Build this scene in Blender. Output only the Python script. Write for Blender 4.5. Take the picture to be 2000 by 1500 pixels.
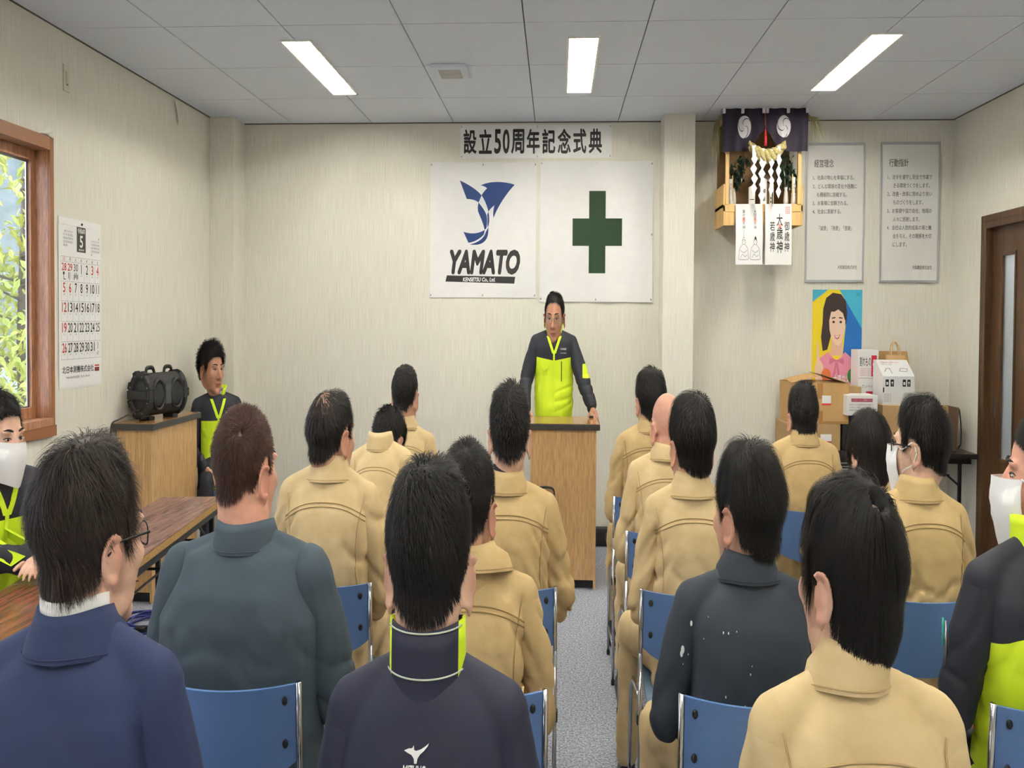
# A company hall during an anniversary ceremony.
# The photograph is stretched vertically (a square cross on the flag is 1.65 times
# taller than wide), so every plan dimension is entered in metres and narrowed by K
# when a mesh is baked; heights stay in metres.
import bpy, bmesh, math, random
import numpy as np
from mathutils import Vector, Matrix, noise
from mathutils.bvhtree import BVHTree

for o in list(bpy.data.objects):
    bpy.data.objects.remove(o)
scene = bpy.context.scene
COL = scene.collection
STRETCH = 1.65
K = 1.0 / STRETCH
random.seed(7)
RNG = np.random.default_rng(7)

# ------------------------------------------------------------------ camera
CAM_H = 1.4864
cam_data = bpy.data.cameras.new('camera')
cam = bpy.data.objects.new('camera', cam_data)
COL.objects.link(cam)
YAW, PITCH, ROLL = 0.0491, 0.0198, 0.0068
fw = Vector((-math.sin(YAW) * math.cos(PITCH), math.cos(YAW) * math.cos(PITCH), -math.sin(PITCH)))
rt = Vector((math.cos(YAW), math.sin(YAW), 0))
up = rt.cross(fw)
rt, up = rt * math.cos(ROLL) + up * math.sin(ROLL), -rt * math.sin(ROLL) + up * math.cos(ROLL)
cam.matrix_world = Matrix(((rt.x, up.x, -fw.x, 0), (rt.y, up.y, -fw.y, 0), (rt.z, up.z, -fw.z, CAM_H), (0, 0, 0, 1)))
cam_data.sensor_width = 36
cam_data.lens = 1450 / 2000 * 36
cam_data.shift_x = -16.92 / 2000
cam_data.shift_y = -93.41 / 2000
cam_data.clip_start = 0.02
cam_data.clip_end = 300
scene.camera = cam

# ------------------------------------------------------------------ world, exposure
LAMP_STRENGTH = 60.0
SKY_STRENGTH = 2.2
world = bpy.data.worlds.new('sky')
scene.world = world
world.use_nodes = True
wn = world.node_tree.nodes
wl = world.node_tree.links
bg = wn['Background']
sky_c = wn.new('ShaderNodeTexCoord')
sky_s = wn.new('ShaderNodeSeparateXYZ')
sky_r = wn.new('ShaderNodeValToRGB')
wl.new(sky_c.outputs['Generated'], sky_s.inputs[0])
wl.new(sky_s.outputs['Z'], sky_r.inputs[0])
sky_r.color_ramp.elements[0].position = 0.0
sky_r.color_ramp.elements[0].color = (0.86, 0.92, 1.0, 1)
sky_r.color_ramp.elements[1].position = 1.0
sky_r.color_ramp.elements[1].color = (0.62, 0.78, 1.0, 1)
wl.new(sky_r.outputs[0], bg.inputs[0])
bg.inputs[1].default_value = SKY_STRENGTH
vs = scene.view_settings
vs.view_transform = 'Standard'
vs.look = 'None'
vs.gamma = 1.0
vs.use_curve_mapping = False
vs.exposure = 1.12

# room, metres in plan (before K)
XL, XR, YW, YB, ZC = -3.80, 4.24, 8.24, -3.2, 2.822

# ------------------------------------------------------------------ materials
MATS = {}


def lin(c):
    return tuple(((v / 255) / 12.92 if v <= 10.3 else ((v / 255 + 0.055) / 1.055) ** 2.4) for v in c)


def mat(name, rgb, rough=0.6, metal=0.0, var=0.0, scale=(30, 30, 30), bump=0.0, bscale=None, rgb2=None,
        emit=None, spec=0.5, trans=0.0, coat=0.0, detail=3.0, sheen=0.0, sss=0.0):
    """sRGB 0-255 colour, a noise that varies it towards rgb2, a noise bump."""
    if name in MATS:
        return MATS[name]
    m = bpy.data.materials.new(name)
    m.use_nodes = True
    nt = m.node_tree
    b = nt.nodes['Principled BSDF']
    c = lin(rgb)
    b.inputs['Base Color'].default_value = (*c, 1)
    b.inputs['Roughness'].default_value = rough
    b.inputs['Metallic'].default_value = metal
    b.inputs['Specular IOR Level'].default_value = spec
    b.inputs['Transmission Weight'].default_value = trans
    b.inputs['Coat Weight'].default_value = coat
    b.inputs['Sheen Weight'].default_value = sheen
    if sss:
        b.inputs['Subsurface Weight'].default_value = sss
        b.inputs['Subsurface Radius'].default_value = (0.01, 0.004, 0.002)
    if emit:
        b.inputs['Emission Color'].default_value = (*lin(emit[0]), 1)
        b.inputs['Emission Strength'].default_value = emit[1]
    if var or rgb2 or bump:
        tc = nt.nodes.new('ShaderNodeTexCoord')
    if var or rgb2:
        mp = nt.nodes.new('ShaderNodeMapping')
        mp.inputs['Scale'].default_value = scale
        nt.links.new(tc.outputs['Object'], mp.inputs[0])
        n = nt.nodes.new('ShaderNodeTexNoise')
        n.inputs['Scale'].default_value = 1.0
        n.inputs['Detail'].default_value = detail
        nt.links.new(mp.outputs[0], n.inputs[0])
        r = nt.nodes.new('ShaderNodeValToRGB')
        r.color_ramp.elements[0].position = 0.3
        r.color_ramp.elements[1].position = 0.7
        c2 = lin(rgb2) if rgb2 else tuple(v * (1 - var) for v in c)
        r.color_ramp.elements[0].color = (*c, 1)
        r.color_ramp.elements[1].color = (*c2, 1)
        nt.links.new(n.outputs['Fac'], r.inputs[0])
        nt.links.new(r.outputs[0], b.inputs['Base Color'])
    if bump:
        mp2 = nt.nodes.new('ShaderNodeMapping')
        mp2.inputs['Scale'].default_value = bscale or scale
        nt.links.new(tc.outputs['Object'], mp2.inputs[0])
        n2 = nt.nodes.new('ShaderNodeTexNoise')
        n2.inputs['Scale'].default_value = 1.0
        n2.inputs['Detail'].default_value = 4.0
        nt.links.new(mp2.outputs[0], n2.inputs[0])
        bp = nt.nodes.new('ShaderNodeBump')
        bp.inputs['Strength'].default_value = bump
        bp.inputs['Distance'].default_value = 0.004
        nt.links.new(n2.outputs['Fac'], bp.inputs['Height'])
        nt.links.new(bp.outputs[0], b.inputs['Normal'])
    MATS[name] = m
    return m


def wood(name, rgb, rgb2, scale, rough=0.35, ring=None, coat=0.0):
    """wood grain: two stretched noises mixed."""
    if name in MATS:
        return MATS[name]
    m = mat(name, rgb, rough, rgb2=rgb2, scale=scale, bump=0.05, detail=6, coat=coat)
    nt = m.node_tree
    b = nt.nodes['Principled BSDF']
    old = b.inputs['Base Color'].links[0].from_socket
    tc = [n for n in nt.nodes if n.type == 'TEX_COORD'][0]
    mp = nt.nodes.new('ShaderNodeMapping')
    mp.inputs['Scale'].default_value = tuple(s * 4.3 for s in scale)
    nt.links.new(tc.outputs['Object'], mp.inputs[0])
    n = nt.nodes.new('ShaderNodeTexNoise')
    n.inputs['Scale'].default_value = 1
    n.inputs['Detail'].default_value = 5
    nt.links.new(mp.outputs[0], n.inputs[0])
    r = nt.nodes.new('ShaderNodeValToRGB')
    r.color_ramp.elements[0].position = 0.42
    r.color_ramp.elements[0].color = (0.68, 0.68, 0.68, 1)
    r.color_ramp.elements[1].position = 0.56
    r.color_ramp.elements[1].color = (1, 1, 1, 1)
    nt.links.new(n.outputs['Fac'], r.inputs[0])
    mx = nt.nodes.new('ShaderNodeMix')
    mx.data_type = 'RGBA'
    mx.blend_type = 'MULTIPLY'
    mx.inputs[0].default_value = 1.0
    nt.links.new(old, mx.inputs[6])
    nt.links.new(r.outputs[0], mx.inputs[7])
    nt.links.new(mx.outputs[2], b.inputs['Base Color'])
    return m


def zone_mat(name, rgb_neg, rgb_pos, rough=0.7):
    """garment cut from two cloths: the vertex attribute 'zone' is below or above zero."""
    if name in MATS:
        return MATS[name]
    m = mat(name, rgb_neg, rough, var=0.12, scale=(60, 60, 60), bump=0.35, bscale=(25, 25, 18), sheen=0.0)
    nt = m.node_tree
    b = nt.nodes['Principled BSDF']
    old = b.inputs['Base Color'].links[0].from_socket
    at = nt.nodes.new('ShaderNodeAttribute')
    at.attribute_name = 'zone'
    gt = nt.nodes.new('ShaderNodeMath')
    gt.operation = 'GREATER_THAN'
    gt.inputs[1].default_value = 0.0
    nt.links.new(at.outputs['Fac'], gt.inputs[0])
    mx = nt.nodes.new('ShaderNodeMix')
    mx.data_type = 'RGBA'
    nt.links.new(gt.outputs[0], mx.inputs[0])
    nt.links.new(old, mx.inputs[6])
    mx.inputs[7].default_value = (*lin(rgb_pos), 1)
    nt.links.new(mx.outputs[2], b.inputs['Base Color'])
    return m


def skin_mat(name, rgb):
    """skin; the attribute 'scalp' is cropped hair, 'tint' the lips, ears and nose."""
    if name in MATS:
        return MATS[name]
    m = mat(name, rgb, 0.5, var=0.16, scale=(45, 45, 45), bump=0.08, bscale=(400, 400, 400), sss=0.12)
    nt = m.node_tree
    b = nt.nodes['Principled BSDF']
    old = b.inputs['Base Color'].links[0].from_socket
    for at_name, col in (('tint', (176, 92, 80)), ('scalp', (40, 34, 32))):
        at = nt.nodes.new('ShaderNodeAttribute')
        at.attribute_name = at_name
        mx = nt.nodes.new('ShaderNodeMix')
        mx.data_type = 'RGBA'
        nt.links.new(at.outputs['Fac'], mx.inputs[0])
        nt.links.new(old, mx.inputs[6])
        mx.inputs[7].default_value = (*lin(col), 1)
        old = mx.outputs[2]
    nt.links.new(old, b.inputs['Base Color'])
    return m


def glass_mat(name, tint=(255, 255, 255), gloss=0.08, rough=0.02):
    if name in MATS:
        return MATS[name]
    m = bpy.data.materials.new(name)
    m.use_nodes = True
    nt = m.node_tree
    out = nt.nodes['Material Output']
    nt.nodes.remove(nt.nodes['Principled BSDF'])
    t = nt.nodes.new('ShaderNodeBsdfTransparent')
    t.inputs[0].default_value = (*lin(tint), 1)
    g = nt.nodes.new('ShaderNodeBsdfGlossy')
    g.inputs['Roughness'].default_value = rough
    mx = nt.nodes.new('ShaderNodeMixShader')
    mx.inputs[0].default_value = gloss
    nt.links.new(t.outputs[0], mx.inputs[1])
    nt.links.new(g.outputs[0], mx.inputs[2])
    nt.links.new(mx.outputs[0], out.inputs[0])
    MATS[name] = m
    return m


def wallpaper():
    m = mat('wallpaper', (234, 231, 221), 0.85, rgb2=(214, 210, 198), scale=(330, 330, 5), bump=0.25, bscale=(380, 380, 9), detail=2)
    return m


M_WALL = wallpaper()
M_CEIL = mat('ceiling_board', (228, 234, 244), 0.9, rgb2=(216, 222, 232), scale=(420, 420, 420), bump=0.3, bscale=(300, 300, 300))
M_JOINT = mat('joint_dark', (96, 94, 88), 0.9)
M_CARPET = mat('carpet_grey', (182, 186, 198), 0.95, rgb2=(92, 96, 110), scale=(130, 130, 130), bump=0.5, bscale=(300, 300, 300))
M_BASE = mat('skirting_brown', (104, 98, 88), 0.6)
M_WINWOOD = wood('window_wood', (184, 134, 102), (158, 108, 76), (60, 60, 4), 0.4)
M_DOORWOOD = wood('door_wood', (92, 64, 40), (66, 43, 26), (50, 50, 3.5), 0.42)
M_LECT = wood('lectern_wood', (214, 174, 124), (200, 156, 104), (95, 95, 2.6), 0.42)
M_LECTTOP = wood('lectern_top_wood', (176, 132, 84), (150, 108, 66), (4, 70, 70), 0.16)
M_TABTOP = wood('table_top_wood', (158, 124, 112), (120, 88, 78), (46, 3.4, 46), 0.18)
M_PARTICLE = mat('particle_board', (196, 158, 98), 0.8, rgb2=(140, 104, 56), scale=(260, 260, 260))
M_BLACK = mat('black_plastic', (24, 24, 26), 0.45)
M_BLACKMETAL = mat('black_metal', (20, 20, 22), 0.4, metal=0.3)
M_EDGE = mat('dark_edge', (52, 50, 50), 0.45)
M_RUBBER = mat('rubber_black', (30, 30, 31), 0.6, bump=0.2, bscale=(200, 200, 200))
M_CHROME = mat('chrome', (205, 206, 210), 0.12, metal=1.0)
M_STEEL = mat('steel', (170, 172, 176), 0.3, metal=1.0)
M_SEATBLUE = mat('chair_blue', (82, 114, 166), 0.42, var=0.08, scale=(12, 12, 12), bump=0.06, bscale=(600, 600, 600))
M_SEATPAD = mat('chair_seat_blue', (104, 130, 158), 0.38, var=0.08, scale=(12, 12, 12))
M_WHITE = mat('white_paper', (236, 236, 236), 0.7)
M_WHITECLOTH = mat('white_cloth', (232, 231, 232), 0.8, var=0.04, scale=(14, 14, 14), bump=0.3, bscale=(14, 14, 8))
M_INK = mat('black_ink', (24, 24, 25), 0.6)
M_GREYINK = mat('grey_ink', (92, 92, 92), 0.6)
M_PALEINK = mat('pale_ink', (150, 150, 150), 0.6)
M_REDINK = mat('red_ink', (186, 44, 44), 0.6)
M_PINKINK = mat('pink_ink', (226, 150, 145), 0.6)
M_LOGOBLUE = mat('logo_blue', (12, 46, 104), 0.7)
M_LOGODARK = mat('logo_charcoal', (34, 34, 36), 0.7)
M_CROSS = mat('cross_green', (10, 46, 15), 0.75)
M_LAMPWHITE = mat('lamp_white', (240, 238, 228), 0.5)
M_TUBE = mat('lamp_tube', (255, 250, 236), 0.5, emit=((255, 252, 243), LAMP_STRENGTH))
M_CARD = mat('cardboard', (190, 152, 100), 0.8, var=0.08, scale=(40, 40, 5))
M_CARD2 = mat('cardboard_tan', (178, 146, 102), 0.8, var=0.08, scale=(40, 40, 5))
M_TAPE = mat('packing_tape', (164, 122, 72), 0.25)
M_CARTON = mat('white_carton', (230, 230, 230), 0.6)
M_PINE = mat('pale_wood', (226, 190, 128), 0.5, rgb2=(206, 166, 104), scale=(40, 40, 5))
M_PURPLE = mat('purple_cloth', (28, 18, 40), 0.8, var=0.15, scale=(30, 30, 30), bump=0.2)
M_ROPE = mat('straw_rope', (188, 176, 124), 0.85, rgb2=(140, 126, 76), scale=(90, 30, 90), bump=0.6, bscale=(120, 30, 120))
M_STRAW = mat('dry_straw', (140, 132, 92), 0.9)
M_LEAFDARK = mat('sakaki_leaf', (38, 66, 40), 0.35, rgb2=(22, 46, 28), scale=(30, 30, 30))
M_LEAF = mat('garden_leaf', (206, 200, 110), 0.55, rgb2=(158, 172, 78), scale=(2.5, 2.5, 2.5))
M_BARK = mat('bark', (112, 104, 92), 0.9)
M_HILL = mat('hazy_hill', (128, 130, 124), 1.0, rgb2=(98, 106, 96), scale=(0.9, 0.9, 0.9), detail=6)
M_GROUND = mat('gravel', (150, 148, 142), 0.95, var=0.2, scale=(8, 8, 8))
M_GREEN = mat('green_print', (60, 128, 62), 0.6)
M_ORANGE = mat('orange_print', (214, 112, 54), 0.6)
M_YELLOW = mat('yellow_print', (240, 214, 44), 0.5)
M_BLUE = mat('blue_print', (28, 104, 182), 0.5)
M_PINK = mat('pink_print', (226, 146, 170), 0.6)
M_FACEPRINT = mat('skin_print', (240, 206, 182), 0.6)
M_HAIRPRINT = mat('dark_hair_print', (52, 36, 34), 0.6)
M_FILM = glass_mat('clear_film', (253, 253, 253), 0.07, 0.08)
M_GLASS = glass_mat('window_glass', (250, 252, 255), 0.06, 0.01)
M_BLUECABLE = mat('blue_cable', (34, 44, 120), 0.45)
M_PLATE = mat('beige_plate', (214, 208, 190), 0.5)


def frosted():
    m = mat('frosted_glass', (226, 232, 238), 0.45, trans=0.0, bump=0.6, bscale=(260, 260, 260))
    b = m.node_tree.nodes['Principled BSDF']
    b.inputs['Transmission Weight'].default_value = 0.85
    b.inputs['Roughness'].default_value = 0.55
    return m


M_FROST = frosted()

# ------------------------------------------------------------------ mesh helpers
class MB:
    """collects vertices and faces in metres, relative to the thing's own base."""

    def __init__(self):
        self.v = []
        self.f = []
        self.mi = []

    def add(self, verts, faces, mi=0):
        o = len(self.v)
        self.v.extend([tuple(map(float, p)) for p in verts])
        self.f.extend([tuple(i + o for i in f) for f in faces])
        self.mi.extend([mi] * len(faces))
        return self

    def box(self, x0, x1, y0, y1, z0, z1, bev=0.0, mi=0):
        if bev <= 0:
            vs_ = [(x, y, z) for z in (z0, z1) for y in (y0, y1) for x in (x0, x1)]
            return self.add(vs_, [(0, 2, 3, 1), (4, 5, 7, 6), (0, 1, 5, 4), (2, 6, 7, 3), (0, 4, 6, 2), (1, 3, 7, 5)], mi)
        bm = bmesh.new()
        bmesh.ops.create_cube(bm, size=1)
        for v in bm.verts:
            v.co = Vector(((x0 + x1) / 2 + v.co.x * (x1 - x0), (y0 + y1) / 2 + v.co.y * (y1 - y0), (z0 + z1) / 2 + v.co.z * (z1 - z0)))
        bmesh.ops.bevel(bm, geom=list(bm.edges), offset=bev, segments=2, affect='EDGES', profile=0.6)
        return self.bm(bm, mi)

    def bm(self, bm, mi=0):
        bm.verts.index_update()
        self.add([v.co[:] for v in bm.verts], [[v.index for v in f.verts] for f in bm.faces], mi)
        bm.free()
        return self

    def rings(self, rings, cap=True, closed=True, mi=0, loop=False):
        """skin between equal rings of points."""
        n = len(rings[0])
        vs_ = [p for r in rings for p in r]
        fs = []
        m = len(rings)
        for i in range(m if loop else m - 1):
            a, b = i * n, ((i + 1) % m) * n
            for j in range(n if closed else n - 1):
                k = (j + 1) % n
                fs.append((a + j, a + k, b + k, b + j))
        if cap and closed and not loop:
            fs.append(tuple(range(n - 1, -1, -1)))
            fs.append(tuple((m - 1) * n + j for j in range(n)))
        return self.add(vs_, fs, mi)

    def tube(self, pts, r, n=8, cap=True, mi=0, flat=1.0, loop=False):
        pts = [Vector(p) for p in pts]
        rr = r if isinstance(r, (list, tuple)) else [r] * len(pts)
        rings = []
        prev = None
        m = len(pts)
        for i, p in enumerate(pts):
            if loop:
                t = pts[(i + 1) % m] - pts[i - 1]
            else:
                t = pts[min(i + 1, m - 1)] - pts[max(i - 1, 0)]
            if t.length < 1e-9:
                t = Vector((0, 0, 1))
            t.normalize()
            if prev is None:
                a = Vector((0, 0, 1)) if abs(t.z) < 0.9 else Vector((1, 0, 0))
                u = t.cross(a).normalized()
            else:
                u = (prev - t * prev.dot(t))
                u = u.normalized() if u.length > 1e-6 else t.orthogonal().normalized()
            prev = u
            w = t.cross(u)
            rings.append([tuple(p + u * (rr[i] * math.cos(2 * math.pi * k / n)) + w * (rr[i] * flat * math.sin(2 * math.pi * k / n))) for k in range(n)])
        return self.rings(rings, cap, True, mi, loop)

    def limb(self, p0, p1, r0, r1, n=14, mi=0):
        """capsule with two radii."""
        p0, p1 = Vector(p0), Vector(p1)
        t = (p1 - p0)
        L = max(t.length, 1e-6)
        t = t / L
        pts, rr = [], []
        for a in (0.08, 0.3, 0.6, 0.85):
            th = a * math.pi / 2
            pts.append(p0 - t * r0 * math.cos(th))
            rr.append(r0 * math.sin(th))
        for s in (0, 0.25, 0.5, 0.75, 1):
            pts.append(p0 + t * L * s)
            rr.append(r0 + (r1 - r0) * s)
        for a in (0.85, 0.6, 0.3, 0.08):
            th = a * math.pi / 2
            pts.append(p1 + t * r1 * math.cos(th))
            rr.append(r1 * math.sin(th))
        return self.tube(pts, rr, n, True, mi)

    def ell(self, c, r, nu=16, nv=10, rot=None, mi=0):
        vs_ = []
        fs = []
        c = Vector(c)
        for i in range(1, nv):
            th = math.pi * i / nv
            for j in range(nu):
                ph = 2 * math.pi * j / nu
                p = Vector((r[0] * math.sin(th) * math.cos(ph), r[1] * math.sin(th) * math.sin(ph), r[2] * math.cos(th)))
                if rot:
                    p = rot @ p
                vs_.append(tuple(c + p))
        top = Vector((0, 0, r[2]))
        bot = Vector((0, 0, -r[2]))
        if rot:
            top, bot = rot @ top, rot @ bot
        vs_ += [tuple(c + top), tuple(c + bot)]
        T, B = len(vs_) - 2, len(vs_) - 1
        for j in range(nu):
            k = (j + 1) % nu
            fs.append((T, j, k))
            for i in range(nv - 2):
                a, b = i * nu, (i + 1) * nu
                fs.append((a + j, b + j, b + k, a + k))
            fs.append((B, (nv - 2) * nu + k, (nv - 2) * nu + j))
        return self.add(vs_, fs, mi)

    def prism(self, poly, origin, u, v, depth, mi=0):
        """flat polygon (list of 2-D points) in the plane origin + a*u + b*v, extruded along u x v."""
        o, u, v = Vector(origin), Vector(u), Vector(v)
        n = u.cross(v).normalized()
        k = len(poly)
        a = [tuple(o + u * p[0] + v * p[1]) for p in poly]
        b = [tuple(o + u * p[0] + v * p[1] + n * depth) for p in poly]
        fs = [tuple(range(k - 1, -1, -1)), tuple(range(k, 2 * k))]
        fs += [(i, (i + 1) % k, k + (i + 1) % k, k + i) for i in range(k)]
        return self.add(a + b, fs, mi)

    def lathe(self, prof, n=24, axis=None, origin=(0, 0, 0), mi=0):
        """profile of (radius, height) turned about an axis (z by default)."""
        M = axis or Matrix.Identity(3)
        o = Vector(origin)
        rings = [[tuple(o + M @ Vector((r * math.cos(2 * math.pi * k / n), r * math.sin(2 * math.pi * k / n), h))) for k in range(n)] for r, h in prof]
        return self.rings(rings, True, True, mi)

    def rot(self, rz=0, about=(0, 0, 0), M=None):
        M = M or Matrix.Rotation(rz, 3, 'Z')
        a = Vector(about)
        self.v = [tuple(M @ (Vector(p) - a) + a) for p in self.v]
        return self

    def move(self, dx, dy, dz):
        self.v = [(p[0] + dx, p[1] + dy, p[2] + dz) for p in self.v]
        return self

    def mesh(self, name, mats, smooth=False):
        me = bpy.data.meshes.new(name)
        me.from_pydata([(p[0] * K, p[1] * K, p[2]) for p in self.v], [], self.f)
        mats = mats if isinstance(mats, (list, tuple)) else [mats]
        for m in mats:
            me.materials.append(m)
        if len(mats) > 1:
            me.polygons.foreach_set('material_index', self.mi)
        if smooth:
            me.polygons.foreach_set('use_smooth', [True] * len(me.polygons))
        me.validate()
        me.update()
        return me

    def build(self, name, mats, parent=None, loc=(0, 0, 0), smooth=False):
        return link(name, self.mesh(name, mats, smooth), parent, loc)


def link(name, me, parent=None, loc=(0, 0, 0)):
    o = bpy.data.objects.new(name, me)
    COL.objects.link(o)
    o.location = (loc[0] * K, loc[1] * K, loc[2])
    if parent:
        o.parent = parent
    return o


def tag(o, label=None, cat=None, group=None, kind=None):
    if label:
        o['label'] = label
    if cat:
        o['category'] = cat
    if group:
        o['group'] = group
    if kind:
        o['kind'] = kind
    return o


def thing(name, label, cat, loc=(0, 0, 0), group=None):
    o = bpy.data.objects.new(name, None)
    COL.objects.link(o)
    o.empty_display_size = 0.05
    o.location = (loc[0] * K, loc[1] * K, loc[2])
    return tag(o, label, cat, group)


def struct(o):
    o['kind'] = 'structure'
    return o


TEXT_CACHE = {}


def text2d(s, bold=0.0, shear=0.0):
    """flat mesh of a string, as (points, faces) normalised to its own box height 1."""
    key = (s, shear)
    if key in TEXT_CACHE:
        return TEXT_CACHE[key]
    cu = bpy.data.curves.new('lettering', 'FONT')
    cu.body = s
    cu.size = 1.0
    cu.shear = shear
    cu.resolution_u = 3
    ob = bpy.data.objects.new('lettering', cu)
    COL.objects.link(ob)
    dg = bpy.context.evaluated_depsgraph_get()
    ev = ob.evaluated_get(dg)
    me = bpy.data.meshes.new_from_object(ev)
    n = len(me.vertices)
    co = np.zeros(n * 3)
    me.vertices.foreach_get('co', co)
    co = co.reshape(-1, 3)[:, :2]
    fs = [tuple(p.vertices) for p in me.polygons]
    bpy.data.objects.remove(ob)
    bpy.data.curves.remove(cu)
    bpy.data.meshes.remove(me)
    if n == 0:
        co = np.zeros((0, 2))
    TEXT_CACHE[key] = (co, fs)
    return co, fs


def put_text(mb, s, origin, u, v, w=None, h=None, bold=0.0, shear=0.0, align='l', mi=0, fn=None):
    """lettering fitted in a w by h box whose lower left corner is origin; u right, v up, on the surface."""
    co, fs = text2d(s, 0.0, shear)
    if len(co) == 0:
        return
    if bold:      # heavier strokes: the glyph laid down several times around its place
        n0 = len(co)
        sh = [(0, 0), (1, 0), (-1, 0), (0, 1), (0, -1), (0.7, 0.7), (-0.7, 0.7), (0.7, -0.7), (-0.7, -0.7)]
        co = np.concatenate([co + np.array(q) * bold for q in sh])
        fs = [tuple(i + k * n0 for i in f) for k in range(len(sh)) for f in fs]
    lo, hi = co.min(0), co.max(0)
    sz = hi - lo
    sy = h / sz[1] if h else None
    sx = w / sz[0] if w else None
    if sx is None:
        sx = sy
    if sy is None:
        sy = sx
    p = (co - lo) * (sx, sy)
    if align == 'c':
        p[:, 0] -= sz[0] * sx / 2
    elif align == 'r':
        p[:, 0] -= sz[0] * sx
    o, u, v = Vector(origin), Vector(u), Vector(v)
    nn = u.cross(v)
    n1 = len(text2d(s, 0.0, shear)[0])
    pts = []
    for i, (a, b) in enumerate(p):       # each laying sits a hair above the one before
        q = Vector(fn(a, b)) if fn else o + u * a + v * b
        pts.append(tuple(q + nn * (0.00005 * (i // n1))))
    mb.add(pts, fs, mi)


def arc(c, r, a0, a1, n, ry=None):
    ry = ry or r
    return [(c[0] + r * math.cos(math.radians(a0 + (a1 - a0) * i / n)), c[1] + ry * math.sin(math.radians(a0 + (a1 - a0) * i / n))) for i in range(n + 1)]


def bez(p0, p1, p2, p3, n=10):
    out = []
    for i in range(n + 1):
        t = i / n
        out.append(tuple((1 - t) ** 3 * np.array(p0) + 3 * (1 - t) ** 2 * t * np.array(p1) + 3 * (1 - t) * t * t * np.array(p2) + t ** 3 * np.array(p3)))
    return out


def spline(pts, n=8):
    """Catmull-Rom through the points."""
    P = [np.array(p, float) for p in pts]
    P = [2 * P[0] - P[1]] + P + [2 * P[-1] - P[-2]]
    out = []
    for i in range(1, len(P) - 2):
        for k in range(n):
            t = k / n
            a, b, c, d = P[i - 1], P[i], P[i + 1], P[i + 2]
            out.append(tuple(0.5 * (2 * b + (c - a) * t + (2 * a - 5 * b + 4 * c - d) * t * t + (3 * b - a - 3 * c + d) * t ** 3)))
    out.append(tuple(P[-2]))
    return out


def remesh(mb, voxel, smooth_it=4, factor=0.5):
    """one continuous skin over overlapping solids, in metres (not yet narrowed)."""
    me = bpy.data.meshes.new('solid')
    me.from_pydata(mb.v, [], mb.f)
    ob = bpy.data.objects.new('solid', me)
    COL.objects.link(ob)
    r = ob.modifiers.new('remesh', 'REMESH')
    r.mode = 'VOXEL'
    r.voxel_size = voxel
    s = ob.modifiers.new('smooth', 'SMOOTH')
    s.factor = factor
    s.iterations = smooth_it
    dg = bpy.context.evaluated_depsgraph_get()
    out = bpy.data.meshes.new_from_object(ob.evaluated_get(dg))
    n = len(out.vertices)
    co = np.zeros(n * 3)
    out.vertices.foreach_get('co', co)
    co = co.reshape(-1, 3)
    no = np.zeros(n * 3)
    out.vertices.foreach_get('normal', no)
    no = no.reshape(-1, 3)
    faces = [tuple(p.vertices) for p in out.polygons]
    bpy.data.objects.remove(ob)
    bpy.data.meshes.remove(me)
    bpy.data.meshes.remove(out)
    return co, no, faces


def np_mesh(name, co, faces, mats, parent=None, attrs=None, smooth=True):
    me = bpy.data.meshes.new(name)
    c = np.array(co, float).copy()
    c[:, :2] *= K
    me.from_pydata(c.tolist(), [], faces)
    for m in (mats if isinstance(mats, (list, tuple)) else [mats]):
        me.materials.append(m)
    if smooth:
        me.polygons.foreach_set('use_smooth', [True] * len(me.polygons))
    for k, a in (attrs or {}).items():
        at = me.attributes.new(k, 'FLOAT', 'POINT')
        at.data.foreach_set('value', np.asarray(a, np.float32))
    me.update()
    return link(name, me, parent)


def rect_minus(r, holes):
    """axis-aligned rectangle minus rectangles, as a list of rectangles."""
    out = [r]
    for h in holes:
        nxt = []
        for (x0, x1, y0, y1) in out:
            a0, a1, b0, b1 = max(x0, h[0]), min(x1, h[1]), max(y0, h[2]), min(y1, h[3])
            if a0 >= a1 or b0 >= b1:
                nxt.append((x0, x1, y0, y1))
                continue
            if x0 < a0:
                nxt.append((x0, a0, y0, y1))
            if a1 < x1:
                nxt.append((a1, x1, y0, y1))
            if y0 < b0:
                nxt.append((a0, a1, y0, b0))
            if b1 < y1:
                nxt.append((a0, a1, b1, y1))
        out = nxt
    return out


def smoothstep(a, b, x):
    t = np.clip((x - a) / (b - a), 0, 1)
    return t * t * (3 - 2 * t)

# ------------------------------------------------------------------ the room
T = 0.16
fl = struct(MB().box(XL - T, XR + T, YB - T, YW + T, -0.1, 0.0).build('floor', M_CARPET))
struct(MB().box(XL - T, XR + T, YW, YW + T, 0, ZC + 0.13).build('wall_front', M_WALL))
struct(MB().box(XL - T, XR + T, YB - T, YB, 0, ZC + 0.13).build('wall_back', M_WALL))
# left wall with two window openings, right wall with a door opening
WIN = [(3.62, 5.405, 1.0, 2.275), (0.3, 2.1, 1.0, 2.275)]
mb = MB()
ys = [YB, WIN[1][0], WIN[1][1], WIN[0][0], WIN[0][1], YW]
mb.box(XL - T, XL, YB, YW, 0, WIN[0][2])
mb.box(XL - T, XL, YB, YW, WIN[0][3], ZC + 0.13)
for a, b in ((ys[0], ys[1]), (ys[2], ys[3]), (ys[4], ys[5])):
    mb.box(XL - T, XL, a, b, WIN[0][2], WIN[0][3])
struct(mb.build('wall_left', M_WALL))
DY0, DY1, DZ = 5.85, 7.60, 2.10
mb = MB()
mb.box(XR, XR + T, YB, DY0, 0, ZC + 0.13).box(XR, XR + T, DY1, YW, 0, ZC + 0.13).box(XR, XR + T, DY0, DY1, DZ, ZC + 0.13)
struct(mb.build('wall_right', M_WALL))
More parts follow.
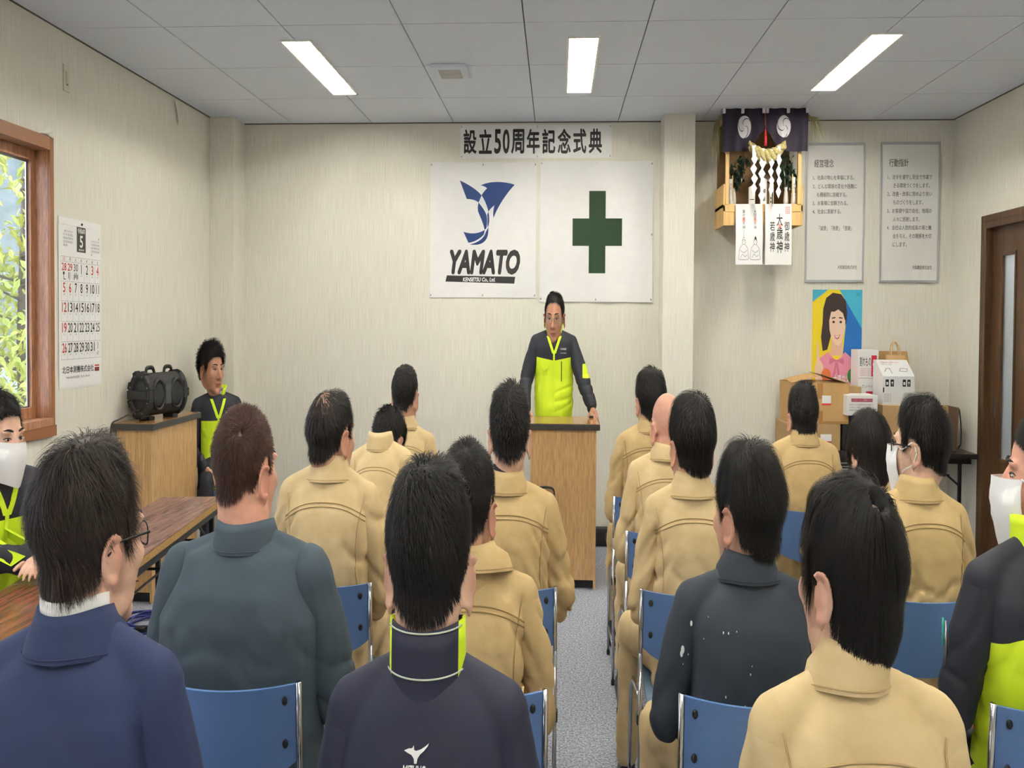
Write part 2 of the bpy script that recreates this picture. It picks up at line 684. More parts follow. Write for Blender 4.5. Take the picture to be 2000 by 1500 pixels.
# pillars boxed out of the front wall
pil = struct(MB().box(XL, -3.53, 7.95, YW, 0, ZC, 0.004).build('trim_1', M_WALL))
tag(pil, label='papered corner pillar boxed out beside the left wall')
pil = struct(MB().box(1.115, 1.44, 7.95, YW, 0, ZC, 0.004).build('trim_2', M_WALL))
tag(pil, label='papered pillar boxed out of the wall beside the flags')
# skirting
struct(MB().box(-3.53, 1.115, YW - 0.012, YW, 0, 0.075, 0.003).build('baseboard_front', M_BASE))
struct(MB().box(1.44, XR, YW - 0.012, YW, 0, 0.075, 0.003).build('baseboard_front', M_BASE))
struct(MB().box(XL, XL + 0.012, YB, 7.95, 0, 0.075, 0.003).build('baseboard_left', M_BASE))
struct(MB().box(XR - 0.012, XR, YB, DY0 - 0.09, 0, 0.075, 0.003).box(XR - 0.012, XR, DY1 + 0.09, YW, 0, 0.075, 0.003).build('baseboard_right', M_BASE))
struct(MB().box(XL, -3.518, 7.938, 7.95, 0, 0.075, 0.003).box(-3.53, -3.518, 7.95, YW - 0.012, 0, 0.075).build('baseboard_pillar', M_BASE))
struct(MB().box(1.103, 1.452, 7.938, 7.95, 0, 0.075, 0.003).box(1.103, 1.115, 7.95, YW - 0.012, 0, 0.075).box(1.44, 1.452, 7.95, YW - 0.012, 0, 0.075).build('baseboard_pillar', M_BASE))
# dark shadow joint where the walls meet the ceiling
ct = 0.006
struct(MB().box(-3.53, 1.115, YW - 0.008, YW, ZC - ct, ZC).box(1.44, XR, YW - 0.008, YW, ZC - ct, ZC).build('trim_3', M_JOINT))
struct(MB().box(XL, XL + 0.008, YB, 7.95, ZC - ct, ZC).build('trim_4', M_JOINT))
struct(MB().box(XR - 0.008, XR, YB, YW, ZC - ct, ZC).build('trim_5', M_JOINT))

# ceiling: a dark bed and boards 0.91 m square, cut around the lamps
LAMPS = []
for yc in (6.49, 2.85, -0.79):
    for xc in (-2.08, 0.19, 2.485):
        LAMPS.append((xc - 0.118, xc + 0.118, yc - 0.685, yc + 0.685))
ce = MB()
for r in rect_minus((XL - T, XR + T, YB - T, YW + T), LAMPS):
    ce.box(r[0], r[1], r[2], r[3], ZC + 0.010, ZC + 0.13)
ceiling = struct(ce.build('ceiling', M_JOINT))
PT = 0.91
plain = None
g = 0.0045
ix0 = int(math.floor((XL + 0.261) / PT))
for i in range(ix0, 6):
    for j in range(0, 13):
        x0, x1 = -0.261 + i * PT, -0.261 + (i + 1) * PT
        y1, y0 = YW - j * PT, YW - (j + 1) * PT
        X0, X1, Y0 = max(x0, XL), min(x1, XR), max(y0, YB)
        if X1 - X0 < 0.02 or y1 - Y0 < 0.02:
            continue
        rects = rect_minus((X0 + g, X1 - g, Y0 + g, y1 - g), LAMPS)
        full = len(rects) == 1 and X0 == x0 and X1 == x1 and Y0 == y0
        if full and plain:
            link('ceiling_panel', plain, ceiling, (x0, y0, 0))
            continue
        b = MB()
        for r in rects:
            b.box(r[0] - x0, r[1] - x0, r[2] - y0, r[3] - y0, ZC, ZC + 0.0105)
        o = b.build('ceiling_panel', M_CEIL, ceiling, (x0, y0, 0))
        if full:
            plain = o.data

# recessed twin-tube lamps
lamp_words = ['left of the ceiling vent above the calendar side', 'in the middle above the flags', 'in front of the household altar']
names = ['twin tube ceiling lamp over the corner pillar side of the room', 'twin tube ceiling lamp over the white flags', 'twin tube ceiling lamp in front of the altar shelf']
for k, (x0, x1, y0, y1) in enumerate(LAMPS):
    xc, yc = (x0 + x1) / 2, (y0 + y1) / 2
    lab = names[k] if k < 3 else 'twin tube ceiling lamp ' + ['above the seated audience', 'at the rear end of the hall'][(k - 3) // 3] + [' on the window side', ' over the middle aisle', ' on the door side'][k % 3]
    L = thing('ceiling_lamp', lab, 'ceiling lamp', (xc, yc, ZC), 'recessed ceiling lamps')
    hw, hl = (x1 - x0) / 2, (y1 - y0) / 2
    b = MB()
    b.box(-hw - 0.012, hw + 0.012, -hl - 0.012, -hl + 0.006, -0.006, 0.002).box(-hw - 0.012, hw + 0.012, hl - 0.006, hl + 0.012, -0.006, 0.002)
    b.box(-hw - 0.012, -hw + 0.006, -hl, hl, -0.006, 0.002).box(hw - 0.006, hw + 0.012, -hl, hl, -0.006, 0.002)
    b.build('trim_ring', M_LAMPWHITE, L)
    b = MB()   # reflector: a white trough with a ridge between the tubes
    prof = [(-hw, 0.0), (-hw + 0.012, 0.075), (-hw * 0.5, 0.085), (-0.012, 0.075), (0, 0.03), (0.012, 0.075), (hw * 0.5, 0.085), (hw - 0.012, 0.075), (hw, 0.0)]
    b.rings([[(p[0], y, p[1]) for p in prof] for y in (-hl, hl)], cap=False, closed=False)
    b.box(-hw, hw, -hl, -hl + 0.004, 0.0, 0.09).box(-hw, hw, hl - 0.004, hl, 0.0, 0.09)
    b.build('reflector', M_LAMPWHITE, L)
    for s in (-1, 1):
        b = MB().tube([(s * hw * 0.5, -hl + 0.05, 0.045), (s * hw * 0.5, hl - 0.05, 0.045)], 0.0165, 12)
        b.build('fluorescent_tube', M_TUBE, L, smooth=True)
        for e in (-1, 1):
            MB().box(s * hw * 0.5 - 0.014, s * hw * 0.5 + 0.014, e * hl * 0.975 - 0.016, e * hl * 0.975 + 0.016, 0.022, 0.085, 0.003).build('lamp_holder', M_LAMPWHITE, L)

# ceiling ventilation grille
V = thing('ceiling_vent', 'white square ventilation grille on the ceiling between two lamps', 'vent', (-0.95, 6.52, ZC))
MB().box(-0.15, 0.15, -0.16, 0.16, -0.022, 0.0, 0.008).build('cover', M_CEIL, V)
b = MB()
for i in range(9):
    b.box(-0.095, 0.095, -0.1 + i * 0.024, -0.1 + i * 0.024 + 0.012, -0.027, -0.021)
tag(b.build('louvre', mat('vent_grey', (202, 200, 195), 0.7), V), kind='stuff')

# windows in the left wall: deep wooden lining, wooden sash, aluminium rail, glass
for k, (y0, y1, z0, z1) in enumerate(WIN):
    w = struct(thing('window_%d' % (k + 1), None, None, (XL, (y0 + y1) / 2, z0)))
    hw, hz = (y1 - y0) / 2, z1 - z0
    for nm, args in (('window_lining', (-T, 0.0, -hw, -hw + 0.03, 0, hz)), ('window_lining', (-T, 0.0, hw - 0.03, hw, 0, hz)),
                     ('window_lining', (-T, 0.0, -hw + 0.03, hw - 0.03, hz - 0.03, hz)), ('window_sill', (-T, 0.035, -hw + 0.03, hw - 0.03, 0, 0.035))):
        MB().box(*args, 0.003).build(nm, M_WINWOOD, w)
    b = MB()   # casing on the room side
    b.box(0.0, 0.018, -hw - 0.012, -hw + 0.03, -0.02, hz + 0.03, 0.003).box(0.0, 0.018, hw - 0.03, hw + 0.012, -0.02, hz + 0.03, 0.003)
    b.box(0.0, 0.018, -hw + 0.03, hw - 0.03, hz - 0.03, hz + 0.03, 0.003).box(0.0, 0.03, -hw - 0.012, hw + 0.012, -0.05, -0.0, 0.003)
    b.build('window_casing', mat('casing_brown', (134, 86, 52), 0.45), w)
    for e in (0, 1):
        a0 = -hw + 0.03 if e == 0 else -0.02
        a1 = 0.02 if e == 0 else hw - 0.03
        xo = -0.125 if e else -0.15
        b = MB()
        b.box(xo, xo + 0.025, a0, a0 + 0.045, 0.035, hz - 0.03, 0.002).box(xo, xo + 0.025, a1 - 0.045, a1, 0.035, hz - 0.03, 0.002)
        b.box(xo, xo + 0.025, a0 + 0.045, a1 - 0.045, 0.035, 0.085, 0.002).box(xo, xo + 0.025, a0 + 0.045, a1 - 0.045, hz - 0.08, hz - 0.03, 0.002)
        s = b.build('sash', M_WINWOOD, w)
        b = MB()
        b.box(xo - 0.008, xo, a0 + 0.01, a0 + 0.06, 0.04, hz - 0.035).box(xo - 0.008, xo, a1 - 0.06, a1 - 0.01, 0.04, hz - 0.035)
        b.box(xo - 0.008, xo, a0 + 0.06, a1 - 0.06, 0.04, 0.09).box(xo - 0.008, xo, a0 + 0.06, a1 - 0.06, hz - 0.09, hz - 0.035)
        b.build('sash_rail', M_STEEL, s)
        MB().box(xo + 0.006, xo + 0.010, a0 + 0.045, a1 - 0.045, 0.085, hz - 0.08).build('pane', M_GLASS, s)

# sliding door in the right wall
d = struct(thing('door_1', None, None, (XR, (DY0 + DY1) / 2, 0)))
hw = (DY1 - DY0) / 2
b = MB().box(-0.02, T, -hw, -hw + 0.04, 0, DZ, 0.003).box(-0.02, T, hw - 0.04, hw, 0, DZ, 0.003).box(-0.02, T, -hw + 0.04, hw - 0.04, DZ - 0.04, DZ, 0.003)
b.box(-0.02, 0.0, -hw - 0.05, -hw, 0, DZ + 0.04, 0.003).box(-0.02, 0.0, hw, hw + 0.05, 0, DZ + 0.04, 0.003).box(-0.02, 0.0, -hw, hw, DZ, DZ + 0.04, 0.003)
b.build('door_frame', M_DOORWOOD, d)
for (a0, a1, xo) in ((0.0, hw - 0.04, 0.05), (-hw + 0.04, 0.03, 0.09)):
    leaf = MB()
    gz0, gz1 = 0.66, 1.93
    ga0, ga1 = a1 - 0.36, a1 - 0.17
    gz0, gz1 = 0.70, 1.89
    leaf.box(xo, xo + 0.035, a0, ga0, 0, DZ - 0.04).box(xo, xo + 0.035, ga1, a1, 0, DZ - 0.04)
    leaf.box(xo, xo + 0.035, ga0, ga1, gz1, DZ - 0.04).box(xo, xo + 0.035, ga0, ga1, 0, gz0)
    lf = leaf.build('door_leaf', M_DOORWOOD, d)
    MB().box(xo + 0.014, xo + 0.020, ga0, ga1, gz0, gz1).build('door_pane', M_FROST, lf)
    MB().box(xo - 0.008, xo + 0.0, ga0 - 0.02, ga0, gz0 - 0.02, gz1 + 0.02, 0.002).box(xo - 0.008, xo, ga1, ga1 + 0.02, gz0 - 0.02, gz1 + 0.02, 0.002).box(
        xo - 0.008, xo, ga0, ga1, gz0 - 0.02, gz0, 0.002).box(xo - 0.008, xo, ga0, ga1, gz1, gz1 + 0.02, 0.002).build('glazing_bead', M_DOORWOOD, lf)
    MB().box(xo - 0.006, xo, a0 + 0.13, a1 - 0.09, 0.14, 0.46, 0.004).build('lower_panel', M_DOORWOOD, lf)
    MB().box(xo - 0.005, xo + 0.001, a1 - 0.085, a1 - 0.06, 0.93, 1.08, 0.002).build('finger_pull', M_STEEL, lf)
# unseen corridor behind the frosted panes, roof cut short to let sky light in
struct(MB().box(XR + 1.3, XR + 1.4, 4.5, 8.6, 0, 2.6).box(XR + T, XR + 0.55, 4.5, 8.6, 2.5, 2.6).box(XR + T, XR + 1.3, 8.5, 8.6, 0, 2.5).box(XR + T, XR + 1.3, 4.4, 4.5, 0, 2.5).box(XR + T, XR + 1.3, 4.5, 8.5, -0.1, 0).build('wall_corridor', M_WALL))

cl_ = thing('pane_fill_lamp', 'unseen tube lamp added behind the brown door to brighten its panes', 'lamp', (XR + 0.36, 7.0, 2.5))  # unseen fill lamp, added only to make the frosted panes brighter
MB().box(-0.05, 0.05, -0.5, 0.5, -0.04, 0.0, 0.004).build('fill_lamp_base', M_LAMPWHITE, cl_)
MB().tube([(0, -0.46, -0.065), (0, 0.46, -0.065)], 0.0165, 12).build('fluorescent_tube', M_TUBE, cl_, smooth=True)

# peeled strips of wallpaper
b = MB()
b.rings([[(XL + 0.004, 7.21, 2.80), (XL + 0.004, 7.28, 2.80)], [(XL + 0.02, 7.22, 2.74), (XL + 0.012, 7.27, 2.735)], [(XL + 0.03, 7.245, 2.66), (XL + 0.026, 7.262, 2.655)]], cap=False, closed=False)
tag(b.build('wallpaper_flap', mat('paper_back', (232, 228, 220), 0.9)), 'loose strip of wallpaper curling from the wall under the ceiling', 'wallpaper flap')
b = MB()
b.rings([[(XL + 0.003, 5.29, 2.31), (XL + 0.003, 5.41, 2.36)], [(XL + 0.03, 5.33, 2.312), (XL + 0.02, 5.40, 2.33)], [(XL + 0.035, 5.37, 2.305), (XL + 0.03, 5.41, 2.306)]], cap=False, closed=False)
tag(b.build('wallpaper_flap', MATS['paper_back']), 'torn wallpaper corner curling above the wooden window casing', 'wallpaper flap')

# switch plate high on the left wall
P = thing('wall_plate', 'beige switch plate high on the wall above the calendar', 'switch', (XL, 5.585, 2.545))
MB().box(0, 0.008, -0.037, 0.037, 0, 0.125, 0.003).build('plate', M_PLATE, P)
MB().box(0.008, 0.012, -0.014, 0.014, 0.03, 0.095, 0.002).build('switch_insert', mat('plate_dim', (198, 192, 174), 0.5), P)
MB().box(0.012, 0.0135, -0.006, 0.006, 0.03, 0.036).build('indicator', M_INK, P)

# ------------------------------------------------------------------ outside the window
struct(MB().box(-40, XL - T, -20, 45, -0.6, -0.5).build('ground', M_GROUND))
hill = MB()
hr = []
for i in range(25):
    t = i / 24
    x = -95 + 75 * t
    y = 18 + 62 * t
    hh = 12.5 + 3.5 * math.sin(t * 9) + 2 * math.sin(t * 23)
    hr.append([(x, y, -0.6), (x - 6, y + 6, hh * 0.55), (x - 14, y + 14, hh), (x - 30, y + 30, -0.6)])
hill.rings(hr, cap=True)
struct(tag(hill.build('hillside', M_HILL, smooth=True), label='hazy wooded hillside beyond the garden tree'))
tr = thing('garden_tree', 'yellow green leafy tree outside the window', 'tree', (-7.2, 9.6, -0.5))
b = MB()
b.tube([(0, 0, 0), (0.05, 0.02, 0.9), (-0.05, 0.1, 1.8), (0.02, 0.1, 3.2)], [0.08, 0.06, 0.05, 0.03], 8)
br = []
rr = random.Random(4)
for i in range(30):
    z = 0.7 + 2.6 * i / 30 + rr.uniform(-0.2, 0.2)
    a = rr.uniform(0, 6.28)
    L = rr.uniform(1.0, 2.1)
    p0 = (0, 0.05, z)
    p1 = (L * 0.5 * math.cos(a), L * 0.5 * math.sin(a), z + 0.12)
    p2 = (L * math.cos(a), L * math.sin(a), z + rr.uniform(-0.3, 0.7))
    b.tube([p0, p1, p2], [0.014, 0.009, 0.004], 5)
    br.append((p0, p1, p2))
b.build('branches', M_BARK, tr, smooth=True)
b = MB()
for (p0, p1, p2) in br:
    for k in range(190):
        t = rr.uniform(0.25, 1.08)
        p = Vector(p0).lerp(Vector(p1), min(1, t * 2)) if t < 0.5 else Vector(p1).lerp(Vector(p2), (t - 0.5) * 2)
        p = p + Vector((rr.gauss(0, 0.22), rr.gauss(0, 0.22), rr.gauss(0, 0.2)))
        M = Matrix.Rotation(rr.uniform(0, 6.28), 3, 'Z') @ Matrix.Rotation(rr.uniform(-0.9, 0.9), 3, 'X') @ Matrix.Rotation(rr.uniform(-.9, .9), 3, 'Y')
        s = rr.uniform(0.05, 0.085)
        lv = [(0, -s, 0), (s * 0.45, -s * 0.2, s * 0.1), (s * 0.3, s * 0.5, s * 0.1), (0, s, -s * 0.1), (-s * 0.3, s * 0.5, s * 0.1), (-s * 0.45, -s * 0.2, s * 0.1)]
        b.add([tuple(p + M @ Vector(q)) for q in lv], [(0, 1, 2, 3), (0, 3, 4, 5)])
tag(b.build('foliage', M_LEAF, tr), kind='stuff')

# ------------------------------------------------------------------ banner, flags, notices
UX, UZ = (1, 0, 0), (0, 0, 1)


def cloth_sheet(mb, x0, x1, z0, z1, nx, nz, amp, thick, seed, bulge=None):
    """hanging sheet facing the camera (-y): front and back skins; y = 0 is the wall side."""
    def yy(x, z):
        a = amp * (0.5 + 0.5 * noise.noise((x * 3 + seed, z * 3.5, seed)))
        if bulge:
            a += bulge(x, z)
        return -thick - a
    g1 = [[(x0 + (x1 - x0) * i / nx, yy(x0 + (x1 - x0) * i / nx, z0 + (z1 - z0) * j / nz), z0 + (z1 - z0) * j / nz) for i in range(nx + 1)] for j in range(nz + 1)]
    mb.rings(g1, cap=False, closed=False)
    g2 = [[(p[0], p[1] + thick, p[2]) for p in r] for r in g1]
    mb.rings([r[::-1] for r in g2], cap=False, closed=False)
    for a, b in ((g1[0], g2[0]), (g2[-1], g1[-1])):
        mb.rings([a[::-1], b[::-1]], cap=False, closed=False)
    for e in (0, -1):
        mb.rings([[r[e] for r in g1], [r[e] for r in g2]], cap=False, closed=False)
    return yy


FRONT = -0.0016   # print sits this far in front of the cloth


def grommets(par, pts, yy, r=0.008):
    for (x, z) in pts:
        y = yy(x, z)
        MB().lathe([(r, 0), (r, 0.003), (r * 0.5, 0.004), (r * 0.4, 0.002)], 12, Matrix.Rotation(math.pi / 2, 3, 'X'), (x, y, z)).build('grommet', M_STEEL, par)


B = thing('banner', 'white paper banner with bold black lettering under the ceiling', 'banner', (-0.254, YW, 2.58))
b = MB()
yy = cloth_sheet(b, -0.837, 0.838, 0.0, 0.223, 40, 6, 0.004, 0.002, 3)
b.build('sheet', M_WHITE, B, smooth=True)
b = MB()
chars = '設立50周年記念式典'
xs = -0.80
for i, c in enumerate(chars):
    w = 0.094 if c in '50' else 0.163
    f_ = lambda a, q, xs=xs: (xs + a, yy(xs + a, 0.03 + q) + FRONT, 0.03 + q)
    put_text(b, c, (0, 0, 0), UX, UZ, w=w - 0.018, h=0.165, bold=0.026, fn=f_)
    xs += w + (0.008 if c not in '50' else 0.0)
b.build('lettering', M_INK, B)
grommets(B, [(x, z) for x in (-0.82, 0.02, 0.82) for z in (0.012, 0.211)], yy, 0.006)

# company flag
F = thing('flag', 'white cloth flag with a blue emblem and black company lettering', 'flag', (-0.832, YW, 1.645))
b = MB()
sag = lambda x, z: 0.014 * max(0.0, math.cos(x * 5.2)) * (z / 0.908) ** 6
yy1 = cloth_sheet(b, -0.59, 0.592, 0.0, 0.908, 44, 40, 0.016, 0.0015, 11, sag)
b.build('cloth', M_WHITECLOTH, F, smooth=True)


def flat(par, name, m, polys, yy, dx, dz, sx=1.0, sz=1.0, layer=0.0):
    """printed shapes on a sheet, in sheet metres; triangulated so that they follow the cloth."""
    bm = bmesh.new()
    for poly in polys:
        vs_ = [bm.verts.new((dx + p[0] * sx, 0, dz + p[1] * sz)) for p in poly]
        bm.faces.new(vs_)
    bm.normal_update()
    bmesh.ops.triangulate(bm, faces=list(bm.faces))
    for _ in range(3):
        ed = [e for e in bm.edges if e.calc_length() > 0.06]
        if ed:
            bmesh.ops.subdivide_edges(bm, edges=ed, cuts=1)
            bmesh.ops.triangulate(bm, faces=list(bm.faces))
    for v in bm.verts:
        v.co.y = yy(v.co.x, v.co.z) + FRONT - layer
    bmesh.ops.recalc_face_normals(bm, faces=list(bm.faces))
    o = MB()
    o.bm(bm)
    return o.build(name, m, par)


def px(pts):
    """emblem points read off the photograph's flag, as metres on the flag."""
    ox, oy, s, t = 500.0, 1418.0, 1.182 / 838, 0.908 / 1066
    return [((x - ox) * s, (oy - y) * t) for x, y in pts]


e1 = px(bez((316, 494), (390, 528), (455, 570), (488, 612), 8) + bez((488, 612), (478, 640), (470, 655), (465, 668), 5)[1:] + bez((465, 668), (440, 648), (405, 640), (372, 641), 6)[1:])
e2 = px(bez((480, 535), (540, 500), (660, 498), (748, 528), 10) + bez((748, 528), (690, 590), (620, 690), (583, 790), 10)[1:] + bez((583, 790), (577, 750), (582, 720), (590, 690), 5)[1:] +
        bez((590, 690), (570, 706), (553, 722), (543, 740), 5)[1:] + bez((543, 740), (530, 690), (512, 645), (488, 612), 6)[1:] + bez((488, 612), (500, 590), (515, 572), (532, 558), 5)[1:] + bez((532, 558), (520, 545), (500, 535), (480, 535), 4)[1:-1])
e3 = px(bez((465, 668), (500, 712), (520, 740), (528, 770), 7) + bez((528, 770), (536, 800), (533, 840), (528, 868), 6)[1:] + bez((528, 868), (524, 878), (518, 880), (513, 880), 3)[1:] +
        bez((513, 880), (500, 820), (472, 770), (460, 735), 7)[1:] + bez((460, 735), (457, 705), (460, 690), (465, 668), 5)[1:-1])
e4 = px(bez((543, 740), (552, 780), (555, 830), (538, 868), 8) + bez((538, 868), (532, 830), (540, 790), (532, 765), 6)[1:])
e5 = px(bez((346, 898), (400, 918), (470, 915), (513, 882), 10) + bez((513, 882), (512, 900), (512, 912), (505, 922), 4)[1:] + bez((505, 922), (470, 960), (430, 978), (386, 985), 8)[1:])
e6 = px(bez((542, 862), (548, 930), (530, 990), (455, 1000), 10) + bez((455, 1000), (430, 1002), (410, 1001), (396, 998), 4)[1:] + bez((396, 998), (460, 985), (510, 950), (522, 902), 8)[1:])
flat(F, 'emblem', M_LOGOBLUE, [e1, e2, e3, e4, e5, e6], yy1, 0, 0)
b = MB()
bm_x = [('YAMATO', 240, 795, 1237, 1040, 0.02, 0.28)]
o0 = px([(238, 1237)])[0]
o1 = px([(795, 1037)])[0]
put_text(b, 'YAMATO', (0, 0, 0), UX, UZ, w=o1[0] - o0[0], h=o1[1] - o0[1], bold=0.05, shear=0.22, fn=lambda a, q: (o0[0] + a, yy1(o0[0] + a, o0[1] + q) + FRONT, o0[1] + q))
b.build('lettering', M_LOGODARK, F)
flat(F, 'lettering_bar', M_LOGODARK, [px([(217, 1243), (757, 1252), (750, 1306), (205, 1292)])], yy1, 0, 0)
b = MB()
q0 = px([(343, 1296)])[0]
q1 = px([(600, 1258)])[0]
put_text(b, 'KENSETSU Co., Ltd.', (0, 0, 0), UX, UZ, w=q1[0] - q0[0], h=q1[1] - q0[1], bold=0.03, shear=0.2, fn=lambda a, q: (q0[0] + a, yy1(q0[0] + a, q0[1] + q) + FRONT * 2, q0[1] + q))
b.build('small_lettering', M_WHITE, F)
grommets(F, [(-0.578, 0.893), (-0.578, 0.016), (0.578, 0.893), (0.578, 0.016), (0, 0.89), (0, 0.016)], yy1)

# safety flag
F2 = thing('flag', 'white cloth flag with a plain green cross', 'flag', (0.42, YW, 1.62))
b = MB()
sag2 = lambda x, z: 0.012 * abs(math.sin(x * 7 + 1)) * (1 - z / 0.94) ** 3
yy2 = cloth_sheet(b, -0.617, 0.62, 0.0, 0.938, 44, 40, 0.014, 0.0015, 29, sag2)
b.build('cloth', M_WHITECLOTH, F2, smooth=True)
cx, cz, au, av = 0.012, 0.466, 0.0905, 0.0915
flat(F2, 'green_cross', M_CROSS, [[(cx - au, cz + av), (cx - au, cz + 3 * av), (cx + au, cz + 3 * av), (cx + au, cz + av), (cx + 3 * au, cz + av), (cx + 3 * au, cz - av),
                                  (cx + au, cz - av), (cx + au, cz - 3 * av), (cx - au, cz - 3 * av), (cx - au, cz - av), (cx - 3 * au, cz - av), (cx - 3 * au, cz + av)]], yy2, 0, 0)
grommets(F2, [(-0.605, 0.925), (0.0, 0.925), (0.605, 0.92), (0.608, 0.45), (0.605, 0.018), (0.0, 0.016), (-0.605, 0.02)], yy2)


def notice(x0, x1, z0, z1, title, lines, foot, label):
    N = thing('notice_frame', label, 'notice', ((x0 + x1) / 2, YW, z0), 'framed company notices')
    w, h = (x1 - x0) / 2, z1 - z0
    MB().box(-w + 0.012, w - 0.012, -0.008, 0, 0.012, h - 0.012).build('paper', mat('notice_paper', (242, 241, 238), 0.8), N)
    t = 0.016
    for nm, a in (('frame_bar', (-w, w, -0.02, 0, 0, t)), ('frame_bar', (-w, w, -0.02, 0, h - t, h)), ('frame_bar', (-w, -w + t, -0.02, 0, t, h - t)), ('frame_bar', (w - t, w, -0.02, 0, t, h - t))):
        MB().box(*a, 0.002).build(nm, mat('frame_grey', (186, 190, 194), 0.3, metal=0.4), N)
    b = MB()
    o = (0, -0.0088, 0)
    put_text(b, title, (-w * 0.72, -0.0088, h * 0.825), UX, UZ, w=0.205, h=0.052, bold=0.006)
    for (s, lx, lz, lw) in lines:
        put_text(b, s, (lx * w, -0.0088, lz * h), UX, UZ, w=lw * w, h=0.031, bold=0.003)
    put_text(b, foot, (w * 0.78, -0.0088, h * 0.095), UX, UZ, w=w * 0.66, h=0.026, bold=0.002, align='r')
    b.build('lettering', mat('notice_ink', (44, 44, 46), 0.6), N)
    # clear film in front of the sheet, buckled
    b = MB()
    nx, nz = 26, 40
    rows = []
    for j in range(nz + 1):
        r = []
        for i in range(nx + 1):
            x = -w + t + (2 * w - 2 * t) * i / nx
            z = t + (h - 2 * t) * j / nz
            k = smoothstep(0, 0.12, min(i / nx, 1 - i / nx)) * 1.0
            r.append((x, -0.012 - 0.006 * float(k) * (0.5 + 0.5 * noise.noise((x * 7 + x0, z * 2.2, 1.0)) + 0.35 * noise.noise((x * 18, z * 6 + x0, 4)) * (1 - z / h)), z))
        rows.append(r)
    b.rings(rows, cap=False, closed=False)
    b.build('clear_film', M_FILM, N, smooth=True)
    return N


notice(2.684, 3.308, 1.758, 2.672, '経営理念', [
    ('1、社員の物心を幸福にする。', -0.76, 0.735, 1.40), ('2、どんな環境の変化や困難に', -0.76, 0.672, 1.50), ('も積極的に挑戦する。', -0.62, 0.612, 1.02),
    ('3、お客様に信頼される。', -0.76, 0.552, 1.20), ('4、社会に貢献する。', -0.76, 0.492, 0.98), ('「誠意」「熱意」「感謝」', -0.52, 0.372, 1.10)], '大和建設株式会社',
    'framed notice of four short lines hanging beside the altar shelf')
notice(3.476, 4.100, 1.758, 2.675, '行動指針', [
    ('1、法令を遵守し安全で作業で', -0.76, 0.735, 1.50), ('きる環境づくりをします。', -0.56, 0.675, 1.22), ('2、改善・改革に努めより良い', -0.76, 0.615, 1.50), ('ものづくりをします。', -0.56, 0.555, 1.0),
    ('3、お客様や協力会社、地域の', -0.76, 0.495, 1.50), ('人々に感謝します。', -0.56, 0.435, 0.90), ('4、会社は人間的成長の場と機', -0.76, 0.375, 1.50), ('会を与え、その関係を大切', -0.56, 0.315, 1.30), ('にします。', -0.56, 0.255, 0.48)], '大和建設株式会社',
    'framed notice of nine text lines hanging nearest the room corner')

# poster of a smiling woman
PO = thing('poster', 'yellow and blue poster of a smiling woman in a pink blouse', 'poster', (3.04, YW, 1.035))
pw, ph = 0.265, 0.675
fl0 = lambda x, z: -0.002
MB().box(-pw, pw, -0.002, 0, 0, ph).build('sheet', M_YELLOW, PO)
flat(PO, 'blue_ground', M_BLUE, [[(0.03, 0.0), (pw, 0), (pw, ph * 0.62), (pw, ph), (0.06, ph), (0.10, ph * 0.72)]], fl0, 0, 0)
flat(PO, 'blue_ground', mat('cyan_print', (70, 176, 208), 0.5), [[(0.02, ph), (pw, ph), (pw, ph * 0.62)], [(-pw, ph), (-pw, ph * 0.88), (-0.1, ph)]], fl0, 0, 0, layer=0.0006)
hair = [(-0.15, 0.27), (-0.17, 0.36), (-0.155, 0.45), (-0.15, 0.55), (-0.12, 0.62), (-0.05, 0.655), (0.04, 0.645), (0.09, 0.60), (0.105, 0.52), (0.10, 0.46), (0.06, 0.40), (-0.06, 0.38), (-0.10, 0.28)]
flat(PO, 'printed_hair', M_HAIRPRINT, [hair], fl0, 0, 0, layer=0.0012)
flat(PO, 'printed_neck', mat('neck_print', (226, 184, 158), 0.6), [[(-0.07, 0.24), (0.07, 0.24), (0.055, 0.36), (-0.055, 0.36)]], fl0, 0, 0, layer=0.0016)
face = [(-0.085 + 0.0, 0.47), (-0.08, 0.41), (-0.06, 0.36), (-0.02, 0.315), (0.02, 0.305), (0.05, 0.33), (0.08, 0.40), (0.088, 0.47), (0.07, 0.55), (0.02, 0.585), (-0.05, 0.575)]
flat(PO, 'printed_face', M_FACEPRINT, [face], fl0, 0, 0, layer=0.002)
flat(PO, 'printed_fringe', M_HAIRPRINT, [[(-0.10, 0.46), (-0.085, 0.53), (-0.03, 0.53), (0.01, 0.545), (0.06, 0.52), (0.085, 0.47), (0.09, 0.57), (0.03, 0.62), (-0.06, 0.61), (-0.10, 0.56)]], fl0, 0, 0, layer=0.0026)
flat(PO, 'printed_blouse', M_PINK, [[(-0.22, 0.0), (0.22, 0.0), (0.225, 0.12), (0.19, 0.21), (0.09, 0.265), (0.05, 0.235), (0.0, 0.205), (-0.05, 0.235), (-0.09, 0.265), (-0.19, 0.22), (-0.225, 0.12)]], fl0, 0, 0, layer=0.0022)
flat(PO, 'printed_bow', mat('pink_deep', (206, 112, 142), 0.6), [[(-0.08, 0.18), (0.0, 0.205), (0.08, 0.18), (0.075, 0.225), (0.0, 0.212), (-0.075, 0.225)], [(-0.012, 0.2), (0.012, 0.2), (0.05, 0.07), (0.02, 0.07), (0.0, 0.17), (-0.02, 0.07), (-0.05, 0.07)]], fl0, 0, 0, layer=0.0028)
flat(PO, 'printed_hand', M_FACEPRINT, [[(-0.22, 0.06), (-0.15, 0.06), (-0.14, 0.17), (-0.165, 0.20), (-0.18, 0.21), (-0.20, 0.33), (-0.213, 0.33), (-0.212, 0.21), (-0.235, 0.15)]], fl0, 0, 0, layer=0.003)
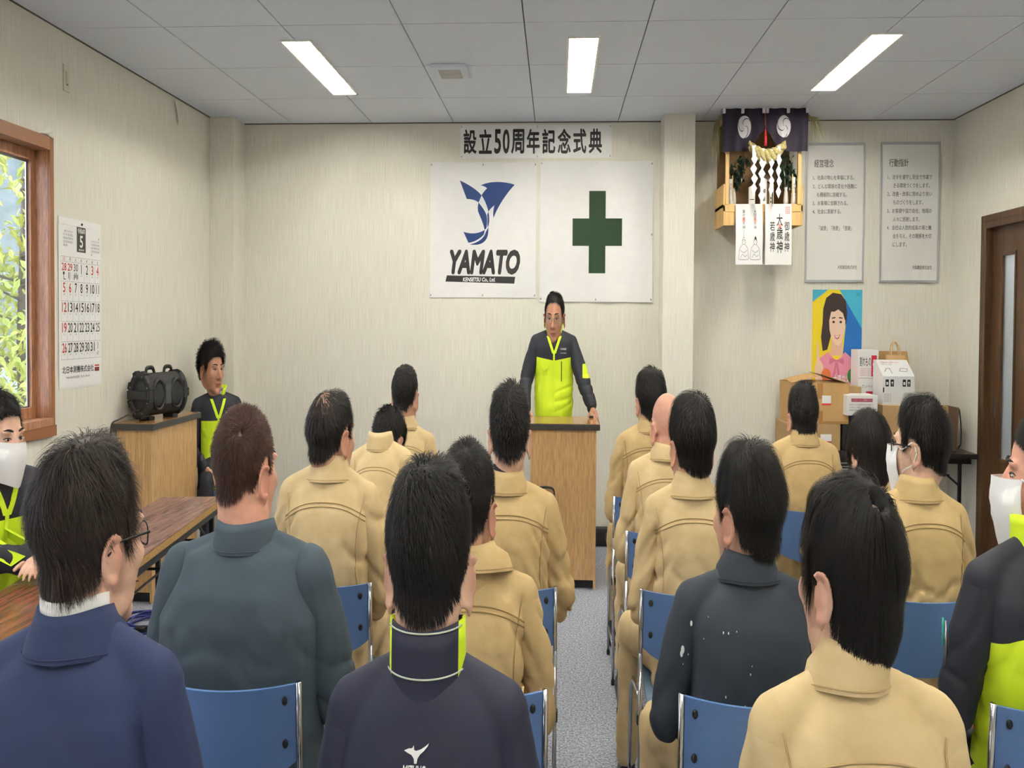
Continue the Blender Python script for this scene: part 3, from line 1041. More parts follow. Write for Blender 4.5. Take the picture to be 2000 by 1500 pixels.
eyes = [arc((sx_ * 0.038, 0.462), 0.014, 0, 340, 10, 0.008) for sx_ in (-1, 1)] + [[(sx_ * 0.018, 0.487), (sx_ * 0.058, 0.484), (sx_ * 0.056, 0.491), (sx_ * 0.02, 0.495)][::sx_] for sx_ in (-1, 1)]
for ey in eyes:
    flat(PO, 'printed_eye', M_INK, [ey], fl0, 0, 0, layer=0.0028)
flat(PO, 'printed_mouth', mat('lip_print', (204, 84, 84), 0.6), [[(-0.03, 0.378), (0.0, 0.37), (0.036, 0.382), (0.022, 0.354), (0.0, 0.347), (-0.018, 0.355)]], fl0, 0, 0, layer=0.0028)
flat(PO, 'printed_smile', M_WHITE, [[(-0.022, 0.374), (0.0, 0.367), (0.028, 0.377), (0.016, 0.361), (0.0, 0.357), (-0.012, 0.362)]], fl0, 0, 0, layer=0.0032)
flat(PO, 'orange_disc', M_ORANGE, [arc((-0.11, 0.112), 0.05, 0, 345, 20, 0.042)], fl0, 0, 0, layer=0.0034)
flat(PO, 'green_disc', M_GREEN, [arc((0.17, 0.108), 0.055, 0, 345, 20, 0.05)], fl0, 0, 0, layer=0.0034)
b = MB()
put_text(b, '大事な', (-0.035, -0.0062, 0.06), UX, UZ, w=0.135, h=0.055, bold=0.02)
put_text(b, '気づき', (0.108, -0.0062, 0.066), UX, UZ, w=0.125, h=0.055, bold=0.02)
b.build('lettering', M_WHITE, PO)
b = MB()
put_text(b, '〇', (0.20, -0.0062, 0.635), UX, UZ, w=0.016, h=0.018, bold=0.02)
put_text(b, '〇', (0.222, -0.0062, 0.635), UX, UZ, w=0.016, h=0.018, bold=0.02)
b.build('corner_mark', mat('dark_green_print', (20, 80, 60), 0.6), PO)

# wall calendar on the left wall: u runs along +y, facing +x
CA = thing('wall_calendar', 'white month calendar sheets with red and black numbers by the window', 'calendar', (XL, 5.75, 1.165))
cw, ch = 0.262, 0.79
for i in range(3):
    MB().box(0.001 + i * 0.002, 0.0022 + i * 0.002, -cw - 0.004 * i, cw - 0.004 * i, -0.006 * (2 - i), ch).build('sheet', M_WHITE, CA)
MB().box(0.0, 0.009, -cw - 0.008, cw - 0.008, ch - 0.03, ch + 0.004, 0.002).build('binding_strip', M_WHITE, CA)
MB().lathe([(0.006, 0), (0.006, 0.008), (0.003, 0.012)], 10, Matrix.Rotation(math.pi / 2, 3, 'Y'), (0.008, 0, ch - 0.016)).build('pin', M_BLACK, CA)
xf = 0.0068
U = (0, 1, 0)
cl = -cw + 0.01
MB().box(0.006, xf, -0.055, 0.055, 0.64, 0.764).build('month_block', mat('calendar_dark', (54, 52, 54), 0.6), CA)
b = MB()
put_text(b, '令和6年', (xf + 0.001, -0.045, 0.728), U, UZ, w=0.09, h=0.028, bold=0.01)
put_text(b, '5', (xf + 0.001, -0.02, 0.662), U, UZ, w=0.04, h=0.058, bold=0.02)
put_text(b, '2024 MAY', (xf + 0.001, -0.034, 0.646), U, UZ, w=0.068, h=0.01, bold=0.01)
b.build('month_lettering', M_WHITE, CA)
bk, bred, bgrey = MB(), MB(), MB()
colw = 0.0693
gx = -0.243
gz = [0.612, 0.587, 0.495, 0.403, 0.307, 0.212]   # row tops, heading first
for i, c in enumerate('日月火水木金土'):
    put_text(bred if i == 0 else bk, c, (xf, gx + (i + 0.3) * colw, 0.591), U, UZ, w=0.026, h=0.017)
num = [28, 29, 30] + list(range(1, 32)) + [1]
for k, nmb in enumerate(num):
    r, c = divmod(k, 7)
    faint = k < 3 or k == 34
    red = c == 0 or k in (1, 5, 6) or k == 8
    tgt = bred if red else (bgrey if faint or c == 6 else bk)
    w = 0.052 if nmb > 9 else 0.026
    hh = 0.046 if not faint else 0.036
    if faint and nmb == 1:
        w = 0.018
    put_text(tgt, str(nmb), (xf, gx + (c + 0.5) * colw, gz[r + 1] - 0.052 + (0.046 - hh)), U, UZ, w=None if nmb in (1, 11) else w, h=hh, bold=0.015, align='c')
    if r < 5 and not faint:
        put_text(bgrey, '先勝' if k % 3 else '友引', (xf, gx + (c + 0.5) * colw - 0.009, gz[r + 1] - 0.064), U, UZ, w=0.018, h=0.007)
put_text(bk, '北日本測機株式会社', (xf, -0.235, 0.062), U, UZ, w=0.385, h=0.034, bold=0.012)
put_text(bk, '〒000 仙台市若林区卸町  TEL 022  FAX 022', (xf, -0.19, 0.036), U, UZ, w=0.29, h=0.012)
# small tool sketches in the spare squares
sk = MB()
sk.box(xf - 0.0004, xf, gx + 0.028, gx + 0.033, 0.505, 0.535).box(xf - 0.0004, xf, gx + 0.022, gx + 0.04, 0.527, 0.54).box(xf - 0.0004, xf, gx + 0.03, gx + 0.052, 0.503, 0.507)
sk.box(xf - 0.0004, xf, gx + 0.088, gx + 0.096, 0.508, 0.54).box(xf - 0.0004, xf, gx + 0.112, gx + 0.115, 0.508, 0.54).box(xf - 0.0004, xf, gx + 0.095, gx + 0.105, 0.502, 0.506)
for a in range(5):
    sk.box(xf - 0.0004, xf, gx + 0.15 + a * 0.011, gx + 0.156 + a * 0.011, 0.504 + 0.006 * (a % 3), 0.53 + 0.005 * ((a * 2) % 4))
tag(sk.build('tool_sketches', M_INK, CA), kind='stuff')
put_text(bk, '6月', (xf, gx + 6.3 * colw, 0.14), U, UZ, w=0.024, h=0.02)
bk.build('lettering', M_INK, CA)
bred.box(xf - 0.0003, xf, 0.165, 0.225, 0.085, 0.092)
bred.build('red_lettering', M_REDINK, CA)
MB().box(xf - 0.0003, xf, 0.165, 0.225, 0.06, 0.08).build('company_block', mat('company_block_red', (120, 40, 44), 0.6), CA)
for (ox_, n0, n1) in ((-0.215, 1, 31), (0.125, 2, 31)):
    for k in range(30):
        r, c = divmod(k + (1 if ox_ < 0 else 6), 7)
        put_text(bgrey, str(k + 1), (xf, ox_ + c * 0.0165, 0.725 - r * 0.0165 - (0.012 if ox_ > 0 else 0)), U, UZ, w=0.011 if k > 8 else 0.006, h=0.011, bold=0.01)
bgrey.build('small_numbers', M_GREYINK, CA)
b = MB()
for i in range(8):
    b.box(xf - 0.0006, xf - 0.0002, gx + i * colw - 0.0006, gx + i * colw + 0.0006, 0.128, 0.612)
for z in gz + [0.128]:
    b.box(xf - 0.0006, xf - 0.0002, gx, gx + 7 * colw, z - 0.0008, z + 0.0008)
tag(b.build('ruled_lines', M_PALEINK, CA), kind='stuff')

# ------------------------------------------------------------------ household altar shelf
SX0, SX1, SYF, SZ0, SZ1 = 1.712, 2.522, 7.82, 2.10, 2.80
AL = thing('altar_shelf', 'pale wooden household altar shelf hung high beside the pillar', 'altar shelf', ((SX0 + SX1) / 2, YW, SZ0))
w = (SX1 - SX0) / 2
yf = SYF - YW
H = SZ1 - SZ0
MB().box(-w, w, yf + 0.02, 0, 0.115, 0.135).build('floor_board', M_PINE, AL)
for s in (-1, 1):
    MB().box(min(s * w, s * (w - 0.018)), max(s * w, s * (w - 0.018)), yf, 0, 0.0, 0.26, 0.002).build('side_board', M_PINE, AL)
    MB().box(min(s * (w - 0.055), s * (w - 0.02)), max(s * (w - 0.055), s * (w - 0.02)), yf - 0.004, yf + 0.03, 0.13, H, 0.002).build('front_post', M_PINE, AL)
    MB().box(min(s * w, s * (w - 0.012)), max(s * w, s * (w - 0.012)), yf, 0, H - 0.05, H, 0.002).build('top_rail', M_PINE, AL)
MB().box(-w, w, yf, yf + 0.02, 0.085, 0.128, 0.002).build('front_rail', M_PINE, AL)
ap = [(-w, 0.0), (-w + 0.11, 0.0), (-w + 0.125, 0.03), (-w + 0.15, 0.042), (-0.03, 0.042), (-0.012, 0.02), (0, 0.006), (0.012, 0.02), (0.03, 0.042), (w - 0.15, 0.042), (w - 0.125, 0.03), (w - 0.11, 0.0), (w, 0.0), (w, 0.083), (-w, 0.083)]
MB().prism(ap, (0, yf + 0.022, 0), UX, UZ, 0.018).build('apron', M_PINE, AL)
MB().box(-w, w, yf, 0, H - 0.012, H, 0.002).build('top_board', M_PINE, AL)
MB().box(-w + 0.02, w - 0.02, -0.012, 0, 0.135, H - 0.012).build('back_board', mat('old_wood', (132, 100, 62), 0.7, var=0.3, scale=(30, 30, 5)), AL)

# curtain in two halves with comma crests
CU = thing('altar_curtain', 'dark purple altar curtain with white three comma crests', 'curtain', ((SX0 + SX1) / 2, SYF - 0.03, 2.56))


def curtain_y(x, z):
    return -0.012 + 0.016 * math.sin(x * 26) * (0.35 + 0.65 * (1 - z / 0.25)) + 0.008 * math.sin(x * 55 + 2)


for s in (-1, 1):
    rows = []
    for j in range(13):
        r = []
        for i in range(23):
            t = i / 22
            x = s * (0.003 + 0.434 * t)
            lowz = 0.0 + 0.125 * (1 - smoothstep(0.0, 0.42, t)) - 0.006 * t
            z = float(lowz) + (0.262 - float(lowz)) * j / 12
            sq = 1.0 - 0.02 * (1 - z / 0.26)
            r.append((x * sq, curtain_y(x, z), z))
        rows.append(r if s > 0 else r[::-1])
    b = MB().rings(rows, cap=False, closed=False)
    b.rings([[(p[0], p[1] + 0.003, p[2]) for p in r][::-1] for r in rows], cap=False, closed=False)
    o = b.build('curtain_half', M_PURPLE, CU, smooth=True)
    # crest of three commas
    cxx, czz, R = s * 0.2 - 0.012, 0.148, 0.07
    bm_ = MB()
    dk = MB()
    on = lambda a, q, l: (cxx + a, curtain_y(cxx + a, czz + q) - l, czz + q)
    ring = arc((0, 0), R, 0, 360, 32)[:-1]
    ring2 = [(p[0] * 0.5, p[1] * 0.5) for p in ring]
    n_ = len(ring)
    bm_.add([on(0, 0, 0.003)] + [on(*p, 0.003) for p in ring2] + [on(*p, 0.003) for p in ring],
            [(0, 1 + i, 1 + (i + 1) % n_) for i in range(n_)] + [(1 + i, 1 + n_ + i, 1 + n_ + (i + 1) % n_, 1 + (i + 1) % n_) for i in range(n_)])
    for k in range(3):                     # dark swirls between the three commas
        vv = []
        for q in np.linspace(0, 1, 14):
            a0 = k * 2.094 + 0.5 + q * 2.3
            rad = R * (1.0 - 0.93 * q ** 1.25)
            th = R * (0.02 + 0.09 * q * (1.15 - q))
            vv += [on((rad + th) * math.cos(a0), (rad + th) * math.sin(a0), 0.0045), on((rad - th) * math.cos(a0), (rad - th) * math.sin(a0), 0.0045)]
        dk.add(vv, [(2 * i, 2 * i + 1, 2 * i + 3, 2 * i + 2) for i in range(13)])
    dk.build('crest_swirl', M_PURPLE, CU)
    bm_.build('crest', mat('crest_white', (206, 202, 208), 0.8), CU)
for x in (-0.42, -0.23, -0.018, 0.018, 0.23, 0.42):
    MB().box(x - 0.013, x + 0.013, -0.032, 0.004, 0.232, 0.266, 0.002).build('hanging_loop', mat('loop_white', (226, 224, 228), 0.8), CU)
TS = MB().tube([(0, -0.022, 0.13), (0, -0.026, 0.115), (0, -0.03, 0.09)], [0.004, 0.009, 0.011], 10)
TS.tube([(0, -0.03, 0.09), (0, -0.03, 0.028)], [0.0125, 0.0145], 10)
TS.tube([(0, -0.02, 0.25), (0, -0.02, 0.12)], 0.0025, 6)
tag(TS.build('tassel', mat('red_silk', (196, 30, 40), 0.6), CU, smooth=True), label='red silk tassel')

# sacred rope with paper streamers
RO = thing('straw_rope', 'twisted straw rope with four white zigzag paper streamers', 'rope', ((SX0 + SX1) / 2 + 0.01, SYF - 0.075, 2.505))
for ph in (0, 2.09, 4.19):
    pts, rr_ = [], []
    for i in range(41):
        t = i / 40
        x = -0.19 + 0.37 * t
        z = 0.085 - 0.075 * math.sin(math.pi * t)
        rad = 0.025 * (0.55 + 0.45 * math.sin(math.pi * min(1, max(0, t))))
        a = ph + t * 15
        pts.append((x, -0.03 + rad * math.cos(a), z + rad * math.sin(a)))
        rr_.append(rad * 1.05)
    MB().tube(pts, rr_, 8).build('rope_strand', M_ROPE, RO, smooth=True)
for x, z, Ls, sc in ((-0.142, 0.035, 0.28, 1.15), (-0.06, 0.015, 0.31, 1.2), (0.03, 0.01, 0.26, 0.95), (0.105, 0.03, 0.30, 0.9)):
    b = MB()
    n = 4
    step = Ls / (n + 0.3)
    hw_ = 0.03 * sc
    y = -0.062
    b.box(x - hw_ * 0.55, x + hw_ * 0.55, y - 0.001, y, z - step * 0.75, z + 0.04)
    for i in range(n):
        zz = z - step * 0.35 - i * step * 0.93
        sgn = -1 if i % 2 else 1
        q = [(-hw_, 0), (0.0, step * 0.5), (hw_, 0.0), (0.0, -step * 0.62)]
        b.prism([(p[0] + sgn * hw_ * 0.12, p[1]) for p in q], (x, y - 0.004 * i, zz - step * 0.3), UX, UZ, 0.0012)
    b.build('paper_streamer', M_WHITE, RO)

# dry pine sprigs tied at the curtain ends
for sx_, lab in ((-1, 'dry drooping straw sprig tied at the curtain end beside the pillar'), (1, 'dry drooping straw sprig tied at the curtain end above the framed notice')):
    S_ = thing('straw_sprig', lab, 'sprig', ((SX0 + SX1) / 2 + sx_ * 0.46, SYF + 0.02, 2.78))
    b = MB()
    r3 = random.Random(5 + sx_)
    for i in range(42):
        L = r3.uniform(0.14, 0.3) if sx_ < 0 else r3.uniform(0.08, 0.15)
        out = r3.uniform(-0.02, 0.08) * sx_ if sx_ < 0 else r3.uniform(0.04, 0.17)
        y = r3.uniform(-0.04, 0.03)
        b.tube([(0, 0, 0.0), (out * 0.5, y * 0.5, -L * 0.25 + 0.02), (out, y, -L)], [0.0022, 0.0018, 0.0008], 4)
    tag(b.build('straw', M_STRAW, S_), kind='stuff')
    MB().tube([(0, -0.006, 0.01), (0, -0.008, -0.02)], 0.01, 8).build('binding', M_STRAW, S_)

# evergreen branches in white vases
for sx_, lab in ((-1, 'dark evergreen branch in a white vase on the altar shelf beside the pillar'), (1, 'dark evergreen branch in a white vase on the altar shelf beside the framed notice')):
    S_ = thing('evergreen_vase', lab, 'vase', ((SX0 + SX1) / 2 + sx_ * 0.27, SYF + 0.13, SZ0 + 0.135))
    MB().lathe([(0.022, 0), (0.026, 0.03), (0.02, 0.075), (0.014, 0.1), (0.018, 0.115)], 16).build('vase', mat('white_china', (226, 224, 220), 0.2), S_, smooth=True)
    b = MB()
    lf = MB()
    r3 = random.Random(15 + sx_)
    for i in range(9):
        a = r3.uniform(0, 6.28)
        e = (0.12 * math.cos(a) * r3.uniform(0.3, 1), 0.08 * math.sin(a), r3.uniform(0.17, 0.33))
        b.tube([(0, 0, 0.09), (e[0] * 0.4, e[1] * 0.4, 0.17), e], [0.003, 0.0025, 0.0015], 5)
        for k in range(20):
            t = r3.uniform(0.3, 1.05)
            p = Vector((0, 0, 0.09)).lerp(Vector(e), t) + Vector((r3.gauss(0, 0.022), r3.gauss(0, 0.015), r3.gauss(0, 0.02)))
            M = Matrix.Rotation(r3.uniform(0, 6.28), 3, 'Z') @ Matrix.Rotation(r3.uniform(-1.2, 1.2), 3, 'X') @ Matrix.Rotation(r3.uniform(-1, 1), 3, 'Y')
            s = r3.uniform(0.022, 0.034)
            lv = [(0, -s, 0), (s * 0.4, -s * 0.2, s * 0.12), (s * 0.3, s * 0.5, s * 0.1), (0, s, -s * 0.1), (-s * 0.3, s * 0.5, s * 0.1), (-s * 0.4, -s * 0.2, s * 0.12)]
            lf.add([tuple(p + M @ Vector(q)) for q in lv], [(0, 1, 2, 3), (0, 3, 4, 5)])
    b.build('stem', M_BARK, S_)
    tag(lf.build('leaves', M_LEAFDARK, S_), kind='stuff')

# talismans standing on the shelf
inner = [(-0.32, 0.16, 'rolled white paper talisman tied with string at the pillar end of the altar', 'roll'), (0.325, 0.17, 'rolled white paper talisman tied with string at the notice end of the altar', 'roll'),
         (-0.1, 0.12, 'plain wrapped paper talisman standing behind the zigzag streamers', 'slab'), (0.02, 0.17, 'upright paper talisman with two black characters on the altar shelf', 'slab2'), (0.1, 0.14, 'narrow talisman with a dotted black band on the altar shelf', 'slab3')]
for x, h_, lab, kind in inner:
    S_ = thing('paper_talisman', lab, 'talisman', ((SX0 + SX1) / 2 + x, SYF + 0.06, SZ0 + 0.135))
    if kind == 'roll':
        MB().lathe([(0.027, 0), (0.022, 0.05), (0.014, 0.07), (0.016, 0.075), (0.02, h_)], 12).build('paper_roll', M_WHITE, S_, smooth=True)
        MB().box(0.012 if x < 0 else -0.02, 0.02 if x < 0 else -0.012, -0.02, -0.014, 0.02, h_ + 0.02).build('stick', M_PINE, S_)
        MB().tube([(0.019 * math.cos(a), 0.019 * math.sin(a), 0.066) for a in np.linspace(0, 6.0, 14)], 0.004, 6).build('string', M_WHITE, S_)
        b = MB()
        for i, c in enumerate('神符'):
            put_text(b, c, (-0.008, -0.0235, 0.115 - i * 0.022), UX, UZ, w=0.014, h=0.018)
        b.build('lettering', M_GREYINK, S_)
    else:
        hw_ = 0.032 if kind != 'slab3' else 0.022
        MB().prism([(-hw_, 0), (hw_, 0), (hw_, h_ * 0.92), (0, h_), (-hw_, h_ * 0.92)], (0, 0.012, 0), UX, UZ, 0.018).build('wrapped_board', M_WHITE if kind != 'slab3' else mat('cream_paper', (220, 212, 190), 0.7), S_)
        b = MB()
        if kind == 'slab2':
            for i, c in enumerate('神璽'):
                put_text(b, c, (-0.016, -0.0075, 0.065 - i * 0.042), UX, UZ, w=0.032, h=0.036, bold=0.01)
        elif kind == 'slab3':
            for i in range(5):
                b.box(-0.012, 0.0, -0.008, -0.006, 0.012 + i * 0.024, 0.022 + i * 0.024)
            b.box(0.004, 0.016, -0.008, -0.006, 0.0, h_ * 0.7)
        else:
            b.box(-0.02, 0.02, -0.008, -0.006, 0.03, 0.034)
        b.build('lettering', M_INK, S_)
MB_ = MB().prism([(-0.1, 0), (0.1, 0), (0.12, 0.02), (0.05, 0.03), (-0.05, 0.03), (-0.12, 0.02)], (0, 0.1, 0), UX, UZ, 0.06)
MB_.box(-0.035, 0.035, 0.04, 0.1, 0.03, 0.16)
for a in (-1, 1):
    MB_.prism([(-0.11, 0.16), (0.11, 0.16), (0.0, 0.26)], (0, 0.11, 0), UX, UZ, 0.08) if a < 0 else None
tag(MB_.build('altar_shrine', mat('dark_old_wood', (92, 66, 38), 0.6, var=0.3, scale=(30, 30, 6)), None, ((SX0 + SX1) / 2 + 0.03, SYF + 0.16, SZ0 + 0.135)), 'small dark wooden miniature shrine inside the altar shelf', 'shrine')

# two paper charms hanging from the shelf front
for x0, x1, nm in ((1.834, 2.108, 'L'), (2.134, 2.402, 'R')):
    lab = 'long white paper charm with two seated figures drawn in ink' if nm == 'L' else 'long white paper charm with large brushed characters and a red seal'
    S_ = thing('hanging_charm', lab, 'paper charm', ((x0 + x1) / 2, SYF - 0.012, 1.852), 'paper charms under the altar shelf')
    hw_, h_ = (x1 - x0) / 2, 0.38
    fold = lambda x, z: -0.004 - 0.012 * (1 - abs(z / 0.38 - 0.5) * 2) - 0.02 * (1 - z / 0.38)
    b = MB()
    b.rings([[(-hw_ + 2 * hw_ * i / 4, fold(0, h_ * j / 14), h_ * j / 14) for i in range(5)] for j in range(15)], cap=False, closed=False)
    b.rings([[(-hw_ + 2 * hw_ * i / 4, fold(0, h_ * j / 14) + 0.001, h_ * j / 14) for i in range(5)][::-1] for j in range(15)], cap=False, closed=False)
    b.build('sheet', M_WHITE, S_)
    b = MB()
    rd = MB()
    P_ = lambda a, q: (a, fold(0, q) - 0.0015, q)

    def vtext(mbx, s, x, ztop, cw_, chh, bold=0.0):
        for i, c in enumerate(s):
            z = ztop - (i + 1) * chh * 1.08
            put_text(mbx, c, (0, 0, 0), UX, UZ, w=cw_, h=chh, bold=bold, fn=lambda a, q, x=x, z=z: P_(x - cw_ / 2 + a, z + q))
    if nm == 'L':
        vtext(b, '大国主大神', 0.06, 0.345, 0.026, 0.023)
        vtext(b, '事代主大神', -0.055, 0.345, 0.026, 0.023)
        for xx in (-0.055, 0.06):
            rd.add([P_(xx - 0.013, 0.265), P_(xx + 0.013, 0.265), P_(xx + 0.013, 0.295), P_(xx - 0.013, 0.295)], [(0, 1, 2, 3)])

        def stroke(pts):
            n_ = len(pts)
            vs_, fs_ = [], []
            for i, p in enumerate(pts):
                a = np.array(pts[max(i - 1, 0)])
                c = np.array(pts[min(i + 1, n_ - 1)])
                d_ = (c - a) / (np.linalg.norm(c - a) + 1e-9)
                nn = np.array((-d_[1], d_[0])) * 0.0011
                vs_ += [P_(p[0] + nn[0], p[1] + nn[1]), P_(p[0] - nn[0], p[1] - nn[1])]
            for i in range(n_ - 1):
                fs_.append((2 * i, 2 * i + 1, 2 * i + 3, 2 * i + 2))
            b.add(vs_, fs_)
        for xx in (-0.055, 0.062):      # plain seated figures: head, cap, robe, folds
            stroke(arc((xx, 0.14), 0.017, 0, 360, 14, 0.015))
            stroke([(xx - 0.016, 0.15), (xx, 0.172), (xx + 0.016, 0.15)])
            stroke(spline([(xx - 0.012, 0.126), (xx - 0.04, 0.1), (xx - 0.046, 0.06), (xx - 0.05, 0.035), (xx, 0.03), (xx + 0.05, 0.035), (xx + 0.046, 0.06), (xx + 0.04, 0.1), (xx + 0.012, 0.126)], 4))
            stroke(spline([(xx - 0.035, 0.09), (xx, 0.075), (xx + 0.035, 0.09)], 4))
            stroke(spline([(xx - 0.03, 0.045), (xx - 0.01, 0.065), (xx + 0.012, 0.05), (xx + 0.035, 0.06)], 4))
            stroke([(xx - 0.006, 0.142), (xx - 0.003, 0.142)])
            stroke([(xx + 0.003, 0.142), (xx + 0.007, 0.142)])
        stroke([(-0.055, 0.165), (-0.058, 0.2), (-0.05, 0.215)])
        b.prism([(0.05, 0.158), (0.074, 0.158), (0.068, 0.172), (0.06, 0.178)], (0, fold(0, 0.165) - 0.003, 0), UX, UZ, 0.0005)
    else:
        vtext(b, '大歳神', 0.012, 0.325, 0.062, 0.078, 0.012)
        vtext(b, '御歳神', 0.085, 0.275, 0.05, 0.06, 0.008)
        vtext(b, '若歳神', -0.062, 0.275, 0.05, 0.06, 0.008)
        for i in range(3):
            for j in range(4):
                xx, zz = 0.072 + i * 0.016, 0.318 + j * 0.012
                rd.add([P_(xx, zz), P_(xx + 0.012, zz), P_(xx + 0.012, zz + 0.009), P_(xx, zz + 0.009)], [(0, 1, 2, 3)])
        rd.add([P_(0.0, 0.225), P_(0.03, 0.225), P_(0.03, 0.255), P_(0.0, 0.255)], [(0, 1, 2, 3)])
    b.build('lettering', M_INK, S_)
    rd.build('red_seal', M_PINKINK, S_)

# ------------------------------------------------------------------ lecterns
def lectern(name, label, x0, x1, y0, y1, h, kick, rz=0.0):
    """solid panelled lectern: two side panels, face, recessed plinth, top with a dark edge."""
    L = thing(name, label, 'lectern', ((x0 + x1) / 2, (y0 + y1) / 2, 0))
    w, d = (x1 - x0) / 2, (y1 - y0) / 2
    for s in (-1, 1):
        MB().box(min(s * w, s * (w - 0.02)), max(s * w, s * (w - 0.02)), -d, d, 0.006, h - 0.035, 0.0015).build('side_panel', M_LECT, L)
        for e in (-1, 1):
            MB().lathe([(0.012, 0), (0.012, 0.006)], 10, None, (s * (w - 0.012), e * (d - 0.02), 0)).build('glide', M_WHITE, L)
    MB().box(-w + 0.02, w - 0.02, -d + 0.006, -d + 0.024, kick, h - 0.035).build('front_panel', M_LECT, L)
    MB().box(-w + 0.02, w - 0.02, -d + 0.05, -d + 0.065, 0.006, kick).build('plinth', M_BLACK, L)
    MB().box(-w + 0.02, w - 0.02, -d + 0.024, d - 0.02, 0.44, 0.458).build('shelf', M_LECT, L)
    MB().box(-w - 0.03, w + 0.03, -d - 0.03, d + 0.03, h - 0.035, h - 0.002, 0.004).build('top_edge', M_EDGE, L)
    MB().box(-w - 0.022, w + 0.022, -d - 0.022, d + 0.022, h - 0.004, h, 0.001).build('top_board', M_LECTTOP, L)
    return L


lectern('lectern', 'light wood lectern the speaker stands behind', -0.235, 0.365, 6.76, 7.24, 0.925, 0.055)
lectern('cabinet_lectern', 'light wood lectern against the left wall carrying a loudspeaker', -3.765, -3.46, 6.17, 6.97, 0.945, 0.06)

# loose black cable clipped on the lectern front
CB = thing('coiled_cable', 'short black cable with plugs hanging on the lectern front', 'cable', (-0.1, 6.75, 0.42))
pts = spline([(-0.12, -0.02, 0.12), (-0.06, -0.025, 0.15), (0.06, -0.025, 0.15), (0.085, -0.025, 0.11), (0.05, -0.025, 0.06), (0.03, -0.025, 0.10), (-0.03, -0.025, 0.13), (0.0, -0.03, 0.08), (0.07, -0.025, 0.05), (0.08, -0.025, 0.02), (0.05, -0.025, -0.01)], 6)
MB().tube(pts, 0.007, 7).build('cord', M_BLACK, CB, smooth=True)
MB().box(0.045, 0.085, -0.045, -0.012, 0.085, 0.115, 0.006).build('plug', M_STEEL, CB)
MB().box(0.06, 0.1, -0.04, -0.012, 0.005, 0.025, 0.006).build('plug', M_BLACK, CB)

# barrel loudspeaker
BX = thing('barrel_loudspeaker', 'black barrel shaped portable loudspeaker on the lectern by the wall', 'loudspeaker', (-3.575, 6.50, 0.945))
AX = Vector((0.30, 0.95, 0)).normalized()      # barrel axis on plan
side = Vector((AX.y, -AX.x, 0))
R3 = Matrix((side, Vector((0, 0, 1)), -AX)).transposed()   # local z -> -axis (towards the front face)
RB, LB = 0.125, 0.44
c0 = Vector((0, 0, RB + 0.012))
o_ = tuple(c0)
body = MB().lathe([(RB * 0.90, LB / 2 - 0.01), (RB * 0.93, LB / 2 - 0.06), (RB * 0.92, LB / 2 - 0.1), (RB * 0.92, 0.06), (RB * 0.92, 0), (RB * 0.92, -0.06), (RB * 0.92, -LB / 2 + 0.1), (RB * 0.93, -LB / 2 + 0.06), (RB * 0.9, -LB / 2)], 32, R3, o_)
body.build('barrel', M_RUBBER, BX, smooth=True)
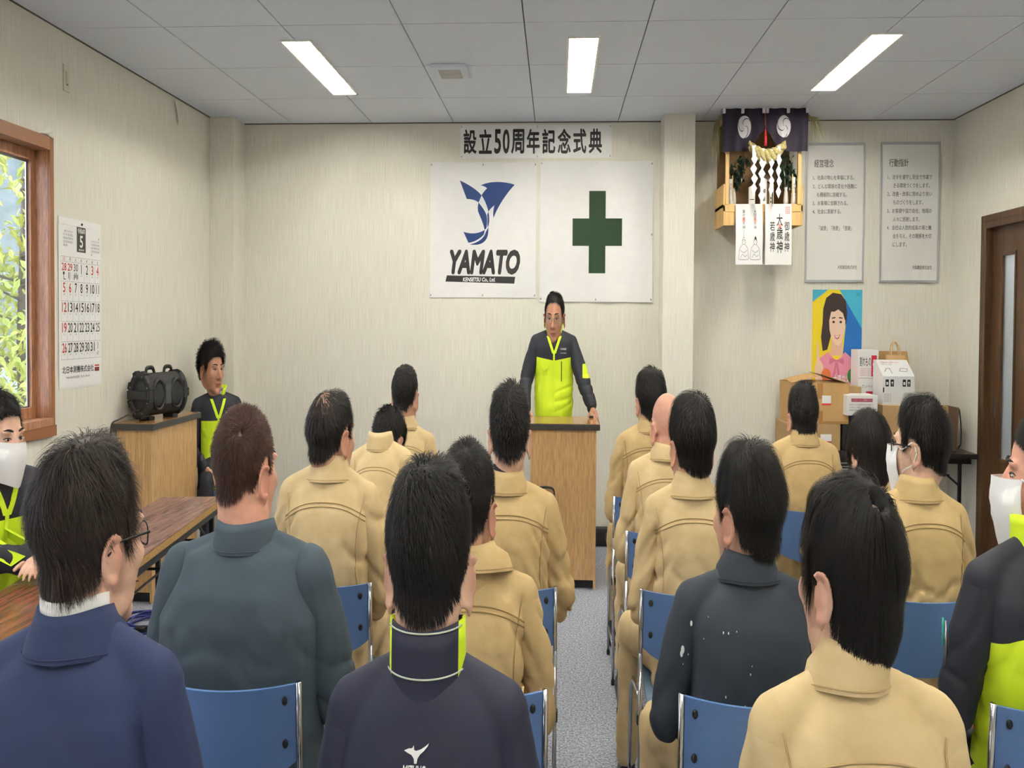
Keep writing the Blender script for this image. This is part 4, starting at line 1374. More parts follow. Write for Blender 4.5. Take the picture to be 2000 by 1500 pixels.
for e in (1, -1):
    z0_ = e * LB / 2
    MB().rings([[tuple(c0 + R3 @ Vector((r * math.cos(a), r * math.sin(a), z))) for a in np.linspace(0, 2 * math.pi, 33)[:-1]] for r, z in
                ((RB * 0.92, z0_ - e * 0.05), (RB, z0_ - e * 0.045), (RB * 1.0, z0_ - e * 0.008), (RB * 0.95, z0_), (RB * 0.72, z0_ + e * 0.002), (RB * 0.68, z0_ - e * 0.012), (RB * 0.6, z0_ - e * 0.03))], cap=False).build('bumper_ring', M_RUBBER, BX, smooth=True)
    MB().lathe([(RB * 0.66, z0_ - e * 0.024), (RB * 0.5, z0_ - e * 0.036), (RB * 0.18, z0_ - e * 0.045), (RB * 0.16, z0_ - e * 0.03), (0.001, z0_ - e * 0.026)], 28, R3, o_).build('speaker_cone', mat('cone_black', (26, 28, 34), 0.5), BX, smooth=True)
    bar = MB().box(-RB * 0.92, RB * 0.92, -0.024, 0.024, z0_ - 0.006 if e > 0 else z0_ - 0.02, z0_ + 0.02 if e > 0 else z0_ + 0.006, 0.006)
    bar.v = [tuple(c0 + R3 @ Vector(p)) for p in bar.v]
    bar.build('cross_bar', M_BLACK, BX)
    for k in range(8):                       # rubber lugs and screws round the ring
        a = k * math.pi / 4 + math.pi / 8
        lg = MB().box(-0.02, 0.02, RB * 0.93, RB * 1.06, z0_ - e * 0.045 if e < 0 else z0_ - 0.045, z0_ + 0.004 if e > 0 else z0_ + 0.045, 0.004)
        Mz = Matrix.Rotation(a, 3, 'Z')
        lg.v = [tuple(c0 + R3 @ (Mz @ Vector(p))) for p in lg.v]
        lg.build('lug', M_RUBBER, BX)
        sc = MB().lathe([(0.005, z0_ + e * 0.001), (0.004, z0_ + e * 0.005)], 8, R3, tuple(c0 + R3 @ Vector((RB * 0.84 * math.cos(a), RB * 0.84 * math.sin(a), 0))))
        sc.build('screw', M_STEEL, BX)
    hp = [(side * 0 + Vector((0, 0, 0)))]
    # carrying handle brackets
    ax0 = AX * (-e * 0.1)
    loop = spline([tuple(c0 + ax0 + AX * -0.045 + Vector((0, 0, RB * 0.86))), tuple(c0 + ax0 + AX * -0.03 + Vector((0, 0, RB * 1.12))), tuple(c0 + ax0 + AX * 0.03 + Vector((0, 0, RB * 1.12))), tuple(c0 + ax0 + AX * 0.05 + Vector((0, 0, RB * 0.86)))], 5)
    MB().tube(loop, 0.012, 8).build('strap_handle', M_BLACK, BX, smooth=True)
    # side woofers
    cs = c0 + AX * (-e * 0.1) + side * (RB * 0.86)
    Ms = Matrix((AX, Vector((0, 0, 1)), side)).transposed()
    MB().rings([[tuple(cs + Ms @ Vector((r * math.cos(a) * 0.8, r * math.sin(a), z))) for a in np.linspace(0, 2 * math.pi, 25)[:-1]] for r, z in ((0.088, -0.02), (0.085, 0.012), (0.076, 0.014), (0.07, 0.004))], cap=False).build('woofer_rim', M_BLACK, BX, smooth=True)
    MB().ell(tuple(cs + side * 0.0), (0.068 * 0.8, 0.068, 0.008), 20, 8, Ms).build('woofer_grille', mat('grille_black', (20, 22, 24), 0.7, bump=0.6, bscale=(500, 500, 500)), BX, smooth=True)
    MB().box(-0.06, 0.06, -0.03, 0.03, 0, 0.02, 0.005).rot(math.atan2(AX.y, AX.x) + math.pi / 2).move(AX.x * (-e * 0.13), AX.y * (-e * 0.13), 0).build('foot', M_RUBBER, BX)
pn = MB().box(-0.035, 0.035, -0.055, 0.055, RB * 0.80, RB * 0.93, 0.004)
pn.v = [tuple(c0 + Matrix((AX, Vector((0, 0, 1)), side)).transposed() @ Vector(p)) for p in pn.v]
pn.build('control_panel', mat('panel_grey', (78, 80, 84), 0.3, metal=0.5), BX)
tag(MB().tube(spline([(-3.62, 6.33, 1.01), (-3.70, 6.25, 0.985), (-3.765, 6.2, 0.96), (-3.785, 6.13, 0.94), (-3.787, 6.12, 0.85), (-3.787, 6.12, 0.5), (-3.787, 6.1, 0.2)], 7), 0.005, 6).build('power_cord', M_BLACK, smooth=True), 'thin black cord running from the loudspeaker down the wall', 'cord')

# ------------------------------------------------------------------ folding tables on the left
AXT = Vector((-0.125, 0.992, 0)).normalized()
NT = Vector((AXT.y, -AXT.x, 0))         # towards the aisle
ang = math.atan2(AXT.y, AXT.x) - math.pi / 2


def folding_table(cx_, cy_, label, L=1.8, D=0.45, h=0.70, rot=0.0, top=None, edge=None, frame=None, shelf=True):
    t = thing('folding_table', label, 'table', (cx_, cy_, 0))
    w, l = D / 2, L / 2
    MB().box(-w, w, -l, l, h - 0.004, h, 0.001).rot(rot).build('table_top', top or M_TABTOP, t)
    MB().box(-w, w, -l, l, h - 0.03, h - 0.004).rot(rot).build('edge_board', edge or M_PARTICLE, t)
    fm = frame or M_BLACKMETAL
    for s in (-1, 1):
        MB().box(s * (w - 0.03) - 0.012, s * (w - 0.03) + 0.012, -l + 0.06, l - 0.06, h - 0.062, h - 0.031).rot(rot).build('side_rail', fm, t)
        for e in (-1, 1):
            MB().box(s * (w - 0.04) - 0.014, s * (w - 0.04) + 0.014, e * (l - 0.16) - 0.014, e * (l - 0.16) + 0.014, 0.012, h - 0.06, 0.002).rot(rot).build('leg', fm, t)
            MB().lathe([(0.02, 0), (0.02, 0.012), (0.014, 0.016)], 10, None, (s * (w - 0.04), e * (l - 0.16), 0)).rot(rot).build('foot', M_BLACK, t)
            MB().tube([(s * (w - 0.04), e * (l - 0.16), h - 0.2), (s * (w - 0.04), e * (l - 0.42), h - 0.06)], 0.008, 6).rot(rot).build('brace', fm, t)
    for e in (-1, 1):
        MB().box(-w + 0.055, w - 0.055, e * (l - 0.16) - 0.012, e * (l - 0.16) + 0.012, 0.2, 0.225).rot(rot).build('cross_bar', fm, t)
    if shelf:
        for s in np.linspace(-w + 0.06, w - 0.07, 4):
            MB().tube([(s, -l + 0.25, h - 0.135), (s, l - 0.25, h - 0.135)], 0.005, 6).rot(rot).build('shelf_rod', fm, t)
        for yy_ in (-l + 0.3, 0, l - 0.3):
            MB().tube([(-w + 0.04, yy_, h - 0.05), (-w + 0.045, yy_, h - 0.14), (w - 0.045, yy_, h - 0.14), (w - 0.04, yy_, h - 0.05)], 0.006, 6).rot(rot).build('shelf_hanger', fm, t)
    return t


far_c = Vector((-2.65, 5.28, 0)) - AXT * 0.9
folding_table(far_c.x, far_c.y, 'brown wood grain folding table running up to the wall lectern', rot=ang)
near_c = far_c - AXT * 1.806 + Vector((0.0, 0, 0))
M_TABTOP2 = wood('table_top_wood_warm', (146, 96, 74), (98, 58, 42), (46, 3.4, 46), 0.22)
folding_table(near_c.x, near_c.y, 'brown folding table the masked man in yellow rests his arm on', rot=ang, top=M_TABTOP2)

# blue extension cable coiled on the carpet
C_ = thing('extension_cable', 'coil of dark blue extension cable on the carpet under the table', 'cable', (-3.28, 5.75, 0))
pts = []
r5 = random.Random(3)
for i in range(150):
    a = i * 0.33
    rad = 0.17 + 0.05 * math.sin(i * 0.21) + r5.uniform(-0.006, 0.006)
    pts.append((rad * math.cos(a) * 0.9 + 0.03 * math.sin(i * 0.05), rad * math.sin(a) + 0.03 * math.cos(i * 0.07), 0.008 + 0.04 * (0.5 + 0.5 * math.sin(i * 0.37)) * (i / 150)))
MB().tube(pts, 0.0055, 6).build('cord', M_BLUECABLE, C_, smooth=True)
MB().box(0.02, 0.10, -0.2, -0.14, 0, 0.035, 0.008).build('plug_socket', M_BLACK, C_)

# black screen case lying along the wall
S_ = thing('screen_case', 'long black projection screen case lying along the wall skirting', 'screen case', (0.95, 8.12, 0))
MB().box(-0.62, 0.62, -0.05, 0.05, 0.012, 0.125, 0.02).build('case', M_BLACK, S_, smooth=False)
for x in (-0.6, 0.6):
    MB().box(x - 0.03, x + 0.03, -0.056, 0.056, 0.0, 0.13, 0.02).build('end_cap', M_RUBBER, S_)
for k in range(3):
    MB().tube([(-0.40 + k * 0.022 + 0.008 * math.cos(a), -0.052, 0.07 + 0.03 * math.sin(a)) for a in np.linspace(0, 2 * math.pi, 12)[:-1]], 0.0025, 5, loop=True).build('catch', M_GREYINK, S_)

# ------------------------------------------------------------------ side table and cartons on the right
SD = folding_table(3.285, 7.90, 'dark topped folding table against the wall carrying cartons', L=1.86, D=0.58, h=0.70, rot=math.pi / 2,
                   top=mat('dark_table_top', (58, 46, 42), 0.25, var=0.2, scale=(4, 60, 60)), edge=M_BLACK)


def carton(label, x0, x1, y0, y1, z0, h, m=None, name='cardboard_box', tape=True, rz=0.0):
    o = thing(name, label, 'box', ((x0 + x1) / 2, (y0 + y1) / 2, z0))
    w, d = (x1 - x0) / 2, (y1 - y0) / 2
    MB().box(-w, w, -d, d, 0, h, 0.004).rot(rz).build('carton_body', m or M_CARD, o)
    if tape:
        MB().box(-0.028, 0.028, -d - 0.0015, -d + 0.001, h * 0.62, h + 0.001).box(-0.028, 0.028, -d - 0.0015, d, h - 0.001, h + 0.0015).rot(rz).build('packing_tape', M_TAPE, o)
    return o, w, d


def flapped(o, w, d, h, m, which):
    for k, (kind, a) in enumerate(which):
        b = MB()
        if kind == 'front':
            b.box(-w + 0.002, w - 0.002, 0, d * 0.95, 0, 0.003).rot(M=Matrix.Rotation(a, 3, 'X')).move(0, -d, h)
        elif kind == 'back':
            b.box(-w + 0.002, w - 0.002, -d * 0.95, 0, 0, 0.003).rot(M=Matrix.Rotation(a, 3, 'X')).move(0, d, h)
        elif kind == 'left':
            b.box(0, w * 0.95, -d + 0.002, d - 0.002, 0, 0.003).rot(M=Matrix.Rotation(a, 3, 'Y')).move(-w, 0, h)
        else:
            b.box(-w * 0.95, 0, -d + 0.002, d - 0.002, 0, 0.003).rot(M=Matrix.Rotation(a, 3, 'Y')).move(w, 0, h)
        b.build('flap', m, o)


TZ = 0.70
o, w, d = carton('wide low cardboard box at the bottom of the stack beneath the flapped box', 2.36, 2.90, 7.72, 8.12, TZ, 0.165, M_CARD2)
MB().box(w - 0.2, w - 0.09, -d - 0.002, -d, 0.05, 0.10).build('address_label', M_WHITE, o)
MB().box(w - 0.2, w - 0.09, -d - 0.003, -d - 0.001, 0.05, 0.057).build('label_stripe', M_REDINK, o)
MB().box(w - 0.3, w - 0.26, -d - 0.0015, -d + 0.001, 0.0, 0.165).build('packing_tape', M_TAPE, o)
o, w, d = carton('cardboard box with a half open lid stacked on the low carton', 2.40, 2.98, 7.72, 8.12, TZ + 0.165, 0.25, M_CARD)
flapped(o, w, d, 0.25, M_CARD, [('front', 0.06), ('back', -0.05), ('left', -0.16), ('right', 0.2)])
MB().box(w - 0.27, w - 0.18, -d - 0.002, -d, 0.115, 0.175).build('address_label', M_WHITE, o)
MB().box(w - 0.27, w - 0.18, -d - 0.003, -d - 0.001, 0.115, 0.127).build('label_stripe', M_REDINK, o)
MB().box(-0.03, 0.03, -d - 0.002, -d + 0.001, 0.0, 0.08).build('packing_tape', M_TAPE, o)
MB().box(-w, w, -d - 0.0018, -d + 0.001, 0.0, 0.016).build('packing_tape', M_TAPE, o)
# black crate between the stacks
o = thing('storage_crate', 'black crate between the cardboard stacks on the side table', 'crate', (3.03, 7.92, TZ))
MB().box(-0.105, 0.105, -0.18, 0.18, 0, 0.2, 0.008).build('crate_body', M_BLACK, o)
MB().box(-0.115, 0.115, -0.19, 0.19, 0.2, 0.225, 0.006).build('lid', M_BLACK, o)
o, w, d = carton('small brown carton behind the white carton with a red heading', 2.95, 3.16, 7.86, 8.10, TZ + 0.225, 0.165, M_CARD2, tape=False)
# white carton with red strip
o, w, d = carton('white carton with a red heading strip lying on the black crate', 2.925, 3.225, 7.62, 7.855, TZ + 0.225, 0.125, M_CARTON, 'white_carton', False)
MB().box(-w + 0.04, w - 0.05, -d - 0.001, -d, 0.085, 0.105).build('heading_strip', mat('strip_red', (150, 34, 62), 0.6), o)
b = MB()
put_text(b, 'インクカートリッジ回収について', (-w + 0.045, -d - 0.0018, 0.09), UX, UZ, w=0.2, h=0.011)
b.build('heading_lettering', M_WHITE, o)
b = MB()
for i, s in enumerate(('このボックスは使用済みの回収箱です', 'フタをして保管してください', '回収後は宅配便でお送りください')):
    put_text(b, s, (-w + 0.02, -d - 0.0012, 0.062 - i * 0.017), UX, UZ, w=0.24 - 0.03 * i, h=0.011)
b.build('lettering', M_GREYINK, o)
# tall white fragile carton
o, w, d = carton('tall white fragile carton with bold lettering beside the poster', 3.175, 3.385, 7.99, 8.19, TZ, 0.62, M_CARTON, 'white_carton', False)
b = MB()
put_text(b, '割れもの', (-w + 0.015, -d - 0.0012, 0.515), UX, UZ, w=0.115, h=0.062, bold=0.008)
put_text(b, 'プリントラージ', (-w + 0.04, -d - 0.0012, 0.375), UX, UZ, w=0.11, h=0.022, bold=0.0)
b.build('lettering', M_INK, o)
MB().box(w - 0.075, w - 0.02, -d - 0.001, -d, 0.45, 0.585).build('fragile_mark', mat('mark_red', (190, 30, 64), 0.6), o)
b = MB()
b.prism(arc((0, 0.085), 0.014, 180, 360, 8, 0.03) , (w - 0.048, -d - 0.0014, 0.45), UX, UZ, 0.0004)
b.box(w - 0.05, w - 0.046, -d - 0.0022, -d - 0.0012, 0.475, 0.51).box(w - 0.06, w - 0.036, -d - 0.0022, -d - 0.0012, 0.468, 0.475)
b.build('glass_symbol', M_WHITE, o)
b = MB()
for i in range(4):
    put_text(b, 'この荷物は壊れやすい品物です', (-w + 0.015, -d - 0.0012, 0.495 - i * 0.013), UX, UZ, w=0.115, h=0.007)
b.build('small_lettering', M_REDINK, o)
MB().box(-w, w, -d - 0.0008, -d + 0.001, 0.437, 0.440).build('lid_line', M_PALEINK, o)
MB().box(-0.02, 0.05, -d - 0.001, -d, 0.33, 0.355).build('red_label', mat('mark_red', (190, 30, 64), 0.6), o)
# large cardboard box carrying the printed white one
o, w, d = carton('large plain cardboard box under the white printed carton', 3.285, 3.93, 7.64, 7.985, TZ, 0.29, M_CARD2)
b = MB()
put_text(b, 'PPC', (-0.02, -d - 0.0012, 0.155), UX, UZ, w=0.12, h=0.035, bold=0.01)
put_text(b, 'A4', (-0.02, -d - 0.0012, 0.115), UX, UZ, w=0.06, h=0.03, bold=0.01)
b.build('lettering', M_INK, o)
# printed white carton with sloping shoulders and a raised flap
o = thing('white_carton', 'white printed carton with sloping top and care symbols on the large box', 'box', (3.465, 7.82, TZ + 0.29))
w, d, h1, h2 = 0.157, 0.12, 0.175, 0.27
prof = [(-d, 0), (d, 0), (d, h2), (d - 0.06, h2), (-d, h1)]
MB().rings([[(x * s_, p[0], p[1]) for p in prof] for x, s_ in ((-w, 1), (w, 1))]).build('carton_body', M_CARTON, o)
for i, xx in enumerate((-0.115, -0.065, 0.055, 0.1)):
    MB().box(xx - 0.016, xx + 0.016, -d - 0.001, -d, 0.112, 0.155).build('care_symbol', M_INK, o)
MB().box(w - 0.06, w - 0.008, -d - 0.001, -d, 0.02, 0.042).build('maker_mark', M_INK, o)
MB().box(-w + 0.002, -w + 0.014, -d - 0.001, -d, 0.075, 0.105).build('side_mark', M_INK, o)
b = MB()
for i, xx in enumerate((-0.115, -0.065, 0.055, 0.1)):
    if i % 2:
        b.prism([(-0.011, 0), (0.011, 0), (0, 0.014)], (xx, -d - 0.0012, 0.132), UX, UZ, 0.0006)
        b.box(xx - 0.002, xx + 0.002, -d - 0.0018, -d - 0.001, 0.118, 0.132)
    else:
        b.box(xx - 0.009, xx + 0.009, -d - 0.0018, -d - 0.001, 0.122, 0.14)
b.build('care_pictogram', M_WHITE, o)
b = MB()
for i in range(5):
    put_text(b, 'CTN NO %d' % (i * 37 + 104), (-w + 0.015, -d - 0.0012, 0.062 - i * 0.011), UX, UZ, w=0.07, h=0.006)
put_text(b, 'LOT 12 08', (0.05, -d - 0.0012, 0.062), UX, UZ, w=0.08, h=0.012)
vt = Vector((0, 2 * d - 0.06, h2 - h1))
vt.normalize()
nrm = Vector((0, -vt.z, vt.y))
tp = lambda a, q: tuple(Vector((a, -d, h1)) + vt * q + nrm * 0.001)
put_text(b, '本体のセット方法', (0, 0, 0), UX, UZ, w=0.1, h=0.016, fn=lambda a, q: tp(-0.12 + a, 0.14 + q))
for poly in ([(-0.12, 0.06), (-0.09, 0.10), (-0.085, 0.10), (-0.115, 0.055)], [(-0.085, 0.1), (-0.05, 0.095), (-0.05, 0.09), (-0.085, 0.094)], [(-0.06, 0.095), (-0.055, 0.095), (-0.05, 0.03), (-0.055, 0.03)],
             [(0.03, 0.06), (0.1, 0.055), (0.1, 0.06), (0.03, 0.065)], [(0.03, 0.065), (0.05, 0.1), (0.055, 0.1), (0.036, 0.065)], [(0.05, 0.1), (0.115, 0.095), (0.115, 0.09), (0.05, 0.095)], [(0.1, 0.055), (0.116, 0.093), (0.12, 0.093), (0.105, 0.055)]):
    b.add([tp(*p) for p in poly], [tuple(range(len(poly)))])
b.build('lettering', M_GREYINK, o)
b = MB()
put_text(b, 'ご使用の前にお読みください', (0, 0, 0), UX, UZ, w=0.2, h=0.014, bold=0.01, fn=lambda a, q: tp(-0.13 + a, 0.165 + q))
b.build('red_lettering', M_REDINK, o)
# open upright cardboard tray behind it, and the paper bag
o = thing('cardboard_tray', 'open cardboard box with a raised lid behind the printed carton', 'box', (3.58, 8.09, TZ))
MB().box(-0.17, 0.17, -0.08, 0.08, 0, 0.44, 0.004).build('carton_body', M_CARD, o)
MB().box(-0.17, 0.17, 0.06, 0.066, 0.44, 0.61).build('raised_lid', M_CARD, o)
MB().prism([(0.0, 0.0), (0.1, 0.0), (0.0, 0.17)], (0.17, 0.06, 0.44), (0, -1, 0), UZ, 0.003).build('side_flap', M_CARD, o)
o = thing('paper_bag', 'kraft paper bag with looped handles tucked behind the printed carton', 'bag', (3.55, 7.972, TZ + 0.29))
MB().box(-0.09, 0.09, -0.025, 0.03, 0.0, 0.30, 0.004).build('bag_body', mat('kraft_paper', (196, 160, 112), 0.7), o)
for yy_ in (-0.02, 0.022):
    MB().tube(spline([(-0.05, yy_, 0.29), (-0.045, yy_, 0.35), (-0.01, yy_ * 0.5, 0.385), (0.03, yy_, 0.34), (0.04, yy_, 0.29)], 6), 0.006, 6).build('bag_handle', mat('bag_cord', (206, 178, 130), 0.7), o, smooth=True)
# dark woven basket at the far end
o = thing('shopping_basket', 'dark brown basket with a thin black handle at the end of the side table', 'basket', (4.03, 7.9, TZ))
MB().rings([[(x * s, y * s2, z) for x, y in ((-0.08, -0.12), (0.08, -0.12), (0.08, 0.12), (-0.08, 0.12))] for s, s2, z in ((0.85, 0.85, 0), (1, 1, 0.27), (0.94, 0.94, 0.27), (0.82, 0.82, 0.01))]).build('basket_body', mat('basket_brown', (104, 78, 62), 0.7, bump=0.5, bscale=(160, 160, 160)), o)
MB().tube(spline([(0.085, -0.11, 0.26), (0.1, -0.12, 0.15), (0.1, -0.12, 0.05), (0.08, -0.11, 0.02)], 5), 0.006, 6).build('handle', M_BLACK, o, smooth=True)

# ------------------------------------------------------------------ stacking chairs
def chair_parts():
    """blue shell back on a chrome tube frame; origin on the carpet below the middle of the back panel."""
    P = []
    W_ = 0.24
    # back panel, wrapped round the sitter: middle lies towards -y
    n = 14

    def sheet(off):
        rows = []
        for j in range(5):
            r = []
            for i in range(n + 1):
                t = -1 + 2 * i / n
                low = 0.615 - 0.045 * (1 - t * t) ** 0.8
                z = low + (0.772 - 0.004 * (1 - t * t) - low) * j / 4
                r.append((W_ * 0.985 * t, -0.055 * (1 - t * t) - 0.012 * (z - 0.6) / 0.17 + off, z))
            rows.append(r)
        return rows
    a, b_ = sheet(-0.005), sheet(0.006)
    m = MB()
    m.rings(a, cap=False, closed=False)
    m.rings([r[::-1] for r in b_], cap=False, closed=False)
    m.rings([a[-1], b_[-1]], cap=False, closed=False)
    m.rings([b_[0], a[0]], cap=False, closed=False)
    m.rings([[r[0] for r in b_], [r[0] for r in a]], cap=False, closed=False)
    m.rings([[r[-1] for r in a], [r[-1] for r in b_]], cap=False, closed=False)
    P.append(('backrest', m, M_SEATBLUE, True))
    # seat
    m = MB()
    rows = []
    for z_ in (0, 1):
        rr_ = []
        for j in range(9):
            for i in range(9):
                pass
    g_t, g_b = [], []
    for j in range(9):
        v = j / 8
        r1, r2 = [], []
        for i in range(9):
            u = -1 + 2 * i / 8
            y = 0.04 + 0.42 * v
            z = 0.432 + 0.012 * v + 0.012 * u * u - 0.02 * max(0, v - 0.8) * 5 * 0.6
            x = 0.205 * u * (1 - 0.05 * v)
            r1.append((x, y, z))
            r2.append((x, y, z - 0.014))
        g_t.append(r1)
        g_b.append(r2)
    m.rings(g_t, cap=False, closed=False)
    m.rings([r[::-1] for r in g_b], cap=False, closed=False)
    m.rings([g_b[0], g_t[0]], cap=False, closed=False)
    m.rings([g_t[-1], g_b[-1]], cap=False, closed=False)
    m.rings([[r[0] for r in g_t], [r[0] for r in g_b]], cap=False, closed=False)
    m.rings([[r[-1] for r in g_b], [r[-1] for r in g_t]], cap=False, closed=False)
    P.append(('seat', m, M_SEATPAD, True))
    for s in (-1, 1):
        x = s * (W_ + 0.006)
        P.append(('back_upright', MB().tube([(x, -0.012, 0.775), (x, 0.0, 0.60), (x, 0.02, 0.42)], 0.0095, 8), M_CHROME, True))
        P.append(('leg', MB().tube([(x, 0.0, 0.60), (x, -0.012, 0.3), (x, -0.03, 0.012)], 0.0095, 8), M_CHROME, True))
        P.append(('leg', MB().tube([(x * 0.93, 0.08, 0.42), (x * 0.97, 0.36, 0.425), (x, 0.40, 0.39), (x, 0.43, 0.012)], 0.0095, 8), M_CHROME, True))
        P.append(('side_bar', MB().tube([(x, -0.02, 0.14), (x, 0.42, 0.14)], 0.007, 6), M_CHROME, True))
        for yy_ in (-0.03, 0.43):
            P.append(('foot_cap', MB().lathe([(0.0125, 0), (0.0125, 0.02), (0.01, 0.022)], 10, None, (x, yy_, 0)), M_BLACK, True))
        for z_ in (0.655, 0.742):
            yb = -0.055 * (1 - 0.86 ** 2) - 0.012 * (z_ - 0.6) / 0.17 - 0.005
            P.append(('rivet', MB().lathe([(0.0095, 0.0), (0.009, 0.003), (0.004, 0.005)], 12, Matrix.Rotation(math.pi / 2, 3, 'X'), (s * W_ * 0.86, yb, z_)), M_BLACK, True))
        P.append(('hinge_block', MB().box(x - 0.014, x + 0.014, -0.01, 0.03, 0.405, 0.435, 0.004), M_BLACK, False))
    P.append(('cross_bar', MB().tube([(-0.235, 0.02, 0.415), (0.235, 0.02, 0.415)], 0.008, 6), M_CHROME, True))
    return [(nm, mb_.mesh(nm, mt, sm)) for nm, mb_, mt, sm in P]


CHAIR = chair_parts()


def chair(x, y, label, rz=0.0):
    c = thing('stacking_chair', label, 'chair', (x, y, 0), 'blue stacking chairs')
    c.rotation_euler = (0, 0, rz)
    for nm, me in CHAIR:
        link(nm, me, c)
    return c

# ------------------------------------------------------------------ people
HC = np.array((0.0, 0.0, 0.012))        # head centre used for the radial hair map
HEAD_ELL = [((0, -0.014, 0.032), (0.0775, 0.099, 0.086)), ((0, 0.034, -0.018), (0.069, 0.0625, 0.088)), ((0, 0.034, -0.072), (0.058, 0.05, 0.047)), ((0, -0.044, -0.042), (0.064, 0.056, 0.066))]


def head_radius(d):
    """distance from the head centre to the skull along unit directions d (n,3)."""
    acc = np.full(len(d), 0.02 ** 18)
    for c, r in HEAD_ELL:
        o = (HC - np.array(c)) / np.array(r)
        q = d / np.array(r)
        a = (q * q).sum(1)
        b = (q * o).sum(1)
        k = (o * o).sum() - 1
        disc = b * b - a * k
        t = np.where(disc > 0, (-b + np.sqrt(np.maximum(disc, 0))) / a, 0)
        acc = acc + np.maximum(t, 0.0) ** 18
    return acc ** (1 / 18)


def head_solid(mb, ears=True, ear_out=0.45, bald=False):
    for c, r in HEAD_ELL:
        mb.ell(c, r, 24, 16)
    mb.ell((0, 0.066, -0.103), (0.027, 0.024, 0.022), 14, 10)                     # chin
    for s in (-1, 1):
        mb.ell((s * 0.043, 0.060, -0.022), (0.025, 0.026, 0.024), 12, 8)          # cheekbone
        mb.ell((s * 0.033, 0.079, 0.026), (0.025, 0.013, 0.009), 12, 8)           # brow
        mb.ell((s * 0.045, 0.02, -0.085), (0.016, 0.03, 0.022), 12, 8)            # jaw corner
        mb.ell((s * 0.0135, 0.099, -0.037), (0.011, 0.011, 0.009), 10, 8)          # nostril wing
    mb.limb((0, 0.088, 0.012), (0, 0.113, -0.032), 0.009, 0.0138, 12)            # nose
    mb.ell((0, 0.090, -0.064), (0.024, 0.010, 0.0065), 12, 8)                     # upper lip
    mb.ell((0, 0.089, -0.076), (0.020, 0.010, 0.007), 12, 8)                      # lower lip
    if ears:
        for s in (-1, 1):
            M = Matrix.Rotation(s * -ear_out, 3, 'Z') @ Matrix.Rotation(-0.15, 3, 'X')
            c = Vector((s * 0.0805, -0.012, -0.020))
            rim = []
            for k in range(15):
                a = -2.3 + 4.5 * k / 14
                rim.append(tuple(c + M @ Vector((s * (0.008 + 0.006 * math.cos(a * 0.6)), -0.021 * math.cos(a) - 0.006, 0.031 * math.sin(a) + 0.006))))
            mb.tube(rim, [0.0052] * 15, 8)
            mb.ell(tuple(c + M @ Vector((s * 0.004, -0.004, 0.002))), (0.0055, 0.020, 0.028), 12, 8, M)
            mb.ell(tuple(c + M @ Vector((s * 0.004, 0.002, -0.029))), (0.0055, 0.008, 0.010), 10, 8, M)


def hairline(az, nape=-47.0, front=36.0, side=-4.0):
    """elevation in degrees of the hair edge for an azimuth away from the face (0 front, 180 back)."""
    return np.interp(np.abs(az), [0, 28, 52, 64, 74, 84, 104, 116, 128, 142, 160, 180], [front, front - 1, front - 8, 14, side - 8, side + 20, side + 20, side - 2, side - 22, nape + 10, nape + 2, nape])


def dirs_azel(d):
    az = np.degrees(np.arctan2(d[:, 0], d[:, 1]))
    el = np.degrees(np.arcsin(np.clip(d[:, 2], -1, 1)))
    return az, el


def wav(p, f, seed):
    """cheap smooth noise, -1..1."""
    r = np.random.default_rng(seed)
    out = 0
    for k in range(5):
        w = r.normal(size=3) * f
        out = out + np.sin(p @ w + r.uniform(0, 6.28))
    return out / 3.2


def hair_mask(d, H):
    az, el = dirs_azel(d)
    hl = hairline(az, H.get('nape', -47), H.get('front', 36), H.get('side', -4))
    return smoothstep(-2, 7, el - hl), el - hl, az, el


def hair_thick(d, H):
    m, above, az, el = hair_mask(d, H)
    top = smoothstep(25, 60, el)
    back = smoothstep(100, 150, np.abs(az)) * (1 - top)
    t = H['top'] * top + H['back'] * back + H['sides'] * (1 - top - back)
    fade = smoothstep(0, H.get('fade', 40), above)
    t = t * (H.get('edge', 0.15) + (1 - H.get('edge', 0.15)) * fade)
    if H.get('crown'):
        w = np.array(H['whorl'], float)
        w /= np.linalg.norm(w)
        cr = smoothstep(math.cos(H['crown'] * 1.5), math.cos(H['crown'] * 0.55), d @ w)
        t = t * (1 - 0.96 * cr)
    t = t * (1 + H.get('lump', 0.18) * wav(d, 5, H['seed'] + 3))
    return t, m, above, az, el


